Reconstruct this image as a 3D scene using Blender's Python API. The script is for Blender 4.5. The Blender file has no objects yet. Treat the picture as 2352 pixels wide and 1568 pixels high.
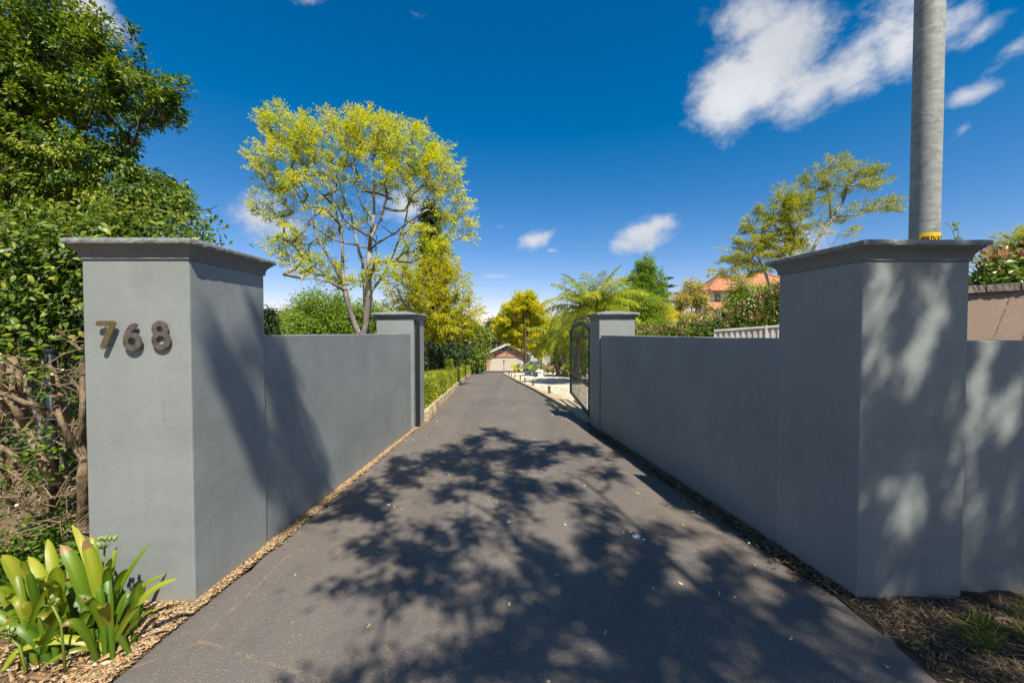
import bpy, bmesh, math, random
import numpy as np
from mathutils import Vector, Matrix
from mathutils.geometry import tessellate_polygon

R = math.radians
SC = bpy.context.scene
COL = SC.collection
rng = np.random.default_rng(768)
random.seed(768)

# ------------------------------------------------------------------ camera
CAM_H, PITCH, F = 1.6, R(1.315), 914.7          # F: focal length for a 2352 px wide frame (14 mm lens)
cam_data = bpy.data.cameras.new('camera')
cam_data.lens = 14.0
cam_data.sensor_width = 36.0
cam_data.clip_start = 0.05
cam_data.clip_end = 3000
cam = bpy.data.objects.new('camera', cam_data)
COL.objects.link(cam)
cam.location = (0, 0, CAM_H)
cam.rotation_euler = (math.pi / 2 - PITCH, 0, 0)
SC.camera = cam

# ------------------------------------------------------------------ sun, exposure
SUNV = Vector((0.43, -1.0, 1.55)).normalized()   # towards the sun
sun_d = bpy.data.lights.new('sun', 'SUN')
sun_d.energy = 4.9
sun_d.angle = R(0.53)
sun_d.color = (1.0, 0.94, 0.80)
sun = bpy.data.objects.new('sun', sun_d)
COL.objects.link(sun)
sun.rotation_euler = (-SUNV).to_track_quat('-Z', 'Y').to_euler()
sun.location = SUNV * 40
SC.view_settings.view_transform = 'Standard'
SC.view_settings.look = 'None'
SC.view_settings.gamma = 1.0
SC.view_settings.exposure = 0.56
SC.view_settings.use_curve_mapping = False


def ray(px, py):
    u, v = (px - 1176.0) / F, (784.0 - py) / F
    c, s = math.cos(PITCH), math.sin(PITCH)
    return Vector((u, v * s + c, v * c - s))


def at(px, py, Y):
    d = ray(px, py)
    return Vector((0, 0, CAM_H)) + d * (Y / d.y)


def on_ground(px, py, z=0.0):
    d = ray(px, py)
    return Vector((0, 0, CAM_H)) + d * ((z - CAM_H) / d.z)


# ------------------------------------------------------------------ world: Nishita sky with clouds
world = bpy.data.worlds.new('World')
SC.world = world
world.use_nodes = True
wt = world.node_tree
wt.nodes.clear()


def wn(t, **kw):
    n = wt.nodes.new(t)
    for k, v in kw.items():
        setattr(n, k, v)
    return n


def wmath(op, a, b=None, c=None, clamp=False):
    n = wn('ShaderNodeMath', operation=op, use_clamp=clamp)
    for i, x in enumerate((a, b, c)):
        if x is None:
            continue
        if isinstance(x, (int, float)):
            n.inputs[i].default_value = x
        else:
            wt.links.new(x, n.inputs[i])
    return n.outputs[0]


def wdot(sock, vec):
    n = wn('ShaderNodeVectorMath', operation='DOT_PRODUCT')
    wt.links.new(sock, n.inputs[0])
    n.inputs[1].default_value = vec
    return n.outputs['Value']


sky = wn('ShaderNodeTexSky', sky_type='NISHITA')
sky.sun_disc = False
sky.sun_elevation = math.asin(SUNV.z)
sky.sun_rotation = math.atan2(SUNV.x, SUNV.y)
sky.altitude = 120
sky.air_density = 1.0
sky.dust_density = 0.10
sky.ozone_density = 3.0
hsv = wn('ShaderNodeHueSaturation')
hsv.inputs['Saturation'].default_value = 1.32
hsv.inputs['Value'].default_value = 1.0
wt.links.new(sky.outputs[0], hsv.inputs['Color'])
# deep, polarised blue: the clear-sky red is taken down evenly over the whole dome
srgb = wn('ShaderNodeSeparateColor')
wt.links.new(hsv.outputs[0], srgb.inputs[0])
crgb = wn('ShaderNodeCombineColor')
wt.links.new(wmath('MAXIMUM', wmath('MULTIPLY', wmath('SUBTRACT', srgb.outputs[0], 0.33), 1.40), 0.0), crgb.inputs[0])
wt.links.new(srgb.outputs[1], crgb.inputs[1])
wt.links.new(wmath('MULTIPLY', srgb.outputs[2], 1.11), crgb.inputs[2])
bg_sky = wn('ShaderNodeBackground')
bg_sky.inputs['Strength'].default_value = 0.080
wt.links.new(crgb.outputs[0], bg_sky.inputs['Color'])

tc = wn('ShaderNodeTexCoord')
DIR = tc.outputs['Generated']
# cloud bodies: image-independent directions and angular radii (px, py, rx, ry, turn in degrees, weight)
CLOUDS = [
    (1680, 205, 130, 105, -20, 1.15), (1760, 170, 150, 110, -25, 1.2), (1790, 110, 165, 105, -35, 1.15), (1740, 40, 120, 80, 0, 0.85), (1850, 215, 150, 70, -20, 0.9),
    (1950, 170, 170, 75, -32, 0.85), (2060, 110, 120, 85, -45, 0.8), (2120, 40, 90, 120, -50, 0.55), (1620, 250, 70, 45, -40, 0.55),
    (1480, 540, 72, 42, -16, 1.0), (1515, 515, 50, 28, -10, 0.8), (1440, 565, 42, 24, 0, 0.7),
    (1225, 552, 44, 24, -18, 0.75), (1255, 540, 34, 14, -20, 0.5), (1270, 575, 22, 9, 0, 0.4), (1150, 520, 26, 12, -20, 0.34), (1140, 634, 60, 9, 0, 0.36),
    (1068, 690, 22, 12, 0, 0.5), (1105, 702, 24, 11, 0, 0.55), (1060, 660, 24, 20, 0, 0.35),
    (600, 490, 62, 52, 10, 0.8), (650, 520, 60, 34, 0, 0.6), (930, 470, 70, 52, 0, 0.75), (960, 515, 50, 36, 0, 0.5), (1078, 478, 36, 16, 0, 0.35),
    (200, 20, 90, 60, 25, 0.6), (250, 50, 90, 38, 30, 0.5),
    (2230, 215, 95, 26, -18, 0.44), (2255, 70, 120, 34, -38, 0.36), (2330, 110, 130, 44, -40, 0.30), (2210, 300, 44, 20, -50, 0.36), (2210, 30, 70, 60, -40, 0.36),
    (1830, 560, 90, 70, -20, 0.62), (1880, 590, 60, 40, 0, 0.5), (700, 0, 130, 26, 0, 0.14), (950, 30, 90, 36, 10, 0.12), (700, 625, 70, 22, 0, 0.3),
]
tot = None


def add_cloud(c, e1, e2, ra, rb, w):
    global tot
    q1 = wdot(DIR, e1 / ra)
    q2 = wdot(DIR, e2 / rb)
    q3 = wmath('MULTIPLY_ADD', wdot(DIR, c), -3.0, 3.0)
    cv = wn('ShaderNodeCombineXYZ')
    for i, q in enumerate((q1, q2, q3)):
        wt.links.new(q, cv.inputs[i])
    ln = wn('ShaderNodeVectorMath', operation='LENGTH')
    wt.links.new(cv.outputs[0], ln.inputs[0])
    d = wmath('MULTIPLY_ADD', ln.outputs['Value'], -max(w, 0.6), w)
    tot = d if tot is None else wmath('MAXIMUM', tot, d)


for (px, py, rx, ry, turn, w) in CLOUDS:
    c = ray(px, py).normalized()
    ca, sa = math.cos(R(turn)), math.sin(R(turn))
    v1 = ray(px + rx * ca, py + rx * sa).normalized() - c
    v2 = ray(px - ry * sa, py + ry * ca).normalized() - c
    e1 = (v1 - c * v1.dot(c)).normalized()
    e2 = (v2 - c * v2.dot(c))
    e2 = (e2 - e1 * e2.dot(e1)).normalized()
    add_cloud(c, e1, e2, v1.length, v2.length, w)
# unseen clouds continue the scatter; their cover is tuned to whiten the ambient light
crng = random.Random(5)
for k in range(16):
    az, el = R(95 + k * 23 + crng.uniform(-8, 8)) , R(crng.uniform(12, 55))
    c = Vector((math.cos(az) * math.cos(el), math.sin(az) * math.cos(el), math.sin(el)))
    if c.y > -0.1:
        c.y = -abs(c.y) - 0.15
        c.normalize()
    e1 = Vector((-c.y, c.x, 0)).normalized()
    add_cloud(c, e1, c.cross(e1), crng.uniform(.12, .30), crng.uniform(.07, .14), crng.uniform(.6, 1))

mp = wn('ShaderNodeMapping')
mp.inputs['Rotation'].default_value = (0, R(28), 0)
mp.inputs['Scale'].default_value = (1.0, 1.0, 1.35)
wt.links.new(DIR, mp.inputs['Vector'])
nz = wn('ShaderNodeTexNoise', noise_dimensions='3D')
nz.inputs['Scale'].default_value = 7.5
nz.inputs['Detail'].default_value = 11
nz.inputs['Roughness'].default_value = 0.62
nz.inputs['Distortion'].default_value = 0.15
wt.links.new(mp.outputs[0], nz.inputs['Vector'])
nz2 = wn('ShaderNodeTexNoise', noise_dimensions='3D')
nz2.inputs['Scale'].default_value = 5.0
nz2.inputs['Detail'].default_value = 4
wt.links.new(DIR, nz2.inputs['Vector'])
nz3 = wn('ShaderNodeTexNoise', noise_dimensions='3D')
nz3.inputs['Scale'].default_value = 26.0
nz3.inputs['Detail'].default_value = 8
nz3.inputs['Roughness'].default_value = 0.65
wt.links.new(mp.outputs[0], nz3.inputs['Vector'])
dens = wmath('ADD', tot, wmath('MULTIPLY_ADD', nz.outputs['Fac'], 1.2, -0.45))
dens = wmath('ADD', dens, wmath('MULTIPLY_ADD', nz3.outputs['Fac'], 1.05, -0.525))
ss = wn('ShaderNodeMapRange', interpolation_type='SMOOTHSTEP')
ss.inputs['From Min'].default_value = 0.02
ss.inputs['From Max'].default_value = 0.95
ss.inputs['To Max'].default_value = 0.96
wt.links.new(dens, ss.inputs['Value'])
crm = wn('ShaderNodeValToRGB')
crm.color_ramp.elements[0].position = 0.35
crm.color_ramp.elements[0].color = (0.56, 0.59, 0.64, 1)
crm.color_ramp.elements[1].position = 0.68
crm.color_ramp.elements[1].color = (0.80, 0.81, 0.84, 1)
wt.links.new(nz2.outputs['Fac'], crm.inputs['Fac'])
bg_cl = wn('ShaderNodeBackground')
bg_cl.inputs['Strength'].default_value = 0.72
wt.links.new(crm.outputs[0], bg_cl.inputs['Color'])
mixs = wn('ShaderNodeMixShader')
wt.links.new(ss.outputs[0], mixs.inputs[0])
wt.links.new(bg_sky.outputs[0], mixs.inputs[1])
wt.links.new(bg_cl.outputs[0], mixs.inputs[2])
wout = wn('ShaderNodeOutputWorld')
wt.links.new(mixs.outputs[0], wout.inputs['Surface'])

# ------------------------------------------------------------------ materials


class NT:
    """small helper round a material's node tree"""

    def __init__(self, name):
        self.m = bpy.data.materials.new(name)
        self.m.use_nodes = True
        self.t = self.m.node_tree
        self.t.nodes.clear()
        self.out = self.n('ShaderNodeOutputMaterial')
        self.co = self.n('ShaderNodeTexCoord').outputs['Object']

    def n(self, t, **kw):
        x = self.t.nodes.new(t)
        for k, v in kw.items():
            setattr(x, k, v)
        return x

    def l(self, a, b):
        self.t.links.new(a, b)

    def set(self, node, key, v):
        if hasattr(v, 'is_output'):
            self.l(v, node.inputs[key])
        else:
            node.inputs[key].default_value = v

    def noise(self, scale, detail=4, rough=0.55, vec=None, stretch=None, dist=0.0):
        x = self.n('ShaderNodeTexNoise')
        x.inputs['Scale'].default_value = scale
        x.inputs['Detail'].default_value = detail
        x.inputs['Roughness'].default_value = rough
        x.inputs['Distortion'].default_value = dist
        v = vec or self.co
        if stretch:
            mp_ = self.n('ShaderNodeMapping')
            mp_.inputs['Scale'].default_value = stretch
            self.l(v, mp_.inputs['Vector'])
            v = mp_.outputs[0]
        self.l(v, x.inputs['Vector'])
        return x.outputs['Fac']

    def voro(self, scale, feature='F1', out='Distance', vec=None):
        x = self.n('ShaderNodeTexVoronoi', feature=feature)
        x.inputs['Scale'].default_value = scale
        self.l(vec or self.co, x.inputs['Vector'])
        return x.outputs[out]

    def ramp(self, fac, stops, interp='LINEAR'):
        x = self.n('ShaderNodeValToRGB')
        cr = x.color_ramp
        cr.interpolation = interp
        while len(cr.elements) < len(stops):
            cr.elements.new(0.5)
        for e, (p, c) in zip(cr.elements, stops):
            e.position = p
            e.color = (*c, 1) if len(c) == 3 else c
        self.l(fac, x.inputs['Fac'])
        return x.outputs['Color']

    def mix(self, fac, a, b, mode='MIX'):
        x = self.n('ShaderNodeMix', data_type='RGBA', blend_type=mode)
        for k, v in ((0, fac), (6, a), (7, b)):
            if hasattr(v, 'is_output'):
                self.l(v, x.inputs[k])
            elif k == 0:
                x.inputs[0].default_value = v
            else:
                x.inputs[k].default_value = (*v, 1) if len(v) == 3 else v
        return x.outputs[2]

    def math(self, op, a, b=None, clamp=False):
        x = self.n('ShaderNodeMath', operation=op, use_clamp=clamp)
        for i, v in enumerate((a, b)):
            if v is None:
                continue
            if hasattr(v, 'is_output'):
                self.l(v, x.inputs[i])
            else:
                x.inputs[i].default_value = v
        return x.outputs[0]

    def bump(self, h, strength=0.3, dist=0.01, normal=None):
        x = self.n('ShaderNodeBump')
        x.inputs['Strength'].default_value = strength
        x.inputs['Distance'].default_value = dist
        self.l(h, x.inputs['Height'])
        if normal is not None:
            self.l(normal, x.inputs['Normal'])
        return x.outputs['Normal']

    def pbsdf(self, color, rough=0.6, spec=0.5, metal=0.0, normal=None):
        b = self.n('ShaderNodeBsdfPrincipled')
        if hasattr(color, 'is_output'):
            self.l(color, b.inputs['Base Color'])
        else:
            b.inputs['Base Color'].default_value = (*color, 1)
        self.set(b, 'Roughness', rough)
        self.set(b, 'Specular IOR Level', spec)
        self.set(b, 'Metallic', metal)
        if normal is not None:
            self.l(normal, b.inputs['Normal'])
        return b.outputs[0]

    def done(self, shader):
        self.l(shader, self.out.inputs['Surface'])
        return self.m


def mat_plain(name, color, rough=0.6, spec=0.5, metal=0.0, var=0.12, scale=8, bump=0.15, bscale=60, bdist=0.004):
    k = NT(name)
    f = k.noise(scale, 5)
    lo = tuple(c * (1 - var) for c in color)
    hi = tuple(min(1, c * (1 + var)) for c in color)
    col = k.ramp(f, [(0.3, lo), (0.7, hi)])
    nrm = k.bump(k.noise(bscale, 4), bump, bdist) if bump else None
    return k.done(k.pbsdf(col, rough, spec, metal, nrm))


def mat_paint(name, base, dirt=0.0):
    """brush-coated cement render: fine orange-peel relief, trowel sweeps, faint patchy tone, run-off streaks"""
    k = NT(name)
    tone = k.noise(1.6, 6, 0.6)
    col = k.ramp(tone, [(0.32, tuple(c * 0.87 for c in base)), (0.68, tuple(c * 1.10 for c in base))])
    streak = k.noise(9, 5, 0.6, stretch=(1, 1, 0.10))
    col = k.mix(k.math('MULTIPLY', k.ramp(streak, [(0.52, (0, 0, 0)), (0.75, (1, 1, 1))]), 0.24), col, tuple(c * 0.72 for c in base))
    fine = k.noise(260, 4, 0.65)
    mid = k.noise(34, 5, 0.6, stretch=(1.0, 1.0, 1.8), dist=0.6)
    lump = k.noise(5, 3, 0.5)
    sepp = k.ramp(k.noise(17, 8, 0.75), [(0.705, (0, 0, 0)), (0.74, (1, 1, 1))])
    h = k.math('ADD', k.math('MULTIPLY', fine, 0.30), k.math('MULTIPLY', mid, 0.55))
    h = k.math('SUBTRACT', h, k.math('MULTIPLY', sepp, 0.5))
    n1 = k.bump(lump, 0.25, 0.02)
    n2 = k.bump(h, 0.55, 0.004, n1)
    if dirt:
        d = k.ramp(k.noise(30, 7, 0.7), [(0.42, (0, 0, 0)), (0.66, (1, 1, 1))])
        col = k.mix(k.math('MULTIPLY', d, dirt), col, (0.05, 0.05, 0.045))
    cv_ = k.voro(1.15, 'DISTANCE_TO_EDGE', 'Distance')
    ck_ = k.math('ADD', cv_, k.math('MULTIPLY', k.math('ABSOLUTE', k.math('SUBTRACT', k.noise(6, 7, 0.75), 0.5)), 0.5))
    part = k.ramp(k.noise(2.3, 3), [(0.52, (0, 0, 0)), (0.60, (1, 1, 1))])
    hair = k.math('MULTIPLY', k.math('LESS_THAN', ck_, 0.010), part)
    col = k.mix(k.math('MULTIPLY', hair, 0.35), col, tuple(c * 0.45 for c in base))
    grime = k.ramp(k.noise(3.4, 7, 0.7, stretch=(1, 1, 0.4)), [(0.55, (0, 0, 0)), (0.74, (1, 1, 1))])
    col = k.mix(k.math('MULTIPLY', grime, 0.22), col, (base[0] * .70, base[1] * .74, base[2] * .66))
    # earth splashed on the foot of the render
    sep = k.n('ShaderNodeSeparateXYZ')
    k.l(k.co, sep.inputs[0])
    zz = k.math('ADD', sep.outputs['Z'], k.math('MULTIPLY', k.noise(14, 5), 0.12))
    k_ = k.n('ShaderNodeMapRange')
    k_.inputs['From Min'].default_value = 0.14
    k_.inputs['From Max'].default_value = 0.06
    k.l(zz, k_.inputs['Value'])
    col = k.mix(k.math('MULTIPLY', k_.outputs[0], 0.4), col, (0.33, 0.27, 0.21))
    return k.done(k.pbsdf(col, 0.62, 0.35, 0, n2))


def mat_leaf(name, cols, trans=0.35, rough=0.42, spec=0.4, brown=None):
    """leaf colour by a per-leaf random tint; light passes through the blade"""
    k = NT(name)
    a = k.n('ShaderNodeAttribute', attribute_name='tint')
    n_ = len(cols)
    col = k.ramp(a.outputs['Fac'], [(i / (n_ - 1), c) for i, c in enumerate(cols)])
    oi = k.n('ShaderNodeObjectInfo')
    hs = k.n('ShaderNodeHueSaturation')
    k.l(col, hs.inputs['Color'])
    k.l(k.math('ADD', k.math('MULTIPLY', oi.outputs['Random'], 0.3), 0.85), hs.inputs['Value'])
    col = hs.outputs[0]
    if brown:
        b = k.ramp(k.noise(22, 4, 0.6), [(0.60, (0, 0, 0)), (0.72, (1, 1, 1))])
        col = k.mix(b, col, brown)
    p = k.pbsdf(col, rough, spec)
    t = k.n('ShaderNodeBsdfTranslucent')
    tcol = k.mix(1.0, col, (1.0, 0.95, 0.45), 'MULTIPLY')
    sc_ = k.n('ShaderNodeHueSaturation')
    sc_.inputs['Value'].default_value = 1.35
    k.l(tcol, sc_.inputs['Color'])
    k.l(sc_.outputs[0], t.inputs['Color'])
    m = k.n('ShaderNodeMixShader')
    m.inputs[0].default_value = trans
    k.l(p, m.inputs[1])
    k.l(t.outputs[0], m.inputs[2])
    return k.done(m.outputs[0])


def mat_bark(name, base, light=None, scale=14):
    k = NT(name)
    f = k.noise(scale, 7, 0.65, stretch=(1, 1, 0.3))
    lo = tuple(c * 0.55 for c in base)
    col = k.ramp(f, [(0.3, lo), (0.5, base), (0.72, light or tuple(min(1, c * 1.5) for c in base))])
    n_ = k.bump(k.noise(scale * 3, 6, 0.7, stretch=(1, 1, 0.25)), 0.7, 0.02)
    return k.done(k.pbsdf(col, 0.85, 0.2, 0, n_))


M = {}
M['wall'] = mat_paint('grey_render', (0.254, 0.272, 0.267))
M['cap'] = mat_paint('grey_cap_shaded', (0.172, 0.180, 0.174), 0.12)  # moulding paint darkened to deepen the shade under the cap slab
M['slab'] = mat_paint('weathered_cap', (0.27, 0.28, 0.28), 0.55)


def m_asphalt():
    k = NT('asphalt')
    big = k.noise(0.55, 6, 0.6)
    trk = k.noise(2.6, 5, 0.62, stretch=(1.6, 0.22, 1))
    col = k.ramp(big, [(0.3, (0.120, 0.105, 0.096)), (0.7, (0.165, 0.144, 0.130))])
    col = k.mix(k.math('MULTIPLY', k.ramp(trk, [(0.35, (0, 0, 0)), (0.7, (1, 1, 1))]), 0.35), col, (0.205, 0.178, 0.158))
    fine = k.noise(210, 3, 0.7)
    col = k.mix(0.75, col, k.ramp(fine, [(0.36, (0.35, 0.35, 0.35)), (0.64, (0.68, 0.66, 0.64))]), 'OVERLAY')
    st = k.voro(95, 'F1', 'Distance')
    stc = k.voro(95, 'F1', 'Color')
    sp = k.n('ShaderNodeSeparateColor')
    k.l(stc, sp.inputs[0])
    stone = k.math('MULTIPLY', k.math('LESS_THAN', st, 0.30), k.math('GREATER_THAN', sp.outputs[0], 0.74))
    col = k.mix(k.math('MULTIPLY', stone, 0.75), col, k.ramp(sp.outputs[1], [(0, (0.16, 0.15, 0.14)), (0.7, (0.30, 0.26, 0.21)), (1, (0.42, 0.38, 0.32))]))
    stain = k.ramp(k.noise(3.2, 6, 0.7, dist=0.8), [(0.56, (0, 0, 0)), (0.70, (1, 1, 1))])
    col = k.mix(k.math('MULTIPLY', stain, 0.35), col, (0.088, 0.077, 0.070))
    pale = k.ramp(k.noise(4.6, 3, 0.5), [(0.735, (0, 0, 0)), (0.76, (1, 1, 1))])
    col = k.mix(k.math('MULTIPLY', pale, 0.35), col, (0.26, 0.25, 0.25))
    earth = k.ramp(k.noise(0.9, 7, 0.72, dist=0.6), [(0.50, (0, 0, 0)), (0.68, (1, 1, 1))])
    col = k.mix(k.math('MULTIPLY', earth, 0.30), col, (0.20, 0.145, 0.10))
    tyre = k.n('ShaderNodeSeparateXYZ')
    k.l(k.co, tyre.inputs[0])
    tx = k.math('ABSOLUTE', k.math('SUBTRACT', k.math('ABSOLUTE', k.math('ADD', tyre.outputs['X'], k.math('MULTIPLY', k.math('SUBTRACT', k.noise(0.5, 2), 0.5), 0.5))), 0.72))
    band = k.ramp(tx, [(0.10, (1, 1, 1)), (0.30, (0, 0, 0))])
    col = k.mix(k.math('MULTIPLY', band, 0.22), col, (0.085, 0.078, 0.074))
    cr = k.voro(0.9, 'DISTANCE_TO_EDGE', 'Distance', vec=None)
    wob = k.noise(7, 6, 0.7)
    crack = k.math('LESS_THAN', k.math('ADD', cr, k.math('MULTIPLY', k.math('ABSOLUTE', k.math('SUBTRACT', wob, 0.5)), 0.35)), 0.011)
    col = k.mix(k.math('MULTIPLY', crack, 0.6), col, (0.30, 0.22, 0.13))
    h = k.math('ADD', k.math('MULTIPLY', fine, 0.7), k.math('MULTIPLY', st, -0.7))
    nrm = k.bump(h, 0.8, 0.006, k.bump(k.noise(6, 5), 0.25, 0.03))
    return k.done(k.pbsdf(col, 0.78, 0.35, 0, nrm))


M['asphalt'] = m_asphalt()


def m_earth(name, cols, scale=20, bdist=0.03):
    k = NT(name)
    f = k.noise(scale, 8, 0.7)
    g = k.noise(scale * 0.12, 5)
    col = k.ramp(f, [(0.28, cols[0]), (0.5, cols[1]), (0.72, cols[2])])
    col = k.mix(k.math('MULTIPLY', k.ramp(g, [(0.4, (0, 0, 0)), (0.65, (1, 1, 1))]), 0.5), col, cols[1])
    nrm = k.bump(k.noise(scale * 3, 6, 0.75), 0.9, bdist)
    return k.done(k.pbsdf(col, 0.95, 0.15, 0, nrm))


M['dirt'] = m_earth('dark_soil', [(0.045, 0.033, 0.025), (0.095, 0.070, 0.050), (0.19, 0.135, 0.09)], 26)
M['mulch'] = m_earth('mulch_bed', [(0.10, 0.065, 0.035), (0.28, 0.19, 0.11), (0.48, 0.35, 0.21)], 32)
M['lawn'] = m_earth('lawn', [(0.05, 0.085, 0.012), (0.10, 0.15, 0.025), (0.17, 0.20, 0.05)], 9)
M['far_ground'] = m_earth('far_ground', [(0.06, 0.07, 0.03), (0.09, 0.10, 0.04), (0.14, 0.13, 0.06)], 2)


def m_gravel():
    k = NT('white_gravel')
    c = k.voro(30, 'F1', 'Color')
    d = k.voro(30, 'F1', 'Distance')
    sp = k.n('ShaderNodeSeparateColor')
    k.l(c, sp.inputs[0])
    col = k.ramp(sp.outputs[0], [(0, (0.48, 0.40, 0.29)), (0.35, (0.70, 0.62, 0.48)), (1, (0.84, 0.78, 0.66))])
    big = k.ramp(k.noise(1.3, 5), [(0.35, (0.55, 0.47, 0.38)), (0.65, (1, 1, 1))])
    col = k.mix(0.3, col, big, 'MULTIPLY')
    nrm = k.bump(d, 0.8, -0.02)
    return k.done(k.pbsdf(col, 0.85, 0.3, 0, nrm))


M['gravel'] = m_gravel()


def m_tinted(name, cols, rough=0.8, spec=0.3):
    k = NT(name)
    a = k.n('ShaderNodeAttribute', attribute_name='tint')
    col = k.ramp(a.outputs['Fac'], [(i / (len(cols) - 1), c) for i, c in enumerate(cols)])
    return k.done(k.pbsdf(col, rough, spec))


M['pebble'] = m_tinted('pebbles', [(0.34, 0.28, 0.20), (0.62, 0.54, 0.42), (0.80, 0.74, 0.62)])
M['chip'] = m_tinted('wood_chip', [(0.09, 0.045, 0.02), (0.24, 0.135, 0.06), (0.40, 0.25, 0.115), (0.50, 0.335, 0.165), (0.26, 0.17, 0.10), (0.56, 0.41, 0.23), (0.60, 0.52, 0.39)])
M['straw'] = m_tinted('dry_litter', [(0.05, 0.032, 0.02), (0.11, 0.075, 0.045), (0.18, 0.125, 0.075), (0.32, 0.24, 0.14)])
M['fallen'] = m_tinted('fallen_leaf', [(0.35, 0.18, 0.05), (0.62, 0.50, 0.14), (0.66, 0.60, 0.38), (0.70, 0.68, 0.6)])
M['sandstone'] = mat_plain('sandstone', (0.52, 0.40, 0.26), 0.85, 0.2, 0, 0.28, 6, 0.9, 26, 0.03)
M['concrete'] = mat_plain('pale_concrete', (0.52, 0.48, 0.42), 0.85, 0.25, 0, 0.2, 7, 0.5, 50, 0.008)
M['slabcon'] = mat_plain('apron_concrete', (0.30, 0.27, 0.23), 0.85, 0.25, 0, 0.15, 3, 0.3, 60)
M['white_stone'] = mat_plain('white_cast_stone', (0.68, 0.63, 0.55), 0.8, 0.3, 0, 0.2, 11, 0.6, 40, 0.01)
M['black_metal'] = mat_plain('black_metal', (0.018, 0.019, 0.024), 0.38, 0.5, 0.0, 0.2, 12, 0.05)
M['steel_post'] = mat_plain('bollard_metal', (0.10, 0.085, 0.07), 0.45, 0.5, 0.3, 0.3, 12, 0.05)


def m_galv():
    k = NT('galvanised_steel')
    f = k.noise(8, 7, 0.7, stretch=(1, 1, 2.2), dist=1.2)
    g = k.noise(60, 5, 0.7, stretch=(0.5, 0.5, 2.5))
    drip = k.noise(24, 6, 0.7, stretch=(0.45, 0.45, 1.6), dist=2.0)
    col = k.ramp(f, [(0.3, (0.172, 0.180, 0.174)), (0.7, (0.40, 0.405, 0.39))])
    col = k.mix(k.math('MULTIPLY', k.ramp(drip, [(0.56, (0, 0, 0)), (0.66, (1, 1, 1))]), 0.55), col, (0.44, 0.445, 0.43))
    col = k.mix(k.math('MULTIPLY', k.ramp(g, [(0.5, (0, 0, 0)), (0.8, (1, 1, 1))]), 0.3), col, (0.18, 0.18, 0.17))
    return k.done(k.pbsdf(col, 0.62, 0.25, 0.0, k.bump(g, 0.25, 0.004)))


M['galv'] = m_galv()
M['label'] = mat_plain('yellow_sticker', (0.80, 0.50, 0.01), 0.5, 0.4, 0, 0.06, 10, 0)
M['ink'] = mat_plain('black_print', (0.012, 0.012, 0.012), 0.6, 0.3, 0, 0.1, 10, 0)


def m_bronze(name, a, b):
    k = NT(name)
    f = k.noise(28, 6, 0.65)
    col = k.ramp(f, [(0.3, a), (0.7, b)])
    return k.done(k.pbsdf(col, k.math('ADD', k.math('MULTIPLY', k.noise(90, 3), 0.25), 0.22), 0.5, 0.85, k.bump(k.noise(200, 3), 0.1, 0.001)))


M['num_gold'] = m_bronze('aged_brass', (0.20, 0.15, 0.065), (0.33, 0.26, 0.13))
M['num_grey'] = m_bronze('tarnished_steel', (0.13, 0.115, 0.10), (0.34, 0.30, 0.26))


def m_brick():
    k = NT('red_brick')
    mp_ = k.n('ShaderNodeMapping')
    mp_.inputs['Rotation'].default_value = (R(90), 0, 0)
    k.l(k.co, mp_.inputs['Vector'])
    b = k.n('ShaderNodeTexBrick')
    b.inputs['Scale'].default_value = 1.0
    b.inputs['Brick Width'].default_value = 0.24
    b.inputs['Row Height'].default_value = 0.086
    b.inputs['Mortar Size'].default_value = 0.009
    b.inputs['Color1'].default_value = (0.47, 0.20, 0.125, 1)
    b.inputs['Color2'].default_value = (0.36, 0.14, 0.09, 1)
    b.inputs['Mortar'].default_value = (0.60, 0.52, 0.42, 1)
    k.l(mp_.outputs[0], b.inputs['Vector'])
    col = k.mix(0.25, b.outputs['Color'], k.ramp(k.noise(3, 5), [(0.3, (0.4, 0.4, 0.4)), (0.7, (0.8, 0.8, 0.8))]), 'OVERLAY')
    return k.done(k.pbsdf(col, 0.85, 0.2, 0, k.bump(b.outputs['Fac'], 0.5, -0.01)))


M['brick'] = m_brick()
M['cream'] = mat_plain('cream_paint', (0.70, 0.63, 0.52), 0.5, 0.4, 0, 0.05, 3, 0.05)
M['door'] = mat_plain('beige_door_paint', (0.56, 0.48, 0.40), 0.5, 0.4, 0, 0.05, 3, 0.05)
M['dark_glass'] = mat_plain('dark_glass', (0.03, 0.035, 0.04), 0.08, 0.6, 0, 0.1, 3, 0)
M['white'] = mat_plain('white_paint', (0.74, 0.73, 0.70), 0.5, 0.4, 0, 0.06, 4, 0.05)
M['grey_roof'] = mat_plain('grey_roof_tile', (0.16, 0.125, 0.11), 0.8, 0.2, 0, 0.3, 5, 0.6, 12, 0.03)
M['fence_white'] = mat_plain('cream_steel_sheet', (0.56, 0.53, 0.47), 0.5, 0.4, 0, 0.16, 3, 0.05)


def m_terracotta():
    k = NT('terracotta_tile')
    w = k.n('ShaderNodeTexWave', wave_type='BANDS', bands_direction='Z')
    w.inputs['Scale'].default_value = 1.5
    w.inputs['Distortion'].default_value = 0.8
    k.l(k.co, w.inputs['Vector'])
    col = k.ramp(k.noise(3.5, 6, 0.7), [(0.3, (0.30, 0.115, 0.055)), (0.55, (0.44, 0.20, 0.105)), (0.75, (0.54, 0.30, 0.19))])
    col = k.mix(0.4, col, k.ramp(w.outputs['Fac'], [(0.0, (0.35, 0.35, 0.35)), (0.4, (0.6, 0.6, 0.6))]), 'OVERLAY')
    return k.done(k.pbsdf(col, 0.8, 0.25, 0, k.bump(w.outputs['Fac'], 0.6, 0.05)))


M['terracotta'] = m_terracotta()


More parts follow.
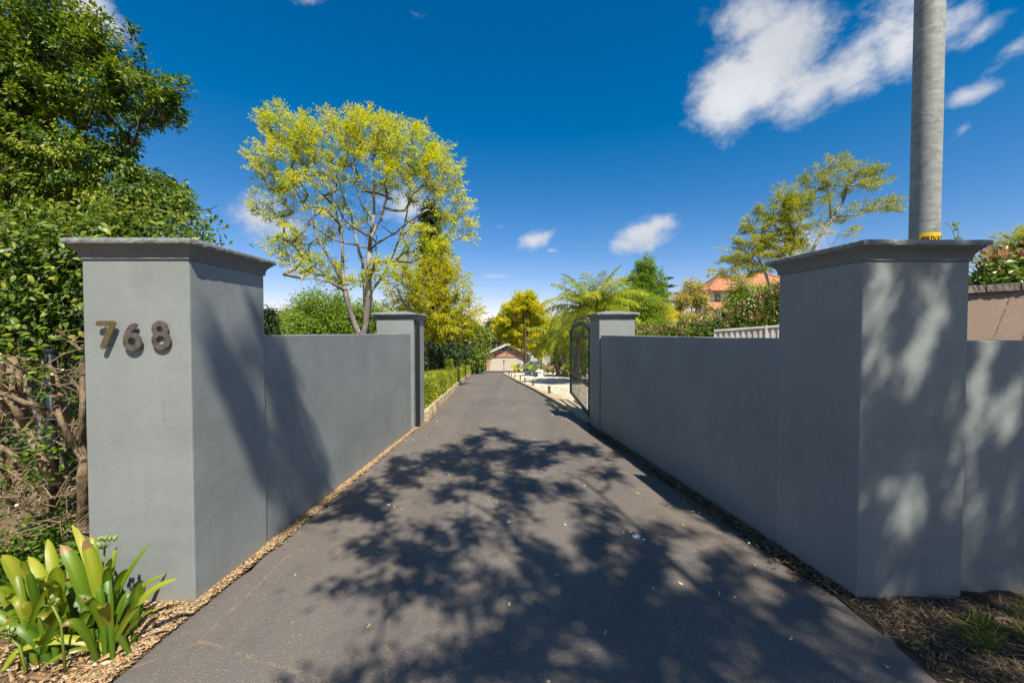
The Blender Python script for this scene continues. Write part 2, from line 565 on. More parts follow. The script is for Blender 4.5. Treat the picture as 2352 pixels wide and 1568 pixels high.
def m_pink():
    k = NT('textured_pink_render')
    s = k.noise(7, 6, 0.6, dist=3.0)
    l1 = k.math('ABSOLUTE', k.math('SUBTRACT', s, 0.5))
    ridge = k.ramp(l1, [(0.0, (0, 0, 0)), (0.03, (1, 1, 1))])
    col = k.ramp(k.noise(2.2, 5), [(0.3, (0.33, 0.235, 0.18)), (0.7, (0.41, 0.295, 0.23))])
    v = k.voro(1.7, 'DISTANCE_TO_EDGE', 'Distance')
    ck = k.math('ADD', v, k.math('MULTIPLY', k.math('ABSOLUTE', k.math('SUBTRACT', k.noise(9, 7, 0.75), 0.5)), 0.45))
    blot = k.ramp(k.noise(26, 6, 0.8), [(0.45, (0, 0, 0)), (0.55, (1, 1, 1))])
    crk = k.math('MULTIPLY', k.math('LESS_THAN', ck, 0.022), blot)
    col = k.mix(k.math('MULTIPLY', crk, 0.8), col, (0.07, 0.05, 0.045))
    h = k.math('SUBTRACT', k.noise(40, 6, 0.65, dist=2.5), k.math('MULTIPLY', crk, 0.5))
    return k.done(k.pbsdf(col, 0.9, 0.15, 0, k.bump(h, 0.9, 0.012)))


M['pink'] = m_pink()
M['stone'] = mat_plain('weathered_coping', (0.15, 0.125, 0.105), 0.9, 0.2, 0, 0.45, 9, 0.9, 26, 0.02)


def m_carpaint():
    k = NT('silver_blue_car_paint')
    b = k.n('ShaderNodeBsdfPrincipled')
    b.inputs['Base Color'].default_value = (0.26, 0.29, 0.34, 1)
    b.inputs['Metallic'].default_value = 0.75
    b.inputs['Roughness'].default_value = 0.28
    b.inputs['Coat Weight'].default_value = 0.8
    return k.done(b.outputs[0])


M['car'] = m_carpaint()
M['tyre'] = mat_plain('tyre_rubber', (0.02, 0.02, 0.02), 0.85, 0.2, 0, 0.2, 10, 0)
M['rim'] = mat_plain('wheel_alloy', (0.35, 0.35, 0.36), 0.3, 0.5, 0.8, 0.1, 10, 0)
M['lamp_glass'] = mat_plain('lamp_glass', (0.55, 0.46, 0.28), 0.2, 0.5, 0, 0.1, 10, 0)

# foliage
M['lf_big'] = mat_leaf('glossy_dark_leaf', [(0.028, 0.070, 0.008), (0.075, 0.145, 0.011), (0.17, 0.25, 0.017), (0.34, 0.35, 0.026)], 0.34, 0.42, 0.42)
M['lf_vine'] = mat_leaf('vine_leaf', [(0.028, 0.075, 0.008), (0.075, 0.155, 0.012), (0.16, 0.24, 0.018), (0.29, 0.32, 0.03), (0.45, 0.34, 0.05)], 0.36, 0.42, 0.42)
M['lf_yellow'] = mat_leaf('golden_leaf', [(0.24, 0.37, 0.010), (0.43, 0.50, 0.009), (0.60, 0.57, 0.009), (0.70, 0.57, 0.010)], 0.45, 0.5, 0.3)
M['lf_gold'] = mat_leaf('deep_gold_leaf', [(0.30, 0.37, 0.012), (0.52, 0.50, 0.012), (0.70, 0.57, 0.016), (0.76, 0.50, 0.018)], 0.50, 0.5, 0.3)
M['lf_ygreen'] = mat_leaf('yellow_green_leaf', [(0.22, 0.33, 0.012), (0.42, 0.46, 0.014), (0.60, 0.54, 0.016), (0.68, 0.50, 0.018)], 0.42, 0.5, 0.3)
M['lf_green'] = mat_leaf('mid_green_leaf', [(0.07, 0.16, 0.014), (0.14, 0.25, 0.020), (0.24, 0.34, 0.028), (0.36, 0.40, 0.04)], 0.36, 0.45, 0.35)
M['lf_light'] = mat_leaf('light_green_leaf', [(0.15, 0.25, 0.025), (0.26, 0.36, 0.04), (0.38, 0.44, 0.06), (0.46, 0.46, 0.08)], 0.4, 0.5, 0.3)
M['lf_conifer'] = mat_leaf('conifer_needles', [(0.020, 0.042, 0.014), (0.035, 0.068, 0.022), (0.06, 0.098, 0.034), (0.09, 0.12, 0.045)], 0.15, 0.6, 0.25)
M['lf_cypress'] = mat_leaf('cypress_spray', [(0.08, 0.135, 0.020), (0.15, 0.22, 0.030), (0.24, 0.30, 0.045), (0.32, 0.35, 0.07)], 0.25, 0.6, 0.25)
M['lf_hedge'] = mat_leaf('box_leaf', [(0.11, 0.18, 0.014), (0.25, 0.31, 0.020), (0.40, 0.42, 0.03), (0.50, 0.46, 0.06)], 0.32, 0.4, 0.4)
M['lf_darkhedge'] = mat_leaf('dark_hedge_leaf', [(0.013, 0.030, 0.008), (0.026, 0.052, 0.011), (0.05, 0.085, 0.016), (0.11, 0.10, 0.03)], 0.2, 0.3, 0.55)
M['lf_photinia'] = mat_leaf('photinia_leaf', [(0.035, 0.085, 0.011), (0.085, 0.16, 0.017), (0.18, 0.26, 0.03), (0.30, 0.33, 0.06)], 0.3, 0.32, 0.5)
M['lf_red'] = mat_leaf('photinia_red_tip', [(0.30, 0.08, 0.06), (0.44, 0.17, 0.11), (0.52, 0.30, 0.20), (0.44, 0.33, 0.17)], 0.35, 0.35, 0.45)
M['lf_jaca'] = mat_leaf('feathery_leaf', [(0.17, 0.25, 0.018), (0.29, 0.35, 0.024), (0.44, 0.44, 0.034), (0.54, 0.46, 0.04)], 0.42, 0.5, 0.3)
M['lf_maple'] = mat_leaf('turning_leaf', [(0.22, 0.29, 0.04), (0.36, 0.36, 0.07), (0.48, 0.36, 0.11), (0.48, 0.27, 0.13)], 0.4, 0.5, 0.3)
M['lf_palm'] = mat_leaf('palm_leaf', [(0.11, 0.20, 0.014), (0.21, 0.31, 0.020), (0.36, 0.42, 0.028), (0.52, 0.48, 0.045)], 0.36, 0.38, 0.45)
M['lf_bush'] = mat_leaf('bush_leaf', [(0.045, 0.055, 0.022), (0.065, 0.08, 0.032), (0.095, 0.105, 0.045), (0.12, 0.115, 0.055)], 0.2, 0.6, 0.2)
M['lf_clivia'] = mat_leaf('clivia_leaf', [(0.045, 0.105, 0.006), (0.10, 0.18, 0.008), (0.21, 0.275, 0.012), (0.38, 0.39, 0.04), (0.28, 0.16, 0.06)], 0.30, 0.40, 0.4, brown=None)
M['lf_clivia_old'] = mat_leaf('ageing_clivia_leaf', [(0.11, 0.15, 0.010), (0.18, 0.20, 0.014), (0.26, 0.24, 0.02), (0.32, 0.24, 0.03)], 0.25, 0.35, 0.4, brown=(0.33, 0.13, 0.05))
M['lf_grass'] = mat_leaf('grass_blade', [(0.05, 0.10, 0.010), (0.09, 0.17, 0.014), (0.15, 0.22, 0.03), (0.30, 0.28, 0.10)], 0.35, 0.5, 0.3)
M['lf_agave'] = mat_leaf('agave_leaf', [(0.035, 0.075, 0.018), (0.06, 0.11, 0.025), (0.12, 0.16, 0.035), (0.25, 0.26, 0.06)], 0.2, 0.4, 0.4)
M['lf_bronze'] = mat_leaf('bronze_leaf', [(0.14, 0.09, 0.04), (0.24, 0.15, 0.06), (0.24, 0.19, 0.05), (0.16, 0.17, 0.03)], 0.3, 0.4, 0.4)
M['bark_dark'] = mat_bark('dark_bark', (0.085, 0.068, 0.055))
M['bark_grey'] = mat_bark('pale_grey_bark', (0.28, 0.245, 0.20), (0.45, 0.41, 0.35))
M['bark_robinia'] = mat_bark('robinia_bark', (0.22, 0.19, 0.155), (0.50, 0.46, 0.40), 5)
M['bark_cut'] = mat_bark('pruned_shrub_bark', (0.24, 0.172, 0.105), (0.38, 0.29, 0.185), 20)
M['bark_palm'] = mat_bark('palm_trunk', (0.30, 0.225, 0.16), (0.44, 0.36, 0.28), 9)
M['cutwood'] = mat_plain('fresh_cut_wood', (0.60, 0.46, 0.28), 0.8, 0.2, 0, 0.15, 40, 0.2)
M['stalk'] = mat_plain('green_stalk', (0.16, 0.22, 0.03), 0.5, 0.4, 0, 0.15, 30, 0)
M['berry'] = mat_plain('green_berry', (0.24, 0.30, 0.10), 0.35, 0.5, 0, 0.25, 20, 0)
M['dead'] = mat_plain('dry_brown_leaf', (0.36, 0.22, 0.10), 0.8, 0.2, 0, 0.3, 20, 0.3)

# ------------------------------------------------------------------ builders
ORIG = {}


def link(o):
    COL.objects.link(o)
    return o


def tag(o, label, cat, group=None):
    o['label'] = label
    o['category'] = cat
    if group:
        o['group'] = group
    return o


def thing(name, label, cat, loc=(0, 0, 0), group=None):
    o = bpy.data.objects.new(name, None)
    o.empty_display_size = 0.2
    link(o)
    o.location = loc
    ORIG[o.name] = Vector(loc)
    return tag(o, label, cat, group)


def origin_of(parent):
    o = parent
    while o is not None:
        if o.name in ORIG:
            return ORIG[o.name]
        o = o.parent
    return Vector((0, 0, 0))


def finish(me, name, parent, origin=None, smooth=False, kind=None):
    o = bpy.data.objects.new(name, me)
    link(o)
    if parent is not None:
        o.parent = parent
    elif origin is not None:
        o.location = origin
        ORIG[o.name] = Vector(origin)
    if smooth:
        me.polygons.foreach_set('use_smooth', np.ones(len(me.polygons), dtype=bool))
    if kind:
        o['kind'] = kind
    return o


class MB:
    def __init__(self):
        self.v, self.f, self.mi = [], [], []

    def add(self, vs, fs, mi=0):
        b = len(self.v)
        self.v.extend(Vector(v) for v in vs)
        for f in fs:
            self.f.append(tuple(b + i for i in f))
            self.mi.append(mi)

    def box(self, c, s, rotz=0.0, mi=0):
        cx, cy, cz = c
        hx, hy, hz = s[0] / 2, s[1] / 2, s[2] / 2
        ca, sa = math.cos(rotz), math.sin(rotz)
        vs = []
        for z in (-hz, hz):
            for x, y in ((-hx, -hy), (hx, -hy), (hx, hy), (-hx, hy)):
                vs.append((cx + x * ca - y * sa, cy + x * sa + y * ca, cz + z))
        self.add(vs, [(3, 2, 1, 0), (4, 5, 6, 7), (0, 1, 5, 4), (1, 2, 6, 5), (2, 3, 7, 6), (3, 0, 4, 7)], mi)

    def prism(self, poly, z0, z1, mi=0):
        """vertical prism over a ccw plan polygon; z0, z1 numbers or per-corner lists"""
        n = len(poly)
        a0 = z0 if isinstance(z0, (list, tuple)) else [z0] * n
        a1 = z1 if isinstance(z1, (list, tuple)) else [z1] * n
        vs = [(p[0], p[1], a0[i]) for i, p in enumerate(poly)] + [(p[0], p[1], a1[i]) for i, p in enumerate(poly)]
        fs = [tuple(range(n - 1, -1, -1)), tuple(range(n, 2 * n))]
        fs += [(i, (i + 1) % n, n + (i + 1) % n, n + i) for i in range(n)]
        self.add(vs, fs, mi)

    def rings(self, rings, cap0=True, cap1=True, mi=0):
        n = len(rings[0])
        vs = [v for r in rings for v in r]
        fs = []
        for k in range(len(rings) - 1):
            for i in range(n):
                j = (i + 1) % n
                fs.append((k * n + i, k * n + j, (k + 1) * n + j, (k + 1) * n + i))
        if cap0:
            fs.append(tuple(range(n - 1, -1, -1)))
        if cap1:
            b = (len(rings) - 1) * n
            fs.append(tuple(range(b, b + n)))
        self.add(vs, fs, mi)

    def tube(self, pts, rad, sides=6, cap=True, mi=0, capmi=None, lump=0.0):
        pts = [Vector(p) for p in pts]
        if not isinstance(rad, (list, tuple)):
            rad = [rad] * len(pts)
        up = Vector((0.31, 0.17, 0.93))
        rings = []
        for i, p in enumerate(pts):
            t = (pts[min(i + 1, len(pts) - 1)] - pts[max(i - 1, 0)])
            t = t.normalized() if t.length > 1e-9 else Vector((0, 0, 1))
            a = t.cross(up)
            if a.length < 0.05:
                a = t.cross(Vector((1, 0, 0)))
            a.normalize()
            b = t.cross(a)
            r = []
            for k in range(sides):
                th = 2 * math.pi * k / sides
                rr = rad[i] * (1 + (random.uniform(-lump, lump) if lump else 0))
                r.append(p + (a * math.cos(th) + b * math.sin(th)) * rr)
            rings.append(r)
        self.rings(rings, False, False, mi)
        if cap:
            n = sides
            b0 = len(self.v) - n * len(rings)
            self.f.append(tuple(b0 + i for i in range(n - 1, -1, -1)))
            self.mi.append(mi)
            b1 = len(self.v) - n
            self.f.append(tuple(b1 + i for i in range(n)))
            self.mi.append(mi if capmi is None else capmi)

    def lathe(self, prof, c, n=16, mi=0, cap=True):
        rings = []
        for r, z in prof:
            rings.append([(c[0] + r * math.cos(2 * math.pi * k / n), c[1] + r * math.sin(2 * math.pi * k / n), c[2] + z) for k in range(n)])
        self.rings(rings, cap, cap, mi)

    def sphere(self, c, r, n=8, m=6, sz=1.0, mi=0):
        prof = [(max(1e-4, r * math.sin(math.pi * i / m)), -r * sz * math.cos(math.pi * i / m)) for i in range(m + 1)]
        self.lathe(prof, c, n, mi)

    def build(self, name, mat, parent=None, origin=None, smooth=False, kind=None, bevel=0.0):
        off = origin_of(parent) if parent is not None else Vector(origin or (0, 0, 0))
        me = bpy.data.meshes.new(name)
        me.from_pydata([tuple(v - off) for v in self.v], [], self.f)
        mats = mat if isinstance(mat, (list, tuple)) else [mat]
        for m in mats:
            me.materials.append(m)
        if len(mats) > 1:
            me.polygons.foreach_set('material_index', self.mi)
        if bevel:
            bm = bmesh.new()
            bm.from_mesh(me)
            ed = [e for e in bm.edges if len(e.link_faces) == 2 and e.calc_face_angle(0) > 0.5]
            bmesh.ops.bevel(bm, geom=ed, offset=bevel, segments=2, affect='EDGES', profile=0.5)
            bm.to_mesh(me)
            bm.free()
        me.update()
        return finish(me, name, parent, origin, smooth, kind)


def np_mesh(name, V, Q, mat, tint=None, parent=None, origin=None, kind=None):
    """mesh from arrays; Q is (n,3) or (n,4); tint one value per face"""
    off = origin_of(parent) if parent is not None else Vector(origin or (0, 0, 0))
    V = np.asarray(V, dtype=np.float32) - np.array(off, dtype=np.float32)
    Q = np.asarray(Q, dtype=np.int32)
    k = Q.shape[1]
    me = bpy.data.meshes.new(name)
    me.vertices.add(len(V))
    me.vertices.foreach_set('co', V.ravel())
    me.loops.add(Q.size)
    me.loops.foreach_set('vertex_index', Q.ravel())
    me.polygons.add(len(Q))
    me.polygons.foreach_set('loop_start', np.arange(0, Q.size, k, dtype=np.int32))
    me.polygons.foreach_set('loop_total', np.full(len(Q), k, dtype=np.int32))
    me.materials.append(mat)
    if tint is not None:
        a = me.attributes.new('tint', 'FLOAT', 'FACE')
        a.data.foreach_set('value', np.asarray(tint, dtype=np.float32))
    me.update(calc_edges=True)
    me.validate()
    return finish(me, name, parent, origin, False, kind)


def unit(a):
    return a / np.maximum(np.linalg.norm(a, axis=1, keepdims=True), 1e-9)


def rdir(n):
    return unit(rng.normal(size=(n, 3)))


def leaf_arrays(P, D, Nn, L, W, fold=0.22, droop=0.12, shape='kite'):
    n = len(P)
    D = unit(D)
    S = unit(np.cross(D, Nn))
    N2 = np.cross(S, D)
    L = np.broadcast_to(L, (n,))[:, None]
    W = np.broadcast_to(W, (n,))[:, None]
    if shape == 'kite':
        V = np.stack([P, P + D * L * .45 + S * W * .5 + N2 * W * fold, P + D * L - N2 * L * droop,
                      P + D * L * .45 - S * W * .5 + N2 * W * fold], 1).reshape(-1, 3)
        Q = np.arange(4 * n).reshape(n, 4)
        return V, Q, 1
    V = np.stack([P, P + D * L * .28 + S * W * .42 + N2 * W * fold, P + D * L * .66 + S * W * .40 + N2 * (W * fold - L * droop * .4),
                  P + D * L - N2 * L * droop,
                  P + D * L * .66 - S * W * .40 + N2 * (W * fold - L * droop * .4), P + D * L * .28 - S * W * .42 + N2 * W * fold], 1).reshape(-1, 3)
    b = (np.arange(n) * 6)[:, None]
    Q = np.stack([b + np.array([0, 1, 2, 3]), b + np.array([0, 3, 4, 5])], 1).reshape(-1, 4)
    return V, Q, 2


def leaves(name, mat, P, D, Nn, L, W, tint, parent=None, origin=None, fold=0.22, droop=0.12, shape='kite', kind=None):
    V, Q, rep = leaf_arrays(P, D, Nn, L, W, fold, droop, shape)
    return np_mesh(name, V, Q, mat, np.repeat(np.clip(tint, 0, 1), rep), parent, origin, kind)


def ell_points(blobs, n, shell=0.35, mind=0.0):
    """points inside ellipsoids given as (centre, radii, weight)"""
    w = np.array([b[2] * (b[1][0] * b[1][1] * b[1][2]) ** (2 / 3) for b in blobs])
    idx = rng.choice(len(blobs), size=n, p=w / w.sum())
    C = np.array([b[0] for b in blobs])[idx]
    Rr = np.array([b[1] for b in blobs])[idx]
    d = rdir(n)
    r = np.maximum(rng.random(n) ** (1 / 3), shell * rng.random(n) + (1 - shell) * rng.random(n) ** (1 / 3))[:, None]
    return C + d * Rr * r, idx


def px_blobs(rows, Y, depth=1.0):
    """rows: (px, py, rx, ry, weight[, dY]) -> ellipsoids at distance Y"""
    out = []
    for r in rows:
        y = Y + (r[5] if len(r) > 5 else 0)
        c = at(r[0], r[1], y)
        rx, rz = r[2] * y / F, r[3] * y / F
        out.append((np.array(c), np.array((rx, max(rx, rz) * depth, rz)), r[4]))
    return out


def grow(limbs, tips, jitter=0.06, seg=0.45, up=0.10, r_tip=0.006, power=0.46, scale=1.0, sides=5):
    """branch skeleton: given main limbs, every tip is joined to the nearest node that leads to it. limbs: list of (points, r0, r1)"""
    pos, par, rad0 = [], [], []
    for pts, r0, r1, att in limbs:
        pts = [Vector(p) for p in pts]
        prev = -1
        if att is not None and pos:
            dd = [(Vector(p) - pts[0]).length for p in pos]
            prev = int(np.argmin(dd))
        tot = sum((pts[i + 1] - pts[i]).length for i in range(len(pts) - 1)) or 1
        acc = 0
        for i in range(len(pts) - 1):
            a, b = pts[i], pts[i + 1]
            k = max(1, int((b - a).length / seg))
            for j in range(k + (1 if i == len(pts) - 2 else 0)):
                t = j / k
                p = a.lerp(b, t)
                if 0 < i + t < len(pts) - 1:
                    p = p + Vector(rng.normal(size=3) * 0.02 * scale)
                pos.append(tuple(p))
                par.append(prev)
                rad0.append(r0 + (r1 - r0) * (acc + (b - a).length * t) / tot)
                prev = len(pos) - 1
            acc += (b - a).length
    base = np.array(pos[0])
    n0 = len(pos)
    order = np.argsort(np.linalg.norm(tips - base, axis=1))
    P = np.zeros((n0 + len(tips) * 14 + 10, 3))
    P[:n0] = pos
    n = n0
    par = list(par)
    istip = []
    for t in tips[order]:
        d = P[:n] - t
        dist = np.linalg.norm(d, axis=1)
        db = np.linalg.norm(P[:n] - base, axis=1)
        pen = dist + 0.9 * np.maximum(0, db - np.linalg.norm(t - base) + 0.3 * dist) + np.where(P[:n, 2] > t[2] + 0.2 * dist, 0.5 * dist, 0)
        k = int(np.argmin(pen))
        L = dist[k]
        m = int(min(12, max(1, L / seg)))
        a = P[k].copy()
        prev = k
        bend = rng.normal(size=3) * jitter * L
        for j in range(1, m + 1):
            s = j / m
            p = a + (t - a) * s + np.array([0, 0, up * L * math.sin(math.pi * s)]) + bend * math.sin(math.pi * s) + (rng.normal(size=3) * 0.03 * scale if j < m else 0)
            P[n] = p
            par.append(prev)
            prev = n
            n += 1
        istip.append(prev)
    w = np.zeros(n)
    for i in istip:
        w[i] += 1
    kids = [[] for _ in range(n)]
    for i in range(n - 1, -1, -1):
        if par[i] >= 0:
            w[par[i]] += max(w[i], 0.3)
            kids[par[i]].append(i)
    rad = r_tip * np.maximum(w, 0.6) ** power
    for i in range(n0):
        rad[i] = max(rad0[i], rad[i] if i > 3 else 0)
        if rad[i] > rad0[i] * 1.6:
            rad[i] = rad0[i] * 1.6
    mb = MB()
    roots = [i for i in range(n) if par[i] < 0]
    stack = [(r, -1) for r in roots]
    while stack:
        i, p = stack.pop()
        chain = [p, i] if p >= 0 else [i]
        while kids[i]:
            ks = sorted(kids[i], key=lambda q: -w[q])
            for q in ks[1:]:
                stack.append((q, i))
            i = ks[0]
            chain.append(i)
        if len(chain) < 2:
            continue
        rr = [rad[c] for c in chain]
        if chain[0] == p and p >= 0:
            rr[0] = min(rad[p], rr[1] * 1.25)
        sd = sides if max(rr) > 0.03 else 4 if max(rr) > 0.012 else 3
        if max(rr) > 0.08:
            sd = max(8, sides)
        mb.tube([P[c] for c in chain], rr, sd, True)
    return mb, P[:n]


def tree(name, label, blobs, limbs, n_tips, per_tip, spread, leaf, mats, cat='tree', group=None, shell=0.4, tint_bias=0.0, tint_var=0.5,
         droop=0.35, shape='kite', r_tip=0.006, seg=0.45, extra_tips=None, up=0.10, clump=0.75, kind_dir='out', jitter=0.06, power=.46, bare=0.0, mult=2.1, lsc=.60, along=0.0, sunlean=0.9):
    """a tree thing: trunk (with all limbs) and crown (leaf mesh)"""
    base = Vector(limbs[0][0][0])
    per_tip = int(per_tip * mult)
    leaf = (leaf[0] * lsc, leaf[1] * lsc)
    root = thing(name, label, cat, base, group)
    tips, idx = ell_points(blobs, n_tips, shell)
    mb, _ = grow(limbs, tips if extra_tips is None else np.vstack([tips, extra_tips]), jitter, seg, up, r_tip, power)
    mb.build('trunk', mats[0], root, smooth=True)
    if bare:
        keep = rng.random(len(tips)) > bare
        tips = tips[keep]
    n = len(tips) * per_tip
    C = np.repeat(tips, per_tip, 0)
    ct = np.repeat(rng.random(len(tips)), per_tip)
    off = rng.normal(size=(n, 3)) * np.array([1, 1, clump]) * spread
    cen = np.array(blobs[0][0]) * 0
    for b in blobs:
        cen = cen + np.array(b[0]) / len(blobs)
    if along:
        # leaves sit along the last stretch of each twig, which runs outwards and up
        bc = np.array([b[0] for b in blobs])[idx if not bare else idx[keep]]
        tdir = unit(unit(tips - bc) * .5 + unit(tips - cen) * .6 + rdir(len(tips)) * .7 + np.array([0, 0, .35]))
        ln = along * rng.uniform(.5, 1.3, len(tips))
        u = rng.random(n) ** .8
        off = np.repeat(tdir * ln[:, None], per_tip, 0) * (u[:, None] - .35) + off * (1.05 - .55 * u[:, None])
    P = C + off
    outd = unit(P - cen)
    if kind_dir == 'out':
        D = unit(off / max(spread, along * .5) * 0.6 + outd * 0.4 + rdir(n) * 0.6 + np.array([0, 0, -droop]))
    else:
        D = unit(rdir(n) * 0.7 + np.array([0, 0, -1.0]) * droop * 2)
    Nn = unit(rdir(n) * .9 + np.array([0, 0, 0.5]) + outd * 0.3 + np.array(SUNV) * sunlean)
    L = leaf[0] * rng.uniform(0.65, 1.25, n)
    W = leaf[1] * rng.uniform(0.7, 1.2, n)
    tint = np.clip(tint_bias + 0.5 + (ct - 0.5) * tint_var + rng.normal(size=n) * 0.2, 0, 1)
    leaves('crown', mats[1], P, D, Nn, L, W, tint, root, shape=shape)
    return root

# ------------------------------------------------------------------ terrain


def prof(y):
    if y < 6:
        return 0.0
    if y < 9:
        return -0.08 * (y - 6) ** 2 / 6
    if y < 58:
        return -0.08 * (y - 7.5)
    return -4.04 - 0.02 * min(y - 58, 30)


DL = [(-12, -4.2), (-3, -2.3), (0.5, -1.92), (1.8, -1.87), (3, -1.80), (6.5, -1.64), (7.2, -1.52), (9, -1.66), (12, -1.905), (20.7, -2.66), (44, -4.35), (58, -5.2)]
DRT = [(-12, 4.2), (-3, 2.6), (0.5, 2.14), (1.8, 2.0), (2.4, 2.02), (3, 1.88), (5, 1.59), (6.5, 1.335), (7.2, 1.34), (8.73, 1.19), (11.8, 1.03), (15.8, .80), (22.4, .314), (40, -.82), (46, -1.1), (50, 2.6), (58, 2.6)]


def lin(tab, y):
    for (a, b), (c, d) in zip(tab, tab[1:]):
        if y <= c:
            return b + (d - b) * max(0.0, (y - a)) / (c - a)
    return tab[-1][1]


def sheet(name, mat, ys, xl, xr, nx, dz, kind='structure', lump=0.0, skirt=0.0):
    V, Q = [], []
    for j, y in enumerate(ys):
        a, b = xl(y), xr(y)
        for i in range(nx + 1):
            x = a + (b - a) * i / nx
            edge = min(i, nx - i, j, len(ys) - 1 - j) == 0
            V.append((x, y, prof(y) + dz + (random.uniform(-lump, lump) if lump and not edge else 0) - (skirt if skirt and i in (0, nx) else 0)))
    for j in range(len(ys) - 1):
        for i in range(nx):
            b = j * (nx + 1) + i
            Q.append((b, b + 1, b + nx + 2, b + nx + 1))
    return np_mesh(name, V, Q, mat, kind=kind)


def frange(a, b, s):
    n = max(1, int(round((b - a) / s)))
    return [a + (b - a) * i / n for i in range(n + 1)]


YS = frange(-40, 6, 4) + frange(6, 9, .5)[1:] + frange(9, 60, 3)[1:] + frange(60, 900, 60)[1:]
sheet('ground', M['far_ground'], YS, lambda y: -700, lambda y: 700, 40, -0.05)
sheet('lawn', M['lawn'], frange(3.6, 9, .4) + frange(9, 72, 2)[1:], lambda y: -60, lambda y: min(-2.0, lin(DL, y) - 0.3), 24, -0.018)
sheet('mulch_bed', M['mulch'], frange(-6, 9, .25), lambda y: -9, lambda y: lin(DL, y) + 0.02, 90, -0.014, lump=0.012)
sheet('verge', M['dirt'], frange(-6, 7.2, .2), lambda y: lin(DRT, y) - 0.03, lambda y: 12, 120, -0.014, lump=0.016)


def driveway():
    ys = frange(-12, 1, 1) + frange(1, 14, .12)[1:] + frange(14, 58, 1.0)[1:]
    V, Q = [], []
    nx = 12
    for y in ys:
        a = lin(DL, y) + 0.02 * math.sin(y * 5.1) + 0.012 * math.sin(y * 17) + random.uniform(-.008, .008)
        b = lin(DRT, y) + 0.03 * math.sin(y * 3.7 + 1) + 0.014 * math.sin(y * 13) + random.uniform(-.01, .01)
        for i in range(nx + 1):
            t = i / nx
            crown = 0.022 * (1 - (2 * t - 1) ** 2)
            z = prof(y) + 0.012 + crown - (0.035 if i in (0, nx) else 0)
            V.append((a + (b - a) * t, y, z))
    for j in range(len(ys) - 1):
        for i in range(nx):
            q = j * (nx + 1) + i
            Q.append((q, q + 1, q + nx + 2, q + nx + 1))
    o = np_mesh('driveway', V, Q, M['asphalt'], kind='structure')
    o.data.polygons.foreach_set('use_smooth', np.ones(len(o.data.polygons), dtype=bool))


driveway()
sheet('gravel_bed', M['gravel'], frange(7.25, 16, .2) + frange(16, 46, .6)[1:], lambda y: lin(DRT, y) + 0.16, lambda y: 12 if y < 45 else 6, 60, 0.045, lump=0.018)
sheet('right_lawn', M['lawn'], frange(46.2, 80, 2), lambda y: lin(DRT, y) + 0.3, lambda y: 40, 16, -0.02)

# ------------------------------------------------------------------ gate pillars


def offset_poly(poly, o):
    n = len(poly)
    out = []
    for i in range(n):
        p0, p1, p2 = Vector(poly[i - 1]), Vector(poly[i]), Vector(poly[(i + 1) % n])
        d1, d2 = (p1 - p0).normalized(), (p2 - p1).normalized()
        n1, n2 = Vector((d1.y, -d1.x)), Vector((d2.y, -d2.x))
        bis = (n1 + n2)
        out.append(p1 + bis * (o / (1 + n1.dot(n2))))
    return out


def ring_pts(poly, o, z, m=1, jit=0.0):
    q = offset_poly(poly, o)
    r = []
    for i in range(len(q)):
        a, b = q[i], q[(i + 1) % len(q)]
        for j in range(m):
            p = a.lerp(b, j / m)
            jx = jit if 0 < j else jit * 0.4
            r.append(Vector((p.x + random.uniform(-jx, jx), p.y + random.uniform(-jx, jx), z + random.uniform(-jit, jit))))
    return r


def pillar(label, quad, zb, s, apex):
    root = thing('gate_pillar', label, 'pillar', (quad[0][0], quad[0][1], 0), 'grey rendered pillars of the gateway')
    mb = MB()
    mb.prism(quad, -0.25, zb)
    mb.build('shaft', M['wall'], root, bevel=0.009)
    prof_ = [(-.02, -.006), (.005, -.006), (.008, -.002), (.008, .009), (.0085, .018), (.012, .031), (.020, .046), (.032, .060), (.044, .070), (.046, .077)]
    mb = MB()
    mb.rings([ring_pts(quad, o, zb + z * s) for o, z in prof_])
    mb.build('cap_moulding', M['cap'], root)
    mb = MB()
    m = 22
    zl = zb + .0775 * s
    rr = [ring_pts(quad, .046, zl, m, 0.0), ring_pts(quad, .057, zl + .002, m, .0022), ring_pts(quad, .060, zl + .014 * s, m, .0012), ring_pts(quad, .058, zl + .028 * s, m, .0016), ring_pts(quad, .050, zl + .0335 * s, m, .0012)]
    for k in (0.66, 0.33):
        cx = sum(q[0] for q in quad) / 4
        cy = sum(q[1] for q in quad) / 4
        base = ring_pts(quad, .05, zl + .0335 * s, m, 0)
        rr.append([Vector((cx + (p.x - cx) * k, cy + (p.y - cy) * k, zl + .0335 * s + apex * (1 - k) + random.uniform(-.002, .002))) for p in base])
    mb.rings(rr, True, True)
    mb.build('cap_slab', M['slab'], root)
    return root


QFL = [(-2.514, 2.336), (-1.888, 2.336), (-1.854, 2.985), (-2.49, 2.985)]
QFR = [(2.088, 2.376), (2.735, 2.388), (2.67, 3.01), (2.000, 2.99)]
QGL = [(-2.255, 6.62), (-1.637, 6.62), (-1.600, 7.24), (-2.22, 7.24)]
QGR = [(1.430, 6.53), (2.017, 6.53), (2.00, 7.13), (1.392, 7.13)]
pil_num = pillar('tall grey rendered pillar with moulded cap carrying the metal house number 768', QFL, 2.028, 1.0, 0.02)
pil_fr = pillar('tall grey rendered pillar with leaf-dappled front and moulded cap before the steel pole', QFR, 2.028, 1.0, 0.02)
pil_gl = pillar('shorter grey gate pillar with a black steel catch channel beside the box hedge', QGL, 1.815, 0.92, 0.06)
pil_gr = pillar('shorter grey gate pillar hinging the open black iron gate', QGR, 1.815, 0.92, 0.06)

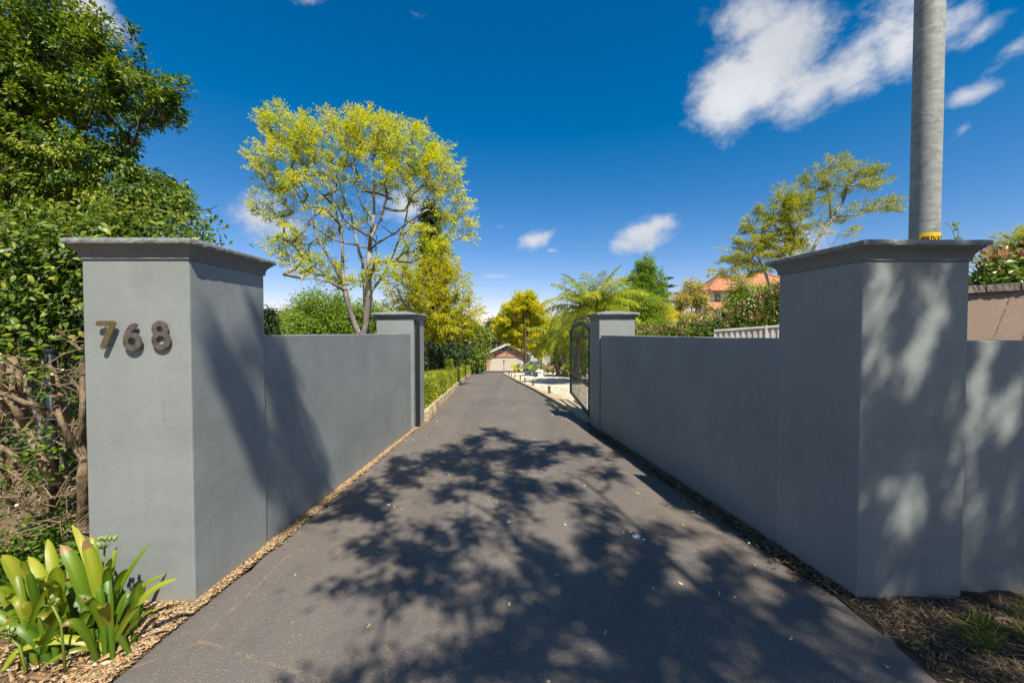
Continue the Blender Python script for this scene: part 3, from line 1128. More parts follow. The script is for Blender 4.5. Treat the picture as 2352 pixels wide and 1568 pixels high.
# steel channel that catches the gate
mb = MB()
cx0, cy0 = -1.632, 6.70
mb.prism([(cx0 + .0, cy0), (cx0 + .05, cy0), (cx0 + .05, cy0 + .015), (cx0 + .002, cy0 + .015)], 0.0, 1.80)
mb.prism([(cx0 + .004, cy0 + .10), (cx0 + .055, cy0 + .10), (cx0 + .055, cy0 + .115), (cx0 + .006, cy0 + .115)], 0.0, 1.80)
mb.prism([(cx0 + .0025, cy0 + .015), (cx0 + .012, cy0 + .015), (cx0 + .014, cy0 + .10), (cx0 + .005, cy0 + .10)], 0.0, 1.80)
mb.build('catch_channel', M['black_metal'], pil_gl)

# house number: numerals stand off the render on pins
NY = QFL[0][1]


NUM_Y = NY


def num_pt(cx, cy, y):
    p = at(cx * .20140, 516.8 + cy * .20140, NUM_Y)
    return (p.x, y, p.z)


def arc(cx, cy, r, a0, a1, n):
    return [(cx + r * math.cos(R(a0 + (a1 - a0) * i / n)), cy + r * math.sin(R(a0 + (a1 - a0) * i / n))) for i in range(n + 1)]


def numeral(loops, mat, stand, label, thick=0.008):
    global NUM_Y
    NUM_Y = NY - stand - thick
    tri = tessellate_polygon([[Vector((x, y, 0)) for x, y in lp] for lp in loops])
    flat = [p for lp in loops for p in lp]
    n = len(flat)
    y0, y1 = NY - stand - thick, NY - stand
    mb = MB()
    vs = [num_pt(x, y, y0) for x, y in flat] + [num_pt(x, y, y1) for x, y in flat]
    fs = []
    for t in tri:
        fs.append(tuple(t))
        fs.append(tuple(n + i for i in reversed(t)))
    b = 0
    for lp in loops:
        k = len(lp)
        for i in range(k):
            fs.append((b + i, b + (i + 1) % k, n + b + (i + 1) % k, n + b + i))
        b += k
    mb.add(vs, fs)
    o = mb.build('numeral', mat, pil_num)
    o['label'] = label
    bm = bmesh.new()
    bm.from_mesh(o.data)
    bmesh.ops.recalc_face_normals(bm, faces=bm.faces)
    bm.to_mesh(o.data)
    bm.free()
    c = [sum(p[0] for p in loops[0]) / len(loops[0]), sum(p[1] for p in loops[0]) / len(loops[0])]
    pn = MB()
    for dx, dy in pins[label[-1]]:
        a = Vector(num_pt(dx, dy, y1))
        pn.tube([a, (a.x, NY + .004, a.z)], .004, 6)
    pn.build('fixing_pin', M['num_grey'], o)


pins = {'7': [(1140, 1120), (1180, 1370)], '6': [(1420, 1300), (1560, 1400)], '8': [(1735, 1180), (1920, 1330)]}
seven = arc(1118, 1121, 30, 90, 270, 8) + [(1280, 1091)] + arc(1283, 1121, 30, -85, 20, 5) + [(1202, 1392)] + arc(1171, 1384, 31, 22, 198, 8) + [(1232, 1151)]
numeral([seven], M['num_gold'], 0.028, 'brass numeral 7')
six = arc(1504, 1330, 106, -78, 175, 20) + [(1399, 1300), (1405, 1262), (1421, 1220), (1450, 1170), (1485, 1130)] + arc(1533, 1144, 28, -125, 60, 6) + [(1520, 1192), (1500, 1222)]
numeral([six, arc(1502, 1326, 45, 0, 345, 22)], M['num_grey'], 0.020, 'dull bronze numeral 6')
a_ = math.degrees(math.asin(61 / 92))
eight = arc(1817, 1184, 93, 90 + 52, 360 + 38, 18) + arc(1832, 1314, 108, -52, 180 + 58, 22)
numeral([eight, arc(1817, 1184, 34, 0, 340, 17), arc(1830, 1312, 50, 0, 345, 22)], M['num_grey'], 0.014, 'tarnished numeral 8')

# ------------------------------------------------------------------ rendered walls


def wall(label, a, b, th, side, ztop, zb=-0.3, cat='wall', name='garden_wall', mat='wall'):
    a, b = Vector(a), Vector(b)
    d = (b - a).normalized()
    nrm = Vector((-d.y, d.x)) * side * th
    poly = [a, b, b + nrm, a + nrm]
    if (b - a).cross(nrm) < 0:
        poly = [a, a + nrm, b + nrm, b]
    mb = MB()
    za, zc = (ztop, ztop) if not isinstance(ztop, (list, tuple)) else ztop
    mb.prism(poly, zb, [za if (p - a).length < (p - b).length else zc for p in poly])
    o = mb.build(name, M[mat], None, (a.x, a.y, 0), bevel=0.007)
    return tag(o, label, cat)


wall('low grey rendered wall in sun joining the numbered pillar to the hedge-side gate pillar', (-1.872, 2.987), (-1.655, 6.50), 0.17, 1, 1.578)
wall('low grey rendered wall in shade joining the dappled pillar to the iron gate pillar', (2.012, 2.992), (1.452, 6.50), 0.17, -1, 1.553)
wall('low grey rendered wall running off beyond the dappled pillar in front of the pole', (2.700, 2.432), (7.5, 2.52), 0.17, 1, 1.548)

# pink neighbour wall with a stone coping
pk = thing('boundary_wall', 'pink textured cracked wall topped with dark stone coping behind the pole', 'wall', (4.9, 4.9, 0))
pa, pb = at(2180, 660, 4.9), at(2500, 640, 4.6)
mb = MB()
mb.prism([(pa.x, pa.y), (pb.x, pb.y), (pb.x, pb.y + .22), (pa.x, pa.y + .22)], -0.2, [pa.z - .085, pb.z - .085, pb.z - .085, pa.z - .085])
mb.build('wall_face', M['pink'], pk)
nst = 4
for i in range(nst):
    t0, t1 = i / nst + .004, (i + 1) / nst - .004
    q0, q1 = pa.lerp(pb, t0), pa.lerp(pb, t1)
    n_ = 14
    rr = []
    for j in range(n_ + 1):
        c = q0.lerp(q1, j / n_)
        f = lambda s=.010: random.uniform(-s, s)
        rr.append([Vector((c.x, c.y - .05 + f(), c.z - .086 + f(.004))), Vector((c.x, c.y + .27 + f(), c.z - .086)), Vector((c.x, c.y + .26 + f(), c.z + f())), Vector((c.x, c.y - .04 + f(), c.z + f()))])
    m2 = MB()
    m2.rings(rr)
    m2.build('coping_stone', M['stone'], pk)

# ------------------------------------------------------------------ steel pole with sticker
PC = Vector((3.52, 3.42))
pole = thing('street_pole', 'tall galvanised steel pole with a yellow sticker behind the dappled pillar', 'pole', (PC.x, PC.y, 0))
pR = 0.098
mb = MB()
mb.lathe([(pR * 1.12, -0.3), (pR * 1.12, 0.02), (pR, 0.03), (pR, 1.0), (pR * .985, 3), (pR * .93, 9.5), (0.02, 9.55)], (PC.x, PC.y, 0), 40)
o = mb.build('shaft', M['galv'], pole, smooth=True)


def cyl(ang, z, r):
    return (PC.x + r * math.cos(ang), PC.y + r * math.sin(ang), z)


a_cam = math.atan2(-PC.y, -PC.x)
zt = at(2140, 536, PC.y - .05).z
A0, A1 = a_cam - 0.30, a_cam + 1.65
mb = MB()
ns = 22
ring0, ring1 = [], []
for i in range(ns + 1):
    ang = A0 + (A1 - A0) * i / ns
    ring0.append(cyl(ang, zt - .16, pR + .0015))
    ring1.append(cyl(ang, zt, pR + .0015))
vs = ring0 + ring1
mb.add(vs, [(i, i + 1, ns + 2 + i, ns + 1 + i) for i in range(ns)])
mb.build('sticker', M['label'], pole)
fc = bpy.data.curves.new('print', 'FONT')
fc.body = 'PRIVATE'
fc.size = 0.058
fc.offset = 0.0012
fo = bpy.data.objects.new('print', fc)
COL.objects.link(fo)
bpy.context.view_layer.update()
me = bpy.data.meshes.new_from_object(fo.evaluated_get(bpy.context.evaluated_depsgraph_get()))
bpy.data.objects.remove(fo)
bm = bmesh.new()
bm.from_mesh(me)
bmesh.ops.subdivide_edges(bm, edges=[e for e in bm.edges if e.calc_length() > .02], cuts=2)
xs = [v.co.x for v in bm.verts]
for v in bm.verts:
    ang = A0 + 0.16 + (v.co.x - min(xs)) / pR * 0.84
    v.co = Vector(cyl(ang, zt - .030 - .042 + v.co.y, pR + .003)) - ORIG[pole.name]
bm.to_mesh(me)
bm.free()
me.materials.clear()
me.materials.append(M['ink'])
finish(me, 'lettering', pole)

# ------------------------------------------------------------------ open iron gate
GX0, GY0, GX1, GY1 = 1.425, 7.20, 1.50, 10.15
gate = thing('iron_gate', 'black iron swing gate with arched top standing open along the drive', 'gate', (GX0, GY0, 0))


def gp(t, z):
    return Vector((GX0 + (GX1 - GX0) * t, GY0 + (GY1 - GY0) * t, z))


ga = math.atan2(GY1 - GY0, GX1 - GX0)
gl = math.hypot(GX1 - GX0, GY1 - GY0)


def arch(t, base=1.60, rise=0.27):
    return base + rise * math.sqrt(max(0, 1 - (2 * t - 1) ** 2)) ** 1.0 if 0 <= t <= 1 else base


for t, zt_ in ((0.01, 1.62), (0.99, 1.66)):
    mb = MB()
    c = gp(t, (zt_ + .06) / 2)
    mb.box(c, (.055, .055, zt_ - .06), ga)
    st = mb.build('stile', M['black_metal'], gate)
    mb = MB()
    mb.box((c.x, c.y, zt_ + .008), (.062, .062, .016), ga)
    mb.build('stile_cap', M['black_metal'], st)
for z, h in ((0.075, .055), (0.60, .055), (1.50, .05)):
    mb = MB()
    c = gp(.5, z)
    mb.box(c, (gl - .06, .042, h), ga)
    mb.build('rail', M['black_metal'], gate)
for k, (bb, rs) in enumerate(((1.53, .22), (1.595, .225))):
    mb = MB()
    mb.tube([gp(.02 + .96 * i / 28, arch(i / 28, bb, rs)) for i in range(29)], .013, 6)
    mb.build('arch_bar', M['black_metal'], gate)
npk = 19
for i in range(npk):
    t = .035 + .93 * i / (npk - 1)
    tt = (t - .02) / .96
    z1 = arch(tt, 1.66, .225)
    mb = MB()
    mb.tube([gp(t, .10), gp(t, z1)], .0070, 6)
    mb.tube([gp(t, z1), gp(t, z1 + .012), gp(t, z1 + .03), gp(t, z1 + .085)], [.007, .013, .010, .001], 6)
    mb.build('picket', M['black_metal'], gate)
    if i < npk - 1:
        tm = t + .93 / (npk - 1) / 2
        c = gp(tm, (arch((tm - .02) / .96, 1.53, .22) + arch((tm - .02) / .96, 1.595, .225)) / 2)
        mb = MB()
        dd = Vector((math.cos(ga), math.sin(ga), 0))
        mb.tube([c + dd * .050 * math.cos(2 * math.pi * q / 10) + Vector((0, 0, .030 * math.sin(2 * math.pi * q / 10))) for q in range(11)], .006, 4, False)
        mb.build('ring', M['black_metal'], gate)
for z in (.35, 1.3):
    mb = MB()
    mb.box((GX0 - .01, 7.165, z), (.04, .075, .09), 0)
    mb.build('hinge', M['black_metal'], gate)

# ------------------------------------------------------------------ sandstone edgings
lk = thing('stone_edging', 'sandstone block edging along the foot of the clipped box hedge', 'edging', (-1.55, 7.3, 0))
y = 7.28
while y < 44:
    ln = 0.62 if y < 20 else 1.2
    y2 = y + ln
    rr = []
    nn = 7
    rg = .016 if y > 8.5 else .028
    for j in range(nn + 1):
        yy = y + .006 + (ln - .012) * j / nn
        x = lin(DL, yy) - 0.03
        z = prof(yy)
        f = lambda s=rg: random.uniform(-s, s)
        rr.append([Vector((x + f(), yy, z - .1)), Vector((x + f(), yy, z + .07)), Vector((x + f(.006), yy, z + .165 + f(.006))), Vector((x - .2, yy, z + .17)), Vector((x - .2, yy, z - .1))])
    mb = MB()
    mb.rings(rr)
    mb.build('block', M['sandstone'], lk)
    y = y2
rk = thing('stone_edging', 'flat sandstone edging between the driveway and the white gravel', 'edging', (1.4, 7.2, 0))
y = 7.2
while y < 45:
    ln = 0.55 if y < 20 else 1.1
    a, b = y + .005, y + ln - .005
    wd = 0.40 if y < 11 else (.30 if y < 14 else .2)
    mb = MB()
    rr = []
    for j in range(6):
        yy = a + (b - a) * j / 5
        xe = lin(DRT, yy) + .015 + random.uniform(-.014, .014)
        z = prof(yy)
        rr.append([Vector((xe, yy, z - .1)), Vector((xe + wd, yy, z - .1)), Vector((xe + wd, yy, z + .066)), Vector((xe, yy, z + .062 + random.uniform(-.005, .005)))])
    mb.rings(rr)
    mb.build('flat_stone', M['sandstone'], rk)
    y += ln
# concrete footing strip below the open gate
mb = MB()
mb.prism([(1.50, 7.2), (1.78, 7.2), (1.82, 9.9), (1.54, 9.9)], -0.3, [0.035, 0.035, -.06, -.06])
tag(mb.build('footing', M['concrete'], None, (1.5, 7.2, 0), bevel=.01), 'pale concrete footing strip under the open iron gate', 'footing')

# old paint splashes on the asphalt
for k, (px, py, rr_) in enumerate(((1462, 1241, .030), (1448, 1231, .011), (1478, 1247, .012), (1432, 1232, .008), (893, 1166, .018), (905, 1172, .010))):
    c = on_ground(px, py)
    tt = (c.x - lin(DL, c.y)) / (lin(DRT, c.y) - lin(DL, c.y))
    z = prof(c.y) + .012 + .022 * (1 - (2 * tt - 1) ** 2) + .004
    n_ = 14
    vs = [(c.x, c.y, z + .001)] + [(c.x + rr_ * random.uniform(.4, 1.35) * math.cos(2 * math.pi * i / n_), c.y + rr_ * 1.5 * random.uniform(.4, 1.35) * math.sin(2 * math.pi * i / n_), z) for i in range(n_)]
    mb = MB()
    mb.add(vs, [(0, 1 + i, 1 + (i + 1) % n_) for i in range(n_)])
    mb.build('paint_splash', M['white'], None, kind='stuff')

# bollards in the gravel
for k, (bx, by, ty) in enumerate([(1262, 905, 887), (1224, 886, 872.6), (1206, 878.6, 868), (1195, 873, 863.5), (1182.7, 867.4, 859), (1175, 865, 857.5), (1170, 862, 855.3), (1167, 859.8, 853.5)]):
    Y = 914.7 * 0.955 / (by - 836.2)
    p = at(bx, by, Y)
    z0 = prof(Y) + .04
    h = max(.25, (by - ty) * Y / F)
    lean = (-.05 if k in (0, 2) else 0.0) + random.uniform(-.01, .01)
    which = ['nearest to the iron gate', 'second along from the iron gate', 'third along from the iron gate', 'fourth along from the iron gate', 'fourth from the lamp post end', 'third from the lamp post end', 'second from the lamp post end', 'closest to the lamp post'][k]
    t = thing('bollard_light', 'short dark steel bollard in white gravel, ' + which, 'bollard', (p.x, Y, z0), 'short bollards along the gravel edge')
    for s in (-1, 1):
        mb = MB()
        mb.rings([[Vector((p.x + s * .021 + dx + lean * zz, Y + dy, z0 + zz)) for dx, dy in ((-.017, -.03), (.017, -.03), (.017, .03), (-.017, .03))] for zz in (-.03, h)])
        mb.build('upright', M['steel_post'], t)
    mb = MB()
    mb.box((p.x + lean * h, Y, z0 + h * .5), (.008, .02, h * .96))
    mb.build('web', M['black_metal'], t)
    mb = MB()
    mb.box((p.x + lean * h, Y, z0 + h + .006), (.078, .064, .010))
    mb.build('cap', M['steel_post'], t)

# ------------------------------------------------------------------ lamp post
Y = 48.0
lp = at(1157.3, 854.6, Y)
z0 = prof(Y)
hh = at(1157.3, 826.5, Y).z - z0
t = thing('lamp_post', 'slim black garden lamp post at the end of the drive before the garage', 'lamp post', (lp.x, Y, z0))
mb = MB()
mb.lathe([(.07, 0), (.07, .04), (.04, .08), (.027, .16), (.025, hh * .72), (.04, hh * .73), (.02, hh * .75)], (lp.x, Y, z0), 10)
mb.build('post', M['black_metal'], t)
mb = MB()
mb.lathe([(.05, hh * .75), (.085, hh * .90)], (lp.x, Y, z0), 6)
ln_ = mb.build('lantern', M['lamp_glass'], t)
mb = MB()
mb.lathe([(.13, hh * .90), (.12, hh * .915), (.05, hh * .965), (.015, hh * .985), (.02, hh), (.002, hh * 1.015)], (lp.x, Y, z0), 6)
mb.build('lantern_roof', M['black_metal'], t)

# ------------------------------------------------------------------ garage
GYR = 58.0
gz = at(1165, 851.6, GYR).z
garage = thing('garage', 'red brick garage with cream gable trim and wide beige roller door', 'garage', (at(1165, 851, GYR).x, GYR, gz))


def G(px, py, dy=0.0):
    p = at(px, py, GYR)
    return Vector((p.x, GYR + dy, p.z))


WL, WR = G(1117, 851.6).x, G(1214, 851.6).x
AX = (WL + WR) / 2
DX0, DX1 = G(1125, 851).x, G(1204.6, 851).x
DZT = G(1165, 819.4).z
EZ = G(1117, 812.5).z
SL = (G(1166, 788).z - G(1108, 814).z) / (G(1166, 788).x - G(1108, 814).x)
AZ = EZ + SL * (AX - WL)
DEP = 7.0
# brick front built round the door opening
mb = MB()
mb.prism([(WL, GYR), (DX0, GYR), (DX0, GYR + .23), (WL, GYR + .23)], gz - .3, DZT)
mb.prism([(DX1, GYR), (WR, GYR), (WR, GYR + .23), (DX1, GYR + .23)], gz - .3, DZT)
g5 = [(WL, DZT), (WR, DZT), (WR, EZ), (AX, AZ), (WL, EZ)]
vs = [(x, GYR, z) for x, z in g5] + [(x, GYR + .23, z) for x, z in g5]
mb.add(vs, [(0, 1, 2, 3, 4), (9, 8, 7, 6, 5)] + [(i, 5 + i, 5 + (i + 1) % 5, (i + 1) % 5) for i in range(5)])
mb.prism([(WL, GYR + .232), (WL + .23, GYR + .232), (WL + .23, GYR + DEP), (WL, GYR + DEP)], gz - .3, EZ - .01)
mb.prism([(WR - .23, GYR + .232), (WR, GYR + .232), (WR, GYR + DEP), (WR - .23, GYR + DEP)], gz - .3, EZ - .01)
mb.build('brick_wall', M['brick'], garage)
gd = MB()
npan = 5
ph = (DZT - gz) / npan
gd.box(((DX0 + DX1) / 2, GYR + .17, (gz + DZT) / 2), (DX1 - DX0, .03, DZT - gz))
gdo = gd.build('roller_door', M['door'], garage)
for i in range(npan):
    mb = MB()
    mb.box(((DX0 + DX1) / 2, GYR + .145, gz + ph * (i + .5)), (DX1 - DX0 - .03, .03, ph - .022))
    mb.build('panel', M['door'], gdo, bevel=.006)
OV = .58
ex, ez = WL - OV, EZ - SL * OV
ex2 = WR + OV
for sgn, xe in ((-1, ex), (1, ex2)):
    rf = MB()
    top = .16
    y0, y1 = GYR - .62, GYR + DEP + .4
    pts = [(xe, ez), (AX, AZ + .0)]
    vs = [(xe, y0, ez + .04), (AX, y0, AZ + .06), (AX, y1, AZ + .06), (xe, y1, ez + .04), (xe, y0, ez + .13), (AX, y0, AZ + .17), (AX, y1, AZ + .17), (xe, y1, ez + .13)]
    rf.add(vs, [(3, 2, 1, 0), (4, 5, 6, 7), (0, 1, 5, 4), (1, 2, 6, 5), (2, 3, 7, 6), (3, 0, 4, 7)])
    rf.build('roof', M['grey_roof'], garage)
    fb = MB()
    y0, y1 = GYR - .655, GYR - .625
    vs = [(xe, y0, ez - .10), (AX, y0, AZ - .08), (AX, y1, AZ - .08), (xe, y1, ez - .10), (xe, y0, ez + .16), (AX, y0, AZ + .19), (AX, y1, AZ + .19), (xe, y1, ez + .16)]
    fb.add(vs, [(3, 2, 1, 0), (4, 5, 6, 7), (0, 1, 5, 4), (1, 2, 6, 5), (2, 3, 7, 6), (3, 0, 4, 7)])
    fb.build('fascia', M['cream'], garage)
    sf = MB()
    xa, xb = (xe, WL) if sgn < 0 else (WR, xe)
    sf.prism([(xa, GYR - .62), (xb, GYR - .62), (xb, GYR - .01), (xa, GYR - .01)], ez - .10, ez - .03)
    sf.build('soffit_box', M['cream'], garage)
# fan window
wc = Vector((AX, GYR - .012, G(1165, 806.3).z))
wr = 0.95
seg = 16
mb = MB()
vs = [(wc.x, wc.y + .008, wc.z)] + [(wc.x + wr * math.cos(math.pi * i / seg), wc.y + .008, wc.z + wr * .86 * math.sin(math.pi * i / seg)) for i in range(seg + 1)]
mb.add(vs, [(0, i, i + 1) for i in range(1, seg + 1)])
win = mb.build('fan_window', M['dark_glass'], garage)
mb = MB()
mb.tube([(wc.x + wr * math.cos(math.pi * i / seg), wc.y, wc.z + wr * .86 * math.sin(math.pi * i / seg)) for i in range(seg + 1)], .035, 6)
mb.box((wc.x, wc.y - .005, wc.z - .02), (2 * wr + .22, .08, .07))
mb.build('frame', M['white'], win)
for an in (45, 90, 135):
    mb = MB()
    mb.tube([wc, (wc.x + wr * .97 * math.cos(R(an)), wc.y, wc.z + wr * .84 * math.sin(R(an)))], .03, 4)
    mb.build('glazing_bar', M['white'], win)
fl = G(1140, 806, -.05)
mb = MB()
mb.box((fl.x - .14, fl.y - .06, fl.z + .05), (.2, .1, .16), .3)
mb.box((fl.x + .14, fl.y - .06, fl.z + .05), (.2, .1, .16), -.3)
mb.box((fl.x, fl.y, fl.z), (.3, .06, .06))
mb.box((fl.x + .02, fl.y - .04, fl.z - .12), (.1, .09, .12))
mb.build('floodlight', M['white'], garage)
ca_ = G(1164, 813, -.03)
mb = MB()
mb.box(ca_, (.08, .06, .22))
mb.box((ca_.x, ca_.y - .1, ca_.z + .06), (.07, .18, .07))
mb.build('wall_lamp', M['black_metal'], garage)
al = G(1137, 817, -.02)
mb = MB()
mb.box(al, (.42, .10, .22))
mb.build('alarm_box', mat_plain('red_brown_box', (0.16, 0.05, 0.035), 0.6), garage)
hd = G(1192, 838, .12)
mb = MB()
mb.box(hd, (.1, .04, .06))
mb.build('door_handle', M['black_metal'], garage)
sheet('apron', M['slabcon'], frange(52.5, 57.98, .6), lambda y: G(1108, 851).x, lambda y: 9.0, 8, 0.05)

# ------------------------------------------------------------------ cream shed panel behind the car
t = thing('carport_wall', 'pale ribbed metal carport wall beside the brick garage', 'carport', (4, 60, gz))
x0, x1 = at(1217, 830, 60).x, at(1264, 830, 60).x
z1 = at(1240, 815, 60).z
nrib = 8
for i in range(nrib):
    a, b = x0 + (x1 - x0) * i / nrib, x0 + (x1 - x0) * (i + 1) / nrib
    mb = MB()
    mb.box(((a + b) / 2, 60, (gz + z1) / 2), (b - a - .03, .05, z1 - gz))
    mb.build('panel', M['fence_white'], t)
mb = MB()
mb.box(((x0 + x1) / 2, 60.04, (gz + z1) / 2), (x1 - x0, .03, z1 - gz))
mb.build('backing', M['fence_white'], t)
mb = MB()
xr_ = at(1300, 820, 60).x
mb.box(((x0 + xr_) / 2, 61.6, z1 + .06), (xr_ - x0 + .3, 3.4, .1))
mb.build('roof', M['grey_roof'], t)
for px in (1268, 1298):
    p = at(px, 830, 60)
    mb = MB()
    mb.box((p.x, 60.1, (gz + z1) / 2), (.09, .09, z1 - gz))
    mb.build('post', M['white'], t)

# ------------------------------------------------------------------ car
CY = 56.0
cz = prof(CY) + .05
cx0, cx1 = at(1203, 845, CY).x, at(1277, 845, CY).x
car = thing('parked_car', 'silver blue hatchback parked beside the brick garage behind the garden plants', 'car', ((cx0 + cx1) / 2, CY, cz))
LN = cx1 - cx0


def cp(s, w, z):
    return Vector((cx0 + s * LN, CY + w, cz + z))


st = [(0.0, .30, .80, .62), (.02, .26, .92, .74), (.10, .24, 1.0, .84), (.25, .22, .98, .86), (.45, .2, .95, .88), (.62, .2, .94, .88), (.70, .2, .93, .88), (.82, .21, .84, .86), (.93, .24, .74, .78), (.985, .28, .64, .66), (1.0, .32, .56, .55)]
mb = MB()
rr = []
for s, zb, zt2, w in st:
    rr.append([cp(s, -w * .88, zb), cp(s, w * .88, zb), cp(s, w, zb + .12), cp(s, w, zt2 - .16), cp(s, w * .92, zt2), cp(s, -w * .92, zt2), cp(s, -w, zt2 - .16), cp(s, -w, zb + .12)])
mb.rings(rr)
mb.build('body', M['car'], car, smooth=False, bevel=.02)
cab = [(.03, .94, .68), (.12, 1.26, .62), (.25, 1.40, .60), (.42, 1.43, .60), (.54, 1.38, .60), (.66, 1.14, .64), (.74, .92, .70)]
mb = MB()
rr = []
for s, zt2, w in cab:
    rr.append([cp(s, -.80, .9), cp(s, .80, .9), cp(s, w, zt2 - .03), cp(s, w * .8, zt2), cp(s, -w * .8, zt2), cp(s, -w, zt2 - .03)])
mb.rings(rr)
mb.build('cabin', M['car'], car, bevel=.015)
for side in (-1, 1):
    for (s0, s1, a0, a1) in ((.14, .30, 1.24, 1.33), (.315, .47, 1.34, 1.35), (.485, .665, 1.32, 1.10)):
        mb = MB()
        sl = s1 - s0
        lw = lambda s, z: side * (.815 - (z - .93) * .36)
        q = [(s0 - .0, .965), (s1, .955), (s1 - (.0 if a1 > 1.2 else .045), a1), (s0 + (.015 if s0 < .2 else 0), a0)]
        vs = [cp(s, lw(s, z), z) for s, z in q] + [cp(s, lw(s, z) - side * .02, z) for s, z in q]
        mb.add(vs, [(0, 1, 2, 3), (7, 6, 5, 4), (0, 4, 5, 1), (1, 5, 6, 2), (2, 6, 7, 3), (3, 7, 4, 0)])
        mb.build('side_window', M['dark_glass'], car)
    mb = MB()
    c = cp(.635, side * .93, .98)
    mb.box(c, (.16, .14, .12))
    mb.build('mirror', M['car'], car, bevel=.02)
    for s in (.17, .81):
        w = MB()
        c = cp(s, side * .80, .31)
        prof_t = [(.0, 0), (.31, 0), (.33, .04), (.33, .16), (.31, .2), (0, .2)]
        rings = [[Vector((c.x + r_ * math.cos(2 * math.pi * k / 20), c.y + (h_ - .1), c.z + r_ * math.sin(2 * math.pi * k / 20))) for k in range(20)] for r_, h_ in [(max(.01, a), b) for a, b in prof_t]]
        w.rings(rings)
        wo = w.build('wheel', M['tyre'], car)
        w = MB()
        rings = [[Vector((c.x + r_ * math.cos(2 * math.pi * k / 10), c.y + side * h_, c.z + r_ * math.sin(2 * math.pi * k / 10))) for k in range(10)] for r_, h_ in ((.23, .101), (.21, .112), (.05, .09))]
        w.rings(rings)
        w.build('rim', M['rim'], wo)
    mb = MB()
    mb.box(cp(.955, side * .62, .62), (.22, .22, .10), side * -.35)
    mb.build('headlight', M['white'], car, bevel=.02)

# ------------------------------------------------------------------ statue, bench and stools on the gravel


def stool(label, px, py, Y, h, r):
    p = at(px, py, Y)
    z = prof(Y) + .03
    t_ = thing('stone_stool', label, 'stool', (p.x, Y, z), 'round white stone stools on the gravel')
    mb = MB()
    mb.lathe([(r * .85, 0), (r * .88, h * .08), (r * .70, h * .25), (r * .66, h * .5), (r * .74, h * .75), (r * .86, h * .82)], (p.x, Y, z), 18)
    mb.build('pedestal', M['white_stone'], t_, smooth=False)
    mb = MB()
    mb.lathe([(r * .9, h * .822), (r * 1.02, h * .85), (r * 1.02, h * .96), (r * .96, h)], (p.x, Y, z), 18)
    mb.build('seat', M['white_stone'], t_)


stool('round white stone stool on the gravel, clear of the bench', 1213, 866, 34.0, .36, .40)
stool('round white stone stool on the gravel, partly behind the bench', 1231.5, 866.5, 33.0, .40, .40)
Y = 29.5
bp = at(1241, 866, Y)
z = prof(Y) + .04
bench = thing('stone_bench', 'white cast stone garden bench on flared pedestals in the gravel', 'bench', (bp.x, Y, z))
for k, (dx, dy) in enumerate(((0.0, 0.0), (.22, .85))):
    mb = MB()
    rr = []
    for zz, w_ in ((0, .25), (.05, .25), (.07, .20), (.18, .15), (.28, .17), (.36, .24), (.40, .25)):
        rr.append([Vector((bp.x + dx + sx * w_, Y + dy + sy * .12, z + zz)) for sx, sy in ((-1, -1), (1, -1), (1, 1), (-1, 1))])
    mb.rings(rr)
    mb.build('leg', M['white_stone'], bench)
mb = MB()
mb.box((bp.x + .0, Y + .42, z + .442), (1.25, .46, .082), 1.32)
mb.build('seat', M['white_stone'], bench, bevel=.012)
Y = 36.0
sp_ = at(1231, 850, Y)
z = prof(Y) + .03
hs = at(1231, 832.5, Y).z - z
stt = thing('garden_statue', 'white garden statue of a small figure carrying a bowl on its head', 'statue', (sp_.x, Y, z))
mb = MB()
mb.box((sp_.x, Y, z + hs * .07), (.36, .36, hs * .14))
mb.box((sp_.x, Y, z + hs * .17), (.28, .28, hs * .06))
mb.build('plinth', M['white_stone'], stt, bevel=.01)
mb = MB()
b0 = z + hs * .2
hf = hs * .62
mb.tube([(sp_.x - .05, Y, b0), (sp_.x - .055, Y - .01, b0 + hf * .25), (sp_.x - .04, Y, b0 + hf * .48)], [.045, .052, .075], 8)
mb.tube([(sp_.x + .055, Y - .02, b0), (sp_.x + .05, Y - .03, b0 + hf * .25), (sp_.x + .04, Y, b0 + hf * .48)], [.045, .055, .075], 8)
mb.tube([(sp_.x, Y, b0 + hf * .42), (sp_.x, Y, b0 + hf * .55), (sp_.x + .01, Y, b0 + hf * .72), (sp_.x, Y, b0 + hf * .80)], [.10, .085, .105, .04], 10)
mb.sphere((sp_.x, Y, b0 + hf * .90), .075, 10, 8, 1.15)
for s in (-1, 1):
    mb.tube([(sp_.x + s * .10, Y, b0 + hf * .74), (sp_.x + s * .19, Y, b0 + hf * .85), (sp_.x + s * .13, Y, b0 + hf * 1.03)], [.04, .033, .028], 7)
mb.build('figure', M['white_stone'], stt, smooth=True)
mb = MB()
mb.lathe([(.05, hs * .82), (.12, hs * .85), (.20, hs * .93), (.23, hs), (.20, hs * .99), (.1, hs * .93)], (sp_.x, Y, z), 14)
mb.build('bowl', M['white_stone'], stt)

# ------------------------------------------------------------------ ribbed steel fence on the right
fa, fb_ = at(1800, 745.6, 8.0), at(1640, 757, 8.6)
fence = thing('steel_fence', 'cream ribbed steel sheet fence below the red tipped hedge', 'fence', (fa.x, fa.y, 0))
fd = (Vector((fb_.x, fb_.y)) - Vector((fa.x, fa.y)))
fl_ = fd.length
fang = math.atan2(fd.y, fd.x)


def fp(s, off=0.0):
    p = Vector((fa.x, fa.y)) + fd * s
    nrm = Vector((fd.y, -fd.x)).normalized()
    if nrm.y > 0:
        nrm = -nrm
    p += nrm * off
    return p


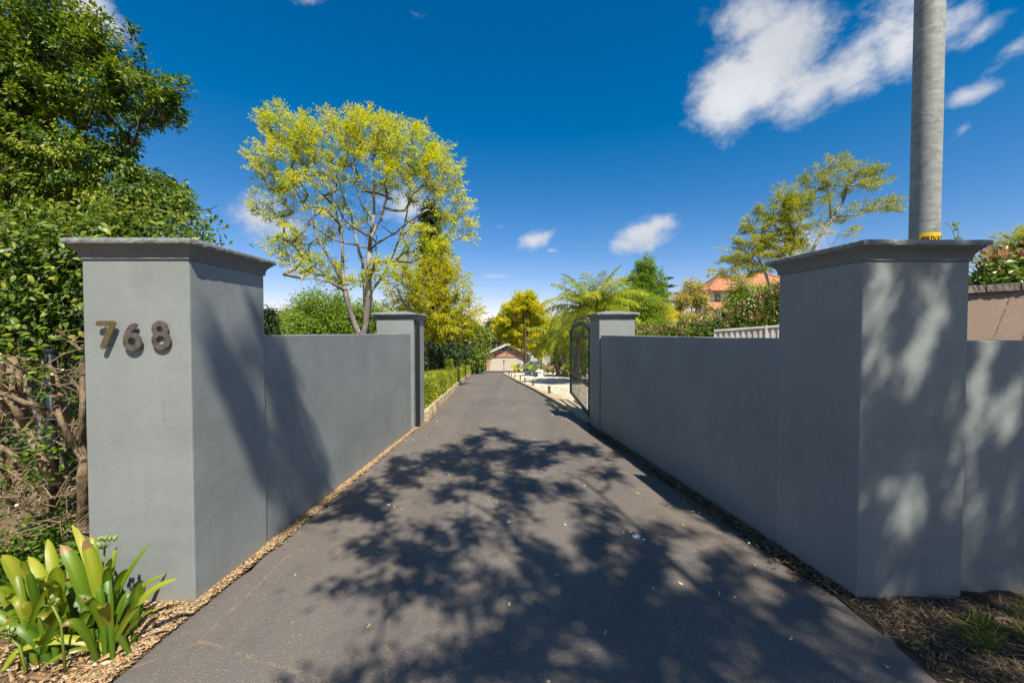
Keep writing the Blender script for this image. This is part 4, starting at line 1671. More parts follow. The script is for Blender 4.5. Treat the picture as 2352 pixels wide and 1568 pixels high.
ztf = lambda s: fa.z + (fb_.z - fa.z) * s
npn = 24
for i in range(npn):
    s0, s1 = i / npn, (i + 1) / npn
    mb = MB()
    off0 = .012 if i % 2 else -.012
    q = [fp(s0 + .001, off0), fp(s1 - .001, off0), fp(s1 - .001, off0 - .016), fp(s0 + .001, off0 - .016)]
    mb.prism(q, -.3, [ztf(s0) - .045, ztf(s1) - .045, ztf(s1) - .045, ztf(s0) - .045])
    mb.build('sheet_rib', M['fence_white'], fence)
for s0, s1 in ((0.0, .24), (.245, 1.0)):
    q = [fp(s0, .035), fp(s1, .035), fp(s1, -.05), fp(s0, -.05)]
    mb = MB()
    mb.prism(q, [ztf(s0) - .044, ztf(s1) - .044, ztf(s1) - .044, ztf(s0) - .044], [ztf(s0), ztf(s1), ztf(s1), ztf(s0)])
    mb.build('rail', M['fence_white'], fence, bevel=.004)
q = [fp(.225, .045), fp(.252, .045), fp(.252, -.06), fp(.225, -.06)]
mb = MB()
mb.prism(q, -.3, ztf(.24) + .012)
mb.build('post', M['fence_white'], fence, bevel=.004)

# ------------------------------------------------------------------ neighbours' houses
HY = 34.0
h0 = at(1640, 680, HY)
house = thing('neighbour_house', 'white house with orange terracotta hip roofs above the red tipped hedge', 'house', (h0.x, HY, -1))


def H(px, py, dy=0):
    p = at(px, py, HY)
    return Vector((p.x, HY + dy, p.z))


def hip(apexes, eaves, name):
    mb = MB()
    if len(apexes) == 1:
        n = len(eaves)
        mb.add(eaves + apexes, [(i, (i + 1) % n, n) for i in range(n)] + [tuple(range(n - 1, -1, -1))])
    else:
        mb.add(eaves + apexes, [(0, 1, 5, 4), (1, 2, 5), (2, 3, 4, 5), (3, 0, 4), (3, 2, 1, 0)])
    r_ = mb.build(name, M['terracotta'], house)
    rc = MB()
    if len(apexes) == 1:
        for e in eaves:
            rc.tube([e, apexes[0]], .13, 6)
    else:
        for e, a in ((0, 4), (3, 4), (1, 5), (2, 5)):
            v = (eaves + apexes)
            rc.tube([v[e], v[a]], .13, 6)
        rc.tube([apexes[0], apexes[1]], .14, 6)
    rc.build('ridge_cap', M['terracotta'], r_)
    gt = MB()
    n = len(eaves)
    for i in range(n):
        gt.tube([eaves[i] - Vector((0, 0, .08)), eaves[(i + 1) % n] - Vector((0, 0, .08))], .09, 6)
    gt.build('gutter', mat_plain('red_gutter', (0.22, 0.05, 0.03), 0.5), r_)
    return r_


ap = H(1685, 622, 2.0)
ez_ = H(1640, 666).z
tw0, tw1 = H(1630, 668).x, H(1742, 668).x
eav = [Vector((tw0, HY, ez_)), Vector((tw1, HY, ez_)), Vector((tw1, HY + 4.4, ez_)), Vector((tw0, HY + 4.4, ez_))]
hip([ap], eav, 'turret_roof')
mb = MB()
mb.prism([(tw0 + .55, HY + .55), (tw1 - .55, HY + .55), (tw1 - .55, HY + 3.9), (tw0 + .55, HY + 3.9)], -3, ez_ - .05)
mb.build('wall', M['white'], house)
r0, r1 = H(1712, 640, 3).x, H(1830, 612, 3).x
e_l, e_r = H(1700, 668).x, H(1900, 668).x
zr = H(1760, 622).z
eav2 = [Vector((e_l, HY + .8, ez_ + .12)), Vector((e_r, HY + .8, ez_ + .12)), Vector((e_r, HY + 8, ez_ + .12)), Vector((e_l, HY + 8, ez_ + .12))]
hip([Vector((r0 + .8, HY + 4.3, zr)), Vector((e_r - 3, HY + 4.3, zr + .5))], eav2, 'main_roof')
mb = MB()
mb.prism([(tw1 - .5, HY + 1.5), (e_r - .5, HY + 1.5), (e_r - .5, HY + 7), (tw1 - .5, HY + 7)], -3, ez_ + .03)
mb.build('wall', M['white'], house)
for px in (1655, 1702):
    p = H(px, 685, .53)
    mb = MB()
    mb.box((p.x, p.y, p.z), (.62, .04, .95))
    w_ = mb.build('window', M['white'], house)
    for dz in (-.23, .23):
        mb = MB()
        mb.box((p.x, p.y - .03, p.z + dz), (.5, .03, .40))
        mb.build('pane', M['dark_glass'], w_)
sk = H(1638, 705).z
mb = MB()
mb.add([(tw0 - .1, HY - .9, sk - .15), (tw1 + .3, HY - .9, sk - .15), (tw1 + .3, HY + .56, sk + .5), (tw0 - .1, HY + .56, sk + .5), (tw0 - .1, HY - .9, sk - .27), (tw1 + .3, HY - .9, sk - .27), (tw1 + .3, HY + .56, sk - .27), (tw0 - .1, HY + .56, sk - .27)],
       [(0, 1, 2, 3), (7, 6, 5, 4), (0, 4, 5, 1), (1, 5, 6, 2), (2, 6, 7, 3), (3, 7, 4, 0)])
mb.build('skirt_roof', M['terracotta'], house)

LHY = 46.0
l0 = at(720, 766, LHY)
lh = thing('distant_house', 'low house with brown roof and white gable behind the sunlit wall', 'house', (l0.x, LHY, -3))
pL, pR_ = at(690, 764.0, LHY), at(900, 763, LHY)
mb = MB()
mb.add([(pL.x, LHY, -1.4), (pR_.x, LHY, -1.4), (pR_.x, LHY + 8, -1.4), (pL.x, LHY + 8, -1.4), (pL.x + .4, LHY + 4, pL.z), (pR_.x - 1, LHY + 4, pL.z)], [(0, 1, 5, 4), (1, 2, 5), (2, 3, 4, 5), (3, 0, 4), (3, 2, 1, 0)])
mb.build('roof', M['grey_roof'], lh)
mb = MB()
mb.prism([(pL.x + .5, LHY + .5), (pR_.x - .5, LHY + .5), (pR_.x - .5, LHY + 7.5), (pL.x + .5, LHY + 7.5)], -4, -1.38)
mb.build('wall', M['cream'], lh)
g0, g1, gm = at(655, 772, LHY - 3), at(706, 772, LHY - 3), at(681, 760, LHY - 3)
mb = MB()
for sx, e in ((-1, g0), (1, g1)):
    mb.add([(e.x, LHY - 3, e.z), (gm.x, LHY - 3, gm.z), (gm.x, LHY + 4, gm.z), (e.x, LHY + 4, e.z), (e.x, LHY - 3, e.z - .14), (gm.x, LHY - 3, gm.z - .14), (gm.x, LHY + 4, gm.z - .14), (e.x, LHY + 4, e.z - .14)],
           [(0, 1, 2, 3), (7, 6, 5, 4), (0, 4, 5, 1), (1, 5, 6, 2), (2, 6, 7, 3), (3, 7, 4, 0)])
mb.build('white_gable', M['white'], lh)
mb = MB()
mb.prism([(g0.x + .3, LHY - 2.6), (g1.x - .3, LHY - 2.6), (g1.x - .3, LHY + .3), (g0.x + .3, LHY + .3)], -4, min(g0.z, g1.z) - .1)
mb.build('porch_wall', M['cream'], lh)

# ------------------------------------------------------------------ vegetation: trees


def L3(rows, Y):
    return [at(r[0], r[1], Y + (r[2] if len(r) > 2 else 0)) for r in rows]


def c6(cx, cy):
    return 562.7 + .3478 * cx, 229.7 + .3478 * cy


# the tall golden tree behind the sunlit wall
YT = 13.0
rows = [(300, 200, 170, 100, 1.1), (170, 130, 70, 60, .8), (560, 290, 230, 140, 1.25), (850, 230, 210, 110, 1.25), (770, 130, 60, 50, .6), (1050, 330, 210, 160, 1.25), (1270, 470, 150, 160, 1.1),
        (250, 440, 180, 170, 1.0), (190, 690, 130, 110, .8), (1340, 690, 130, 130, .8), (1430, 860, 110, 60, .7), (480, 600, 200, 130, .7), (850, 480, 260, 120, .6), (1060, 560, 170, 120, .6),
        (280, 960, 140, 70, .8), (480, 1090, 190, 70, .8), (680, 1180, 120, 50, .6), (1180, 930, 150, 110, .8), (900, 1100, 120, 80, .6), (700, 760, 160, 80, .3), (1300, 1000, 90, 60, .7), (420, 860, 160, 70, .6)]
blobs = px_blobs([(*c6(a, b), c * .3478, d * .3478, w) for a, b, c, d, w in rows], YT, 1.0)
base = at(826, 800, YT)
base.z = prof(YT) - .05
b2 = at(838, 800, YT + .4)
b2.z = prof(YT) - .05


def cl(rows, dy=0.0):
    return [at(*c6(a, b), YT + (c[0] if c else 0) + dy) for a, b, *c in rows]


limbs = [
    ([base] + cl([(785, 1540), (808, 1400), (818, 1250), (815, 1100), (820, 1000)]), 0.111, 0.081, None),
    (cl([(820, 1000), (830, 880, -.3), (850, 760, -.4), (860, 620, -.5), (850, 480, -.5)]), 0.063, 0.021, 1),
    (cl([(820, 1000), (870, 940, .2), (980, 880, .5), (1090, 800, .8), (1200, 730, 1.0)]), 0.056, 0.017, 1),
    (cl([(830, 900, -.3), (900, 780, -.2), (940, 650, 0), (960, 560, .2)]), 0.041, 0.014, 1),
    (cl([(820, 980), (740, 960, -.3), (640, 930, -.6), (540, 900, -.9), (450, 820, -1.1)]), 0.041, 0.014, 1),
    (cl([(825, 900), (740, 850, -.6), (650, 780, -.9), (590, 640, -1.1), (540, 480, -1.2)]), 0.044, 0.014, 1),
    (cl([(850, 790, -.3), (770, 700, -.6), (730, 560, -.8), (720, 440, -.9)]), 0.037, 0.013, 1),
    ([base] + cl([(745, 1540, -.2), (690, 1370, -.3), (650, 1230, -.4), (600, 1100, -.5), (520, 980, -.6), (460, 850, -.7), (440, 700, -.8)]), 0.092, 0.021, 0),
    (cl([(650, 1240, -.4), (645, 1080, -.2), (630, 900, 0), (600, 740, .2), (560, 620, .4), (480, 480, .5)]), 0.052, 0.014, 1),
    ([b2] + cl([(790, 1540, .4), (795, 1300, .5), (770, 1080, .6), (735, 920, .7), (700, 750, .8), (640, 600, .9), (600, 460, 1.0)]), 0.096, 0.021, None),
    ([b2] + cl([(800, 1500, .5), (850, 1240, .7), (930, 1130, .9), (1000, 980, 1.1), (1060, 800, 1.2), (1080, 640, 1.3)]), 0.089, 0.021, 9),
    (cl([(660, 1260, -.4), (560, 1200, -.8), (440, 1180, -1.1), (370, 1190, -1.2)]), 0.030, 0.008, 1),
]
ex = np.array([at(*c6(a, b), YT - .8 + random.uniform(-.6, .6)) for a, b in [(370, 1250), (260, 1150), (330, 1110), (420, 1010), (240, 1100), (600, 1060), (310, 1080), (700, 640), (650, 720), (780, 620), (480, 1210), (380, 1170), (300, 840), (270, 1060), (450, 1230)]])
tree('golden_tree', 'tall open golden yellow tree with several trunks behind the sunlit wall', blobs, limbs, 1450, 23, .070, (.135, .055), (M['bark_robinia'], M['lf_yellow']), along=.46, mult=1.75,
     shell=.24, tint_var=.6, droop=.15, r_tip=.0042, seg=.34, extra_tips=np.vstack([ex, ell_points(px_blobs([(*c6(800, 620), 190, 120, 1), (*c6(560, 900), 130, 70, .6), (*c6(1050, 900), 90, 70, .6)], YT, .8), 170, .1)[0]]), group='golden trees left of the drive', jitter=.10)

# second golden tree, lower and deeper gold
YT2 = 18.0
rows = [(1180, 1150, 200, 110, 1.0), (1350, 1250, 130, 110, 1.1), (1450, 1390, 110, 90, 1.1), (1220, 1390, 200, 130, 1.1), (1060, 1240, 130, 120, .9), (1010, 1370, 90, 70, .8), (1370, 1500, 150, 80, 1.0), (1210, 1530, 130, 70, .8), (1340, 1100, 90, 90, .6)]
blobs = px_blobs([(*c6(a, b), c * .3478, d * .3478, w) for a, b, c, d, w in rows], YT2, 1.1)
gb = at(978, 800, YT2)
gb.z = prof(YT2)
f6 = lambda rows_, Y_: [at(*c6(a, b), Y_ + (c[0] if c else 0)) for a, b, *c in rows_]
limbs = [([gb] + f6([(1195, 1580), (1190, 1480), (1170, 1330), (1190, 1180)], YT2), .15, .04, None),
         ([gb] + f6([(1230, 1560), (1300, 1440, .6), (1380, 1380, .9), (1440, 1370, 1.0)], YT2), .11, .03, 0),
         (f6([(1192, 1500), (1110, 1420, -.6), (1040, 1320, -1), (1010, 1250, -1.2)], YT2), .08, .02, 1),
         (f6([(1185, 1400), (1260, 1260, -.3), (1330, 1160, -.5)], YT2), .07, .02, 1),
         (f6([(1010, 1290, -4), (1100, 1380, -2.5), (1180, 1470, -.5)], YT2), .02, .05, 1)]
tree('golden_tree', 'lower broad deep gold tree behind the hedge-side gate pillar', blobs, limbs, 560, 26, .10, (.19, .075), (M['bark_robinia'], M['lf_yellow']), along=.6, mult=1.6,
     shell=.35, droop=.2, r_tip=.007, seg=.45, group='golden trees left of the drive', tint_bias=.12)

# dark conifer between them
YC = 25.0
cb = at(990, 800, YC)
cb.z = prof(YC)


def conifer(name, label, base, apex, rad, n_tip, per, mat, group=None, flat=False, sp=.30, leaf=(.32, .12), rpow=.75):
    root = thing(name, label, 'tree', base, group)
    hgt = (apex - base).length
    mb = MB()
    mb.tube([base, base.lerp(apex, .5), apex], [hgt * .022, hgt * .013, .02], 8)
    t = rng.random(n_tip) ** .8 * .94 + .05
    a = rng.random(n_tip) * 2 * math.pi
    rr = rad * (1 - t) ** rpow * rng.uniform(.55, 1.08, n_tip) + .08
    B = np.array(base)[None] + (np.array(apex) - np.array(base))[None] * t[:, None]
    T = B + np.stack([np.cos(a) * rr, np.sin(a) * rr, -rr * .18 + rng.normal(size=n_tip) * .1], 1)
    for i in range(0, n_tip, 3):
        mb.tube([B[i] + np.array([0, 0, .1]), T[i]], [.03, .01], 3)
    mb.build('trunk', M['bark_dark'], root)
    n = n_tip * per
    s = np.repeat(rng.random(n_tip), per)[:, None]
    s2 = rng.random((n, 1)) ** .6
    P = np.repeat(B, per, 0) * (1 - s2) + np.repeat(T, per, 0) * s2 + rng.normal(size=(n, 3)) * sp * np.array([1, 1, .6])
    outv = unit(np.repeat(T - B, per, 0))
    D = unit(outv + rdir(n) * .7 + np.array([0, 0, -.35]))
    leaves('crown', mat, P, D, unit(rdir(n) + np.array([0, 0, 1.2])), leaf[0] * rng.uniform(.6, 1.2, n), leaf[1] * rng.uniform(.7, 1.3, n), np.clip(s[:, 0] * .6 + rng.random(n) * .4, 0, 1), root)
    return root


conifer('conifer', 'narrow dark conifer showing between the two golden trees', cb, at(988, 470, YC), 1.55, 330, 40, M['lf_conifer'], leaf=(.28, .10), sp=.22)
cb = at(617, 800, 34)
cb.z = prof(34)
conifer('conifer', 'small dark conifer tip at the edge of the numbered pillar', cb, at(616, 704, 34), 1.1, 120, 30, M['lf_conifer'])

# green trees behind the sunlit wall
Yg = 27.0
g0 = at(742, 800, Yg)
g0.z = prof(Yg)
tree('green_tree', 'rounded fresh green maple-like tree behind the golden tree trunks', px_blobs([(740, 705, 55, 36, 1), (700, 728, 40, 28, 1), (775, 735, 50, 34, 1), (730, 745, 60, 24, 1), (830, 735, 50, 40, .9), (880, 740, 40, 34, .9), (755, 765, 70, 22, 1)], Yg),
     [([g0, at(745, 750, Yg), at(740, 700, Yg)], .16, .04, None)], 330, 44, .30, (.26, .15), (M['bark_grey'], M['lf_green']), shell=.5, r_tip=.008, tint_var=.7)
Yl = 38.0
g1 = at(655, 810, Yl)
g1.z = prof(Yl)
tree('feathery_tree', 'pale green feathery tree low behind the sunlit wall', px_blobs([(648, 748, 38, 22, 1), (665, 730, 22, 16, .7), (690, 755, 30, 18, .9), (622, 758, 18, 20, .8)], Yl),
     [([g1, at(655, 760, Yl), at(650, 740, Yl)], .14, .04, None)], 170, 44, .32, (.30, .12), (M['bark_grey'], M['lf_light']), shell=.4, r_tip=.008)

# thick evergreen masses beyond the hedges, left of the drive
for nm, lab, rows, Y, mt, n, per in (
        ('cypress_tree', 'dark drooping cypress above the tall dark hedge', [(1015, 772, 36, 30, 1), (1050, 765, 30, 26, 1), (990, 780, 26, 30, 1), (1035, 800, 40, 30, 1), (1060, 742, 18, 24, .8)], 26.0, 'lf_conifer', 300, 46),
        ('cypress_tree', 'large mid green cypress between the hedges and the garage', [(1096, 775, 20, 18, 1), (1084, 800, 22, 22, 1), (1096, 805, 10, 24, 1), (1070, 820, 20, 22, 1), (1088, 832, 14, 14, 1), (1080, 758, 16, 14, .9)], 40.0, 'lf_cypress', 380, 46)):
    b0 = at(rows[0][0], 830, Y)
    b0.z = prof(Y)
    tree(nm, lab, px_blobs(rows, Y), [([b0, at(rows[0][0], rows[0][1] + 15, Y), at(rows[0][0], rows[0][1] - 15, Y)], .2, .05, None)], n, per, .30 * Y / 30, (.30 * Y / 30, .13 * Y / 30), (M['bark_dark'], M[mt]), shell=.6, r_tip=.01, droop=.6)

# bushland on the ridge behind everything
n = 2600
bx = rng.uniform(-190, 190, n)
by = rng.uniform(95, 165, n)
bh = rng.uniform(3.5, 8.0, n) + (by - 95) * .05 + 2.2 * np.sin(bx * .06)
per = 26
P = np.stack([np.repeat(bx, per), np.repeat(by, per), np.repeat(-4.6 + bh, per)], 1)
q = rdir(n * per) * rng.random((n * per, 1)) ** .4 * np.array([3.0, 3.0, 3.6])
P += q - np.array([0, 0, 2.5])
leaves('bushland', M['lf_bush'], P, rdir(n * per), rdir(n * per), rng.uniform(.7, 1.5, n * per), rng.uniform(.4, .8, n * per), np.repeat(rng.random(n), per) * .7 + rng.random(n * per) * .3, kind='stuff')
for k, (px, py, Y, rx) in enumerate([(1128, 744, 92, 7), (1140, 738, 96, 9), (1152, 745, 98, 7)]):
    b0 = at(px, 800, Y)
    b0.z = -4.7
    tree('gum_tree', ['thin grey gum tree nearest the mid green cypress on the far ridge', 'flat topped gum tree standing tallest on the far ridge', 'grey gum tree on the far ridge beside the yellow tree'][k], px_blobs([(px, py, rx, 5, 1), (px - 3, py + 10, rx * 1.2, 7, 1), (px + 2, py + 22, rx * 1.4, 9, 1)], Y),
         [([b0, at(px, py + 15, Y), at(px, py, Y)], .2, .06, None)], 40, 30, .5, (.8, .3), (M['bark_grey'], M['lf_bush']), r_tip=.02, group='gum trees on the far ridge')

# ------------------------------------------------------------------ right-hand trees
Yr = 47.0
b0 = at(1206, 838, Yr)
b0.z = prof(Yr)
tree('yellow_tree', 'bright yellow green tree hanging over the right side of the garage roof', px_blobs([(1205, 702, 28, 20, 1), (1190, 728, 40, 24, 1.1), (1225, 735, 34, 34, 1), (1165, 748, 22, 14, 1), (1200, 762, 42, 16, 1.1), (1243, 768, 18, 30, 1), (1218, 788, 30, 14, 1), (1240, 806, 14, 10, .7), (1184, 782, 10, 12, .5), (1212, 684, 12, 8, .5), (1150, 762, 12, 10, .9), (1160, 774, 12, 8, .7), (1182, 800, 8, 10, .4)], Yr),
     [([b0, at(1206, 800, Yr), at(1203, 760, Yr), at(1203, 710, Yr)], .22, .06, None), ([at(1206, 800, Yr), at(1225, 770, Yr - 1), at(1238, 750, Yr - 1.5)], .12, .04, 1), ([at(1205, 790, Yr), at(1185, 760, Yr + 1), at(1172, 745, Yr + 1)], .12, .04, 1)],
     560, 44, .20, (.36, .16), (M['bark_dark'], M['lf_ygreen']), along=1.1, mult=1.7, shell=.5, r_tip=.011, seg=.8, tint_var=.7)
# yellow gradient toward the crown top comes from a second, younger tree behind
b0 = at(1208, 845, 45.0)
b0.z = prof(45.0)
tree('yellow_tree', 'deep gold tree crown rising behind the bright yellow green tree', px_blobs([(1203, 688, 18, 12, 1), (1182, 708, 20, 10, 1), (1226, 708, 18, 10, .9), (1156, 736, 14, 8, .9), (1140, 748, 8, 6, .6), (1214, 676, 8, 6, .5)], 45.0),
     [([b0, at(1206, 760, 45), at(1203, 695, 45)], .2, .05, None)], 170, 34, .16, (.34, .15), (M['bark_dark'], M['lf_gold']), along=1.0, tint_bias=-.2, shell=.5, r_tip=.011, seg=.8)


def frond(root, o, az, elev, L, droop, nl=46, ll=.62, wd=.028, hang=.55, mat='lf_palm', width=1.0):
    """one feather frond: arched midrib with hanging leaflets, one mesh"""
    pts = []
    p = Vector(o)
    e = elev
    ns = 16
    for i in range(ns + 1):
        pts.append(p.copy())
        d = Vector((math.cos(az) * math.cos(e), math.sin(az) * math.cos(e), math.sin(e)))
        p += d * L / ns
        e -= droop / ns * (0.5 + 1.2 * i / ns)
    P, D, LL, N_ = [], [], [], []
    side = Vector((-math.sin(az), math.cos(az), 0))
    for i in range(nl):
        t = .14 + .86 * i / (nl - 1)
        f = t * ns
        k = min(ns - 1, int(f))
        c = pts[k].lerp(pts[k + 1], f - k)
        tan = (pts[k + 1] - pts[k]).normalized()
        ln = ll * (math.sin(math.pi * min(1, t * .86 + .12)) ** .6) * random.uniform(.85, 1.1)
        for s in (-1, 1):
            up_ = random.uniform(-.25, .55)
            d = (side * s * width + tan * random.uniform(.45, .8) + Vector((0, 0, up_))).normalized()
            P.append(c)
            D.append(d)
            LL.append(ln)
            N_.append(tan.cross(d) * (1 if s > 0 else -1))
    P, D, LL = np.array(P), np.array(D), np.array(LL)
    n = len(P)
    W = wd * rng.uniform(.8, 1.2, n)[:, None]
    S = unit(np.cross(D, unit(rdir(n) * .5 + np.array([0, 0, 1.0]))))
    h = hang * LL[:, None] * rng.uniform(.5, 1.3, (n, 1))
    dn = np.array([0, 0, -1.0])
    m1 = P + D * LL[:, None] * .4 - dn * 0 + dn * h * .10
    m2 = P + D * LL[:, None] * .75 + dn * h * .45
    tp = P + D * LL[:, None] * .98 + dn * h
    V = np.stack([P - S * W * .5, P + S * W * .5, m1 + S * W, m1 - S * W, m2 + S * W * .8, m2 - S * W * .8, tp], 1).reshape(-1, 3)
    b = (np.arange(n) * 7)[:, None]
    Q = np.concatenate([np.stack([b + np.array([0, 1, 2, 3]), b + np.array([3, 2, 4, 5])], 1).reshape(-1, 4), (b + np.array([5, 4, 6, 6])).reshape(-1, 4)[:, [0, 1, 2, 2]]])
    T3 = np.concatenate([np.stack([b + np.array([0, 1, 2]), b + np.array([0, 2, 3]), b + np.array([3, 2, 4]), b + np.array([3, 4, 5]), b + np.array([5, 4, 6])], 1).reshape(-1, 3)])
    tint = np.repeat(np.clip(rng.random(n) * .5 + .15 + .5 * random.random(), 0, 1), 5)
    # midrib as a three-sided tube
    mbv = MB()
    mbv.tube(pts, [max(.006, .03 * (1 - i / ns)) for i in range(ns + 1)], 3, False)
    Vr = np.array([tuple(v) for v in mbv.v])
    Fr = []
    for f_ in mbv.f:
        Fr += [(f_[0], f_[1], f_[2]), (f_[0], f_[2], f_[3])]
    Tt = np.concatenate([T3, np.array(Fr) + len(V)])
    np_mesh('frond', np.concatenate([V, Vr]), Tt, M[mat], np.concatenate([tint, np.full(len(Fr), .75)]), root)


def palm(label, base, top, r0, r1, nf, L, ll, elev=(-.25, 1.35), droop=(1.1, 2.0), trunk=True, group='feather palms in the gravel bed', nl=46, wd=.028):
    root = thing('palm_tree', label, 'palm tree', base, group)
    mb = MB()
    n = 14
    pts = [Vector(base).lerp(Vector(top), i / n) for i in range(n + 1)]
    mb.tube(pts, [r0 + (r1 - r0) * (i / n) + (.018 if i % 2 else 0) + (.12 * max(0, 1 - i / 2)) for i in range(n + 1)], 12, lump=.05)
    mb.build('trunk', M['bark_palm'], root)
    for i in range(nf):
        az = 2.399963 * i + random.uniform(-.2, .2)
        u = (i + .5) / nf
        e = elev[1] - (elev[1] - elev[0]) * u ** 1.1
        frond(root, Vector(top) + Vector((math.cos(az), math.sin(az), 0)) * .08, az, e, L * random.uniform(.85, 1.08), random.uniform(*droop) * (.55 + .6 * u), nl, ll, wd)
    return root


Yp = 19.0
pb_ = at(1366, 800, Yp)
pb_.z = prof(Yp)
palm('large feather palm with arching fronds rising behind the iron gate pillar', pb_, at(1360, 718, Yp), .17, .12, 40, 2.6, .62, nl=96, wd=.013)
Yp = 31.0
pb_ = at(1298, 861, Yp)
pb_.z = prof(Yp) + .03
palm('smaller feather palm with a pale bare trunk among the gravel clump', pb_, at(1291, 782, Yp), .24, .15, 28, 3.0, .75, nl=80, wd=.020)
Yp = 34.0
pb_ = at(1283, 860, Yp)
pb_.z = prof(Yp) + .03
palm('leaning slender feather palm left of the pale trunked palm', pb_, at(1272, 804, Yp), .16, .10, 16, 2.2, .6, nl=64, wd=.020, elev=(.15, 1.4))
Yp = 23.0
pb_ = at(1322, 870, Yp)
pb_.z = prof(Yp) + .03
palm('feather palm seen through the bars of the iron gate', pb_, at(1330, 765, Yp), .16, .11, 24, 2.3, .55, nl=74, wd=.015)

Yd = 42.0
b0 = at(1485, 800, Yd)
b0.z = prof(Yd)
tree('evergreen_tree', 'tall dark green domed tree behind the feather palm', px_blobs([(1484, 614, 20, 18, 1), (1468, 645, 28, 22, 1), (1498, 648, 24, 24, 1), (1482, 680, 42, 26, 1), (1508, 690, 22, 30, 1), (1460, 690, 26, 24, 1), (1490, 730, 44, 28, 1)], Yd),
     [([b0, at(1484, 700, Yd), at(1484, 615, Yd)], .35, .06, None)], 520, 46, .22, (.28, .13), (M['bark_dark'], M['lf_green']), shell=.6, r_tip=.012, seg=.9, tint_bias=-.16, along=.8)
# araucaria with tiers
Ya = 52.0
b0 = at(1532, 800, Ya)
b0.z = prof(Ya)
ar = thing('norfolk_pine', 'tiered dark pine tip beside the domed evergreen tree', 'tree', b0)
top = at(1532, 632, Ya)
mb = MB()
mb.tube([b0, top], [.25, .03], 8)
PP, DD = [], []
for i in range(12):
    z = top.z - .5 - i * 1.05
    r = .45 + i * .36
    for k in range(7 if i < 4 else 9):
        a = 2 * math.pi * k / (7 if i < 4 else 9) + i * .5
        tip = Vector((top.x + math.cos(a) * r, Ya + math.sin(a) * r, z + .18 * r))
        mb.tube([(top.x, Ya, z), tip], [.05, .02], 3)
        for j in range(int(14 + r * 14)):
            s = random.random() ** .6
            PP.append(Vector((top.x, Ya, z)).lerp(tip, s) + Vector((random.gauss(0, .13), random.gauss(0, .13), random.gauss(0, .07))))
            DD.append((math.cos(a) + random.gauss(0, .5), math.sin(a) + random.gauss(0, .5), .25))
mb.build('trunk', M['bark_dark'], ar)
n = len(PP)
leaves('crown', M['lf_conifer'], np.array(PP), np.array(DD), unit(rdir(n) + np.array([0, 0, 1.0])), rng.uniform(.25, .5, n), rng.uniform(.08, .14, n), rng.random(n) * .6, ar)

Ym = 30.0
b0 = at(1592, 780, Ym)
b0.z = prof(Ym)
tree('turning_tree', 'thin tree turning orange and olive before the white house', px_blobs([(1568, 690, 20, 24, 1), (1596, 675, 20, 28, .7), (1582, 655, 20, 14, .4), (1612, 700, 16, 26, .6), (1565, 735, 36, 20, 1), (1598, 738, 36, 20, 1), (1540, 730, 26, 16, .8)], Ym),
     [([b0, at(1590, 740, Ym), at(1585, 660, Ym)], .09, .03, None), ([at(1592, 760, Ym), at(1612, 700, Ym), at(1618, 670, Ym)], .06, .02, 1)], 260, 22, .16, (.24, .15), (M['bark_grey'], M['lf_maple']), shell=.4, r_tip=.008)
Yy = 26.0
b0 = at(1527, 790, Yy)
b0.z = prof(Yy)
tree('yellow_shrub', 'small bright yellow shrub between the green acacia and the hedge', px_blobs([(1525, 725, 18, 22, 1), (1515, 752, 16, 12, .9), (1540, 745, 14, 14, .8)], Yy), [([b0, at(1526, 740, Yy), at(1525, 715, Yy)], .05, .02, None)], 90, 34, .2, (.2, .1), (M['bark_grey'], M['lf_gold']), cat='shrub', r_tip=.007)
Yf = 22.0
b0 = at(1450, 800, Yf)
b0.z = prof(Yf)
tree('acacia_tree', 'feathery yellow green acacia behind the iron gate pillar', px_blobs([(1440, 690, 45, 26, 1), (1480, 695, 34, 22, .9), (1420, 720, 40, 30, 1), (1465, 735, 46, 26, 1), (1500, 745, 26, 22, .9), (1455, 765, 55, 20, 1), (1505, 710, 24, 18, .6)], Yf),
     [([b0, at(1450, 740, Yf), at(1452, 690, Yf)], .13, .03, None), ([at(1450, 760, Yf), at(1480, 715, Yf), at(1490, 690, Yf)], .07, .02, 1)], 380, 46, .25, (.24, .06), (M['bark_grey'], M['lf_green']), shell=.45, r_tip=.007, clump=.5, tint_bias=.12)

# jacaranda behind the dappled pillar (px from a crop of the photo, scale 2299 / 1246)
Yj = 13.0


def c5(cx, cy):
    return 1636.5 + cx * .3112, 344.5 + cy * .3112


rows = [(880, 130, 110, 60, .8), (1110, 140, 90, 60, .9), (800, 230, 120, 70, .9), (1000, 260, 130, 60, .8), (1180, 240, 90, 50, .8), (560, 340, 130, 70, 1), (680, 420, 140, 80, 1), (480, 450, 130, 80, 1), (1300, 400, 130, 40, .7), (1200, 420, 90, 40, .5),
        (950, 480, 120, 60, .5), (560, 560, 170, 70, 1), (350, 560, 110, 60, 1), (700, 620, 130, 70, .7), (1010, 600, 80, 40, .4), (300, 680, 110, 60, 1), (500, 700, 150, 60, 1), (200, 780, 110, 60, .9), (400, 800, 140, 60, 1), (80, 900, 80, 40, .7), (320, 860, 90, 50, .9)]
blobs = px_blobs([(*c5(a, b), c * .3112, d * .3112, w) for a, b, c, d, w in rows], Yj, .9)
f5 = lambda rws: [at(*c5(a, b), Yj + (c[0] if c else 0)) for a, b, *c in rws]
jb = at(*c5(560, 1000), Yj)
jb2 = Vector((jb.x - .3, Yj, prof(Yj)))
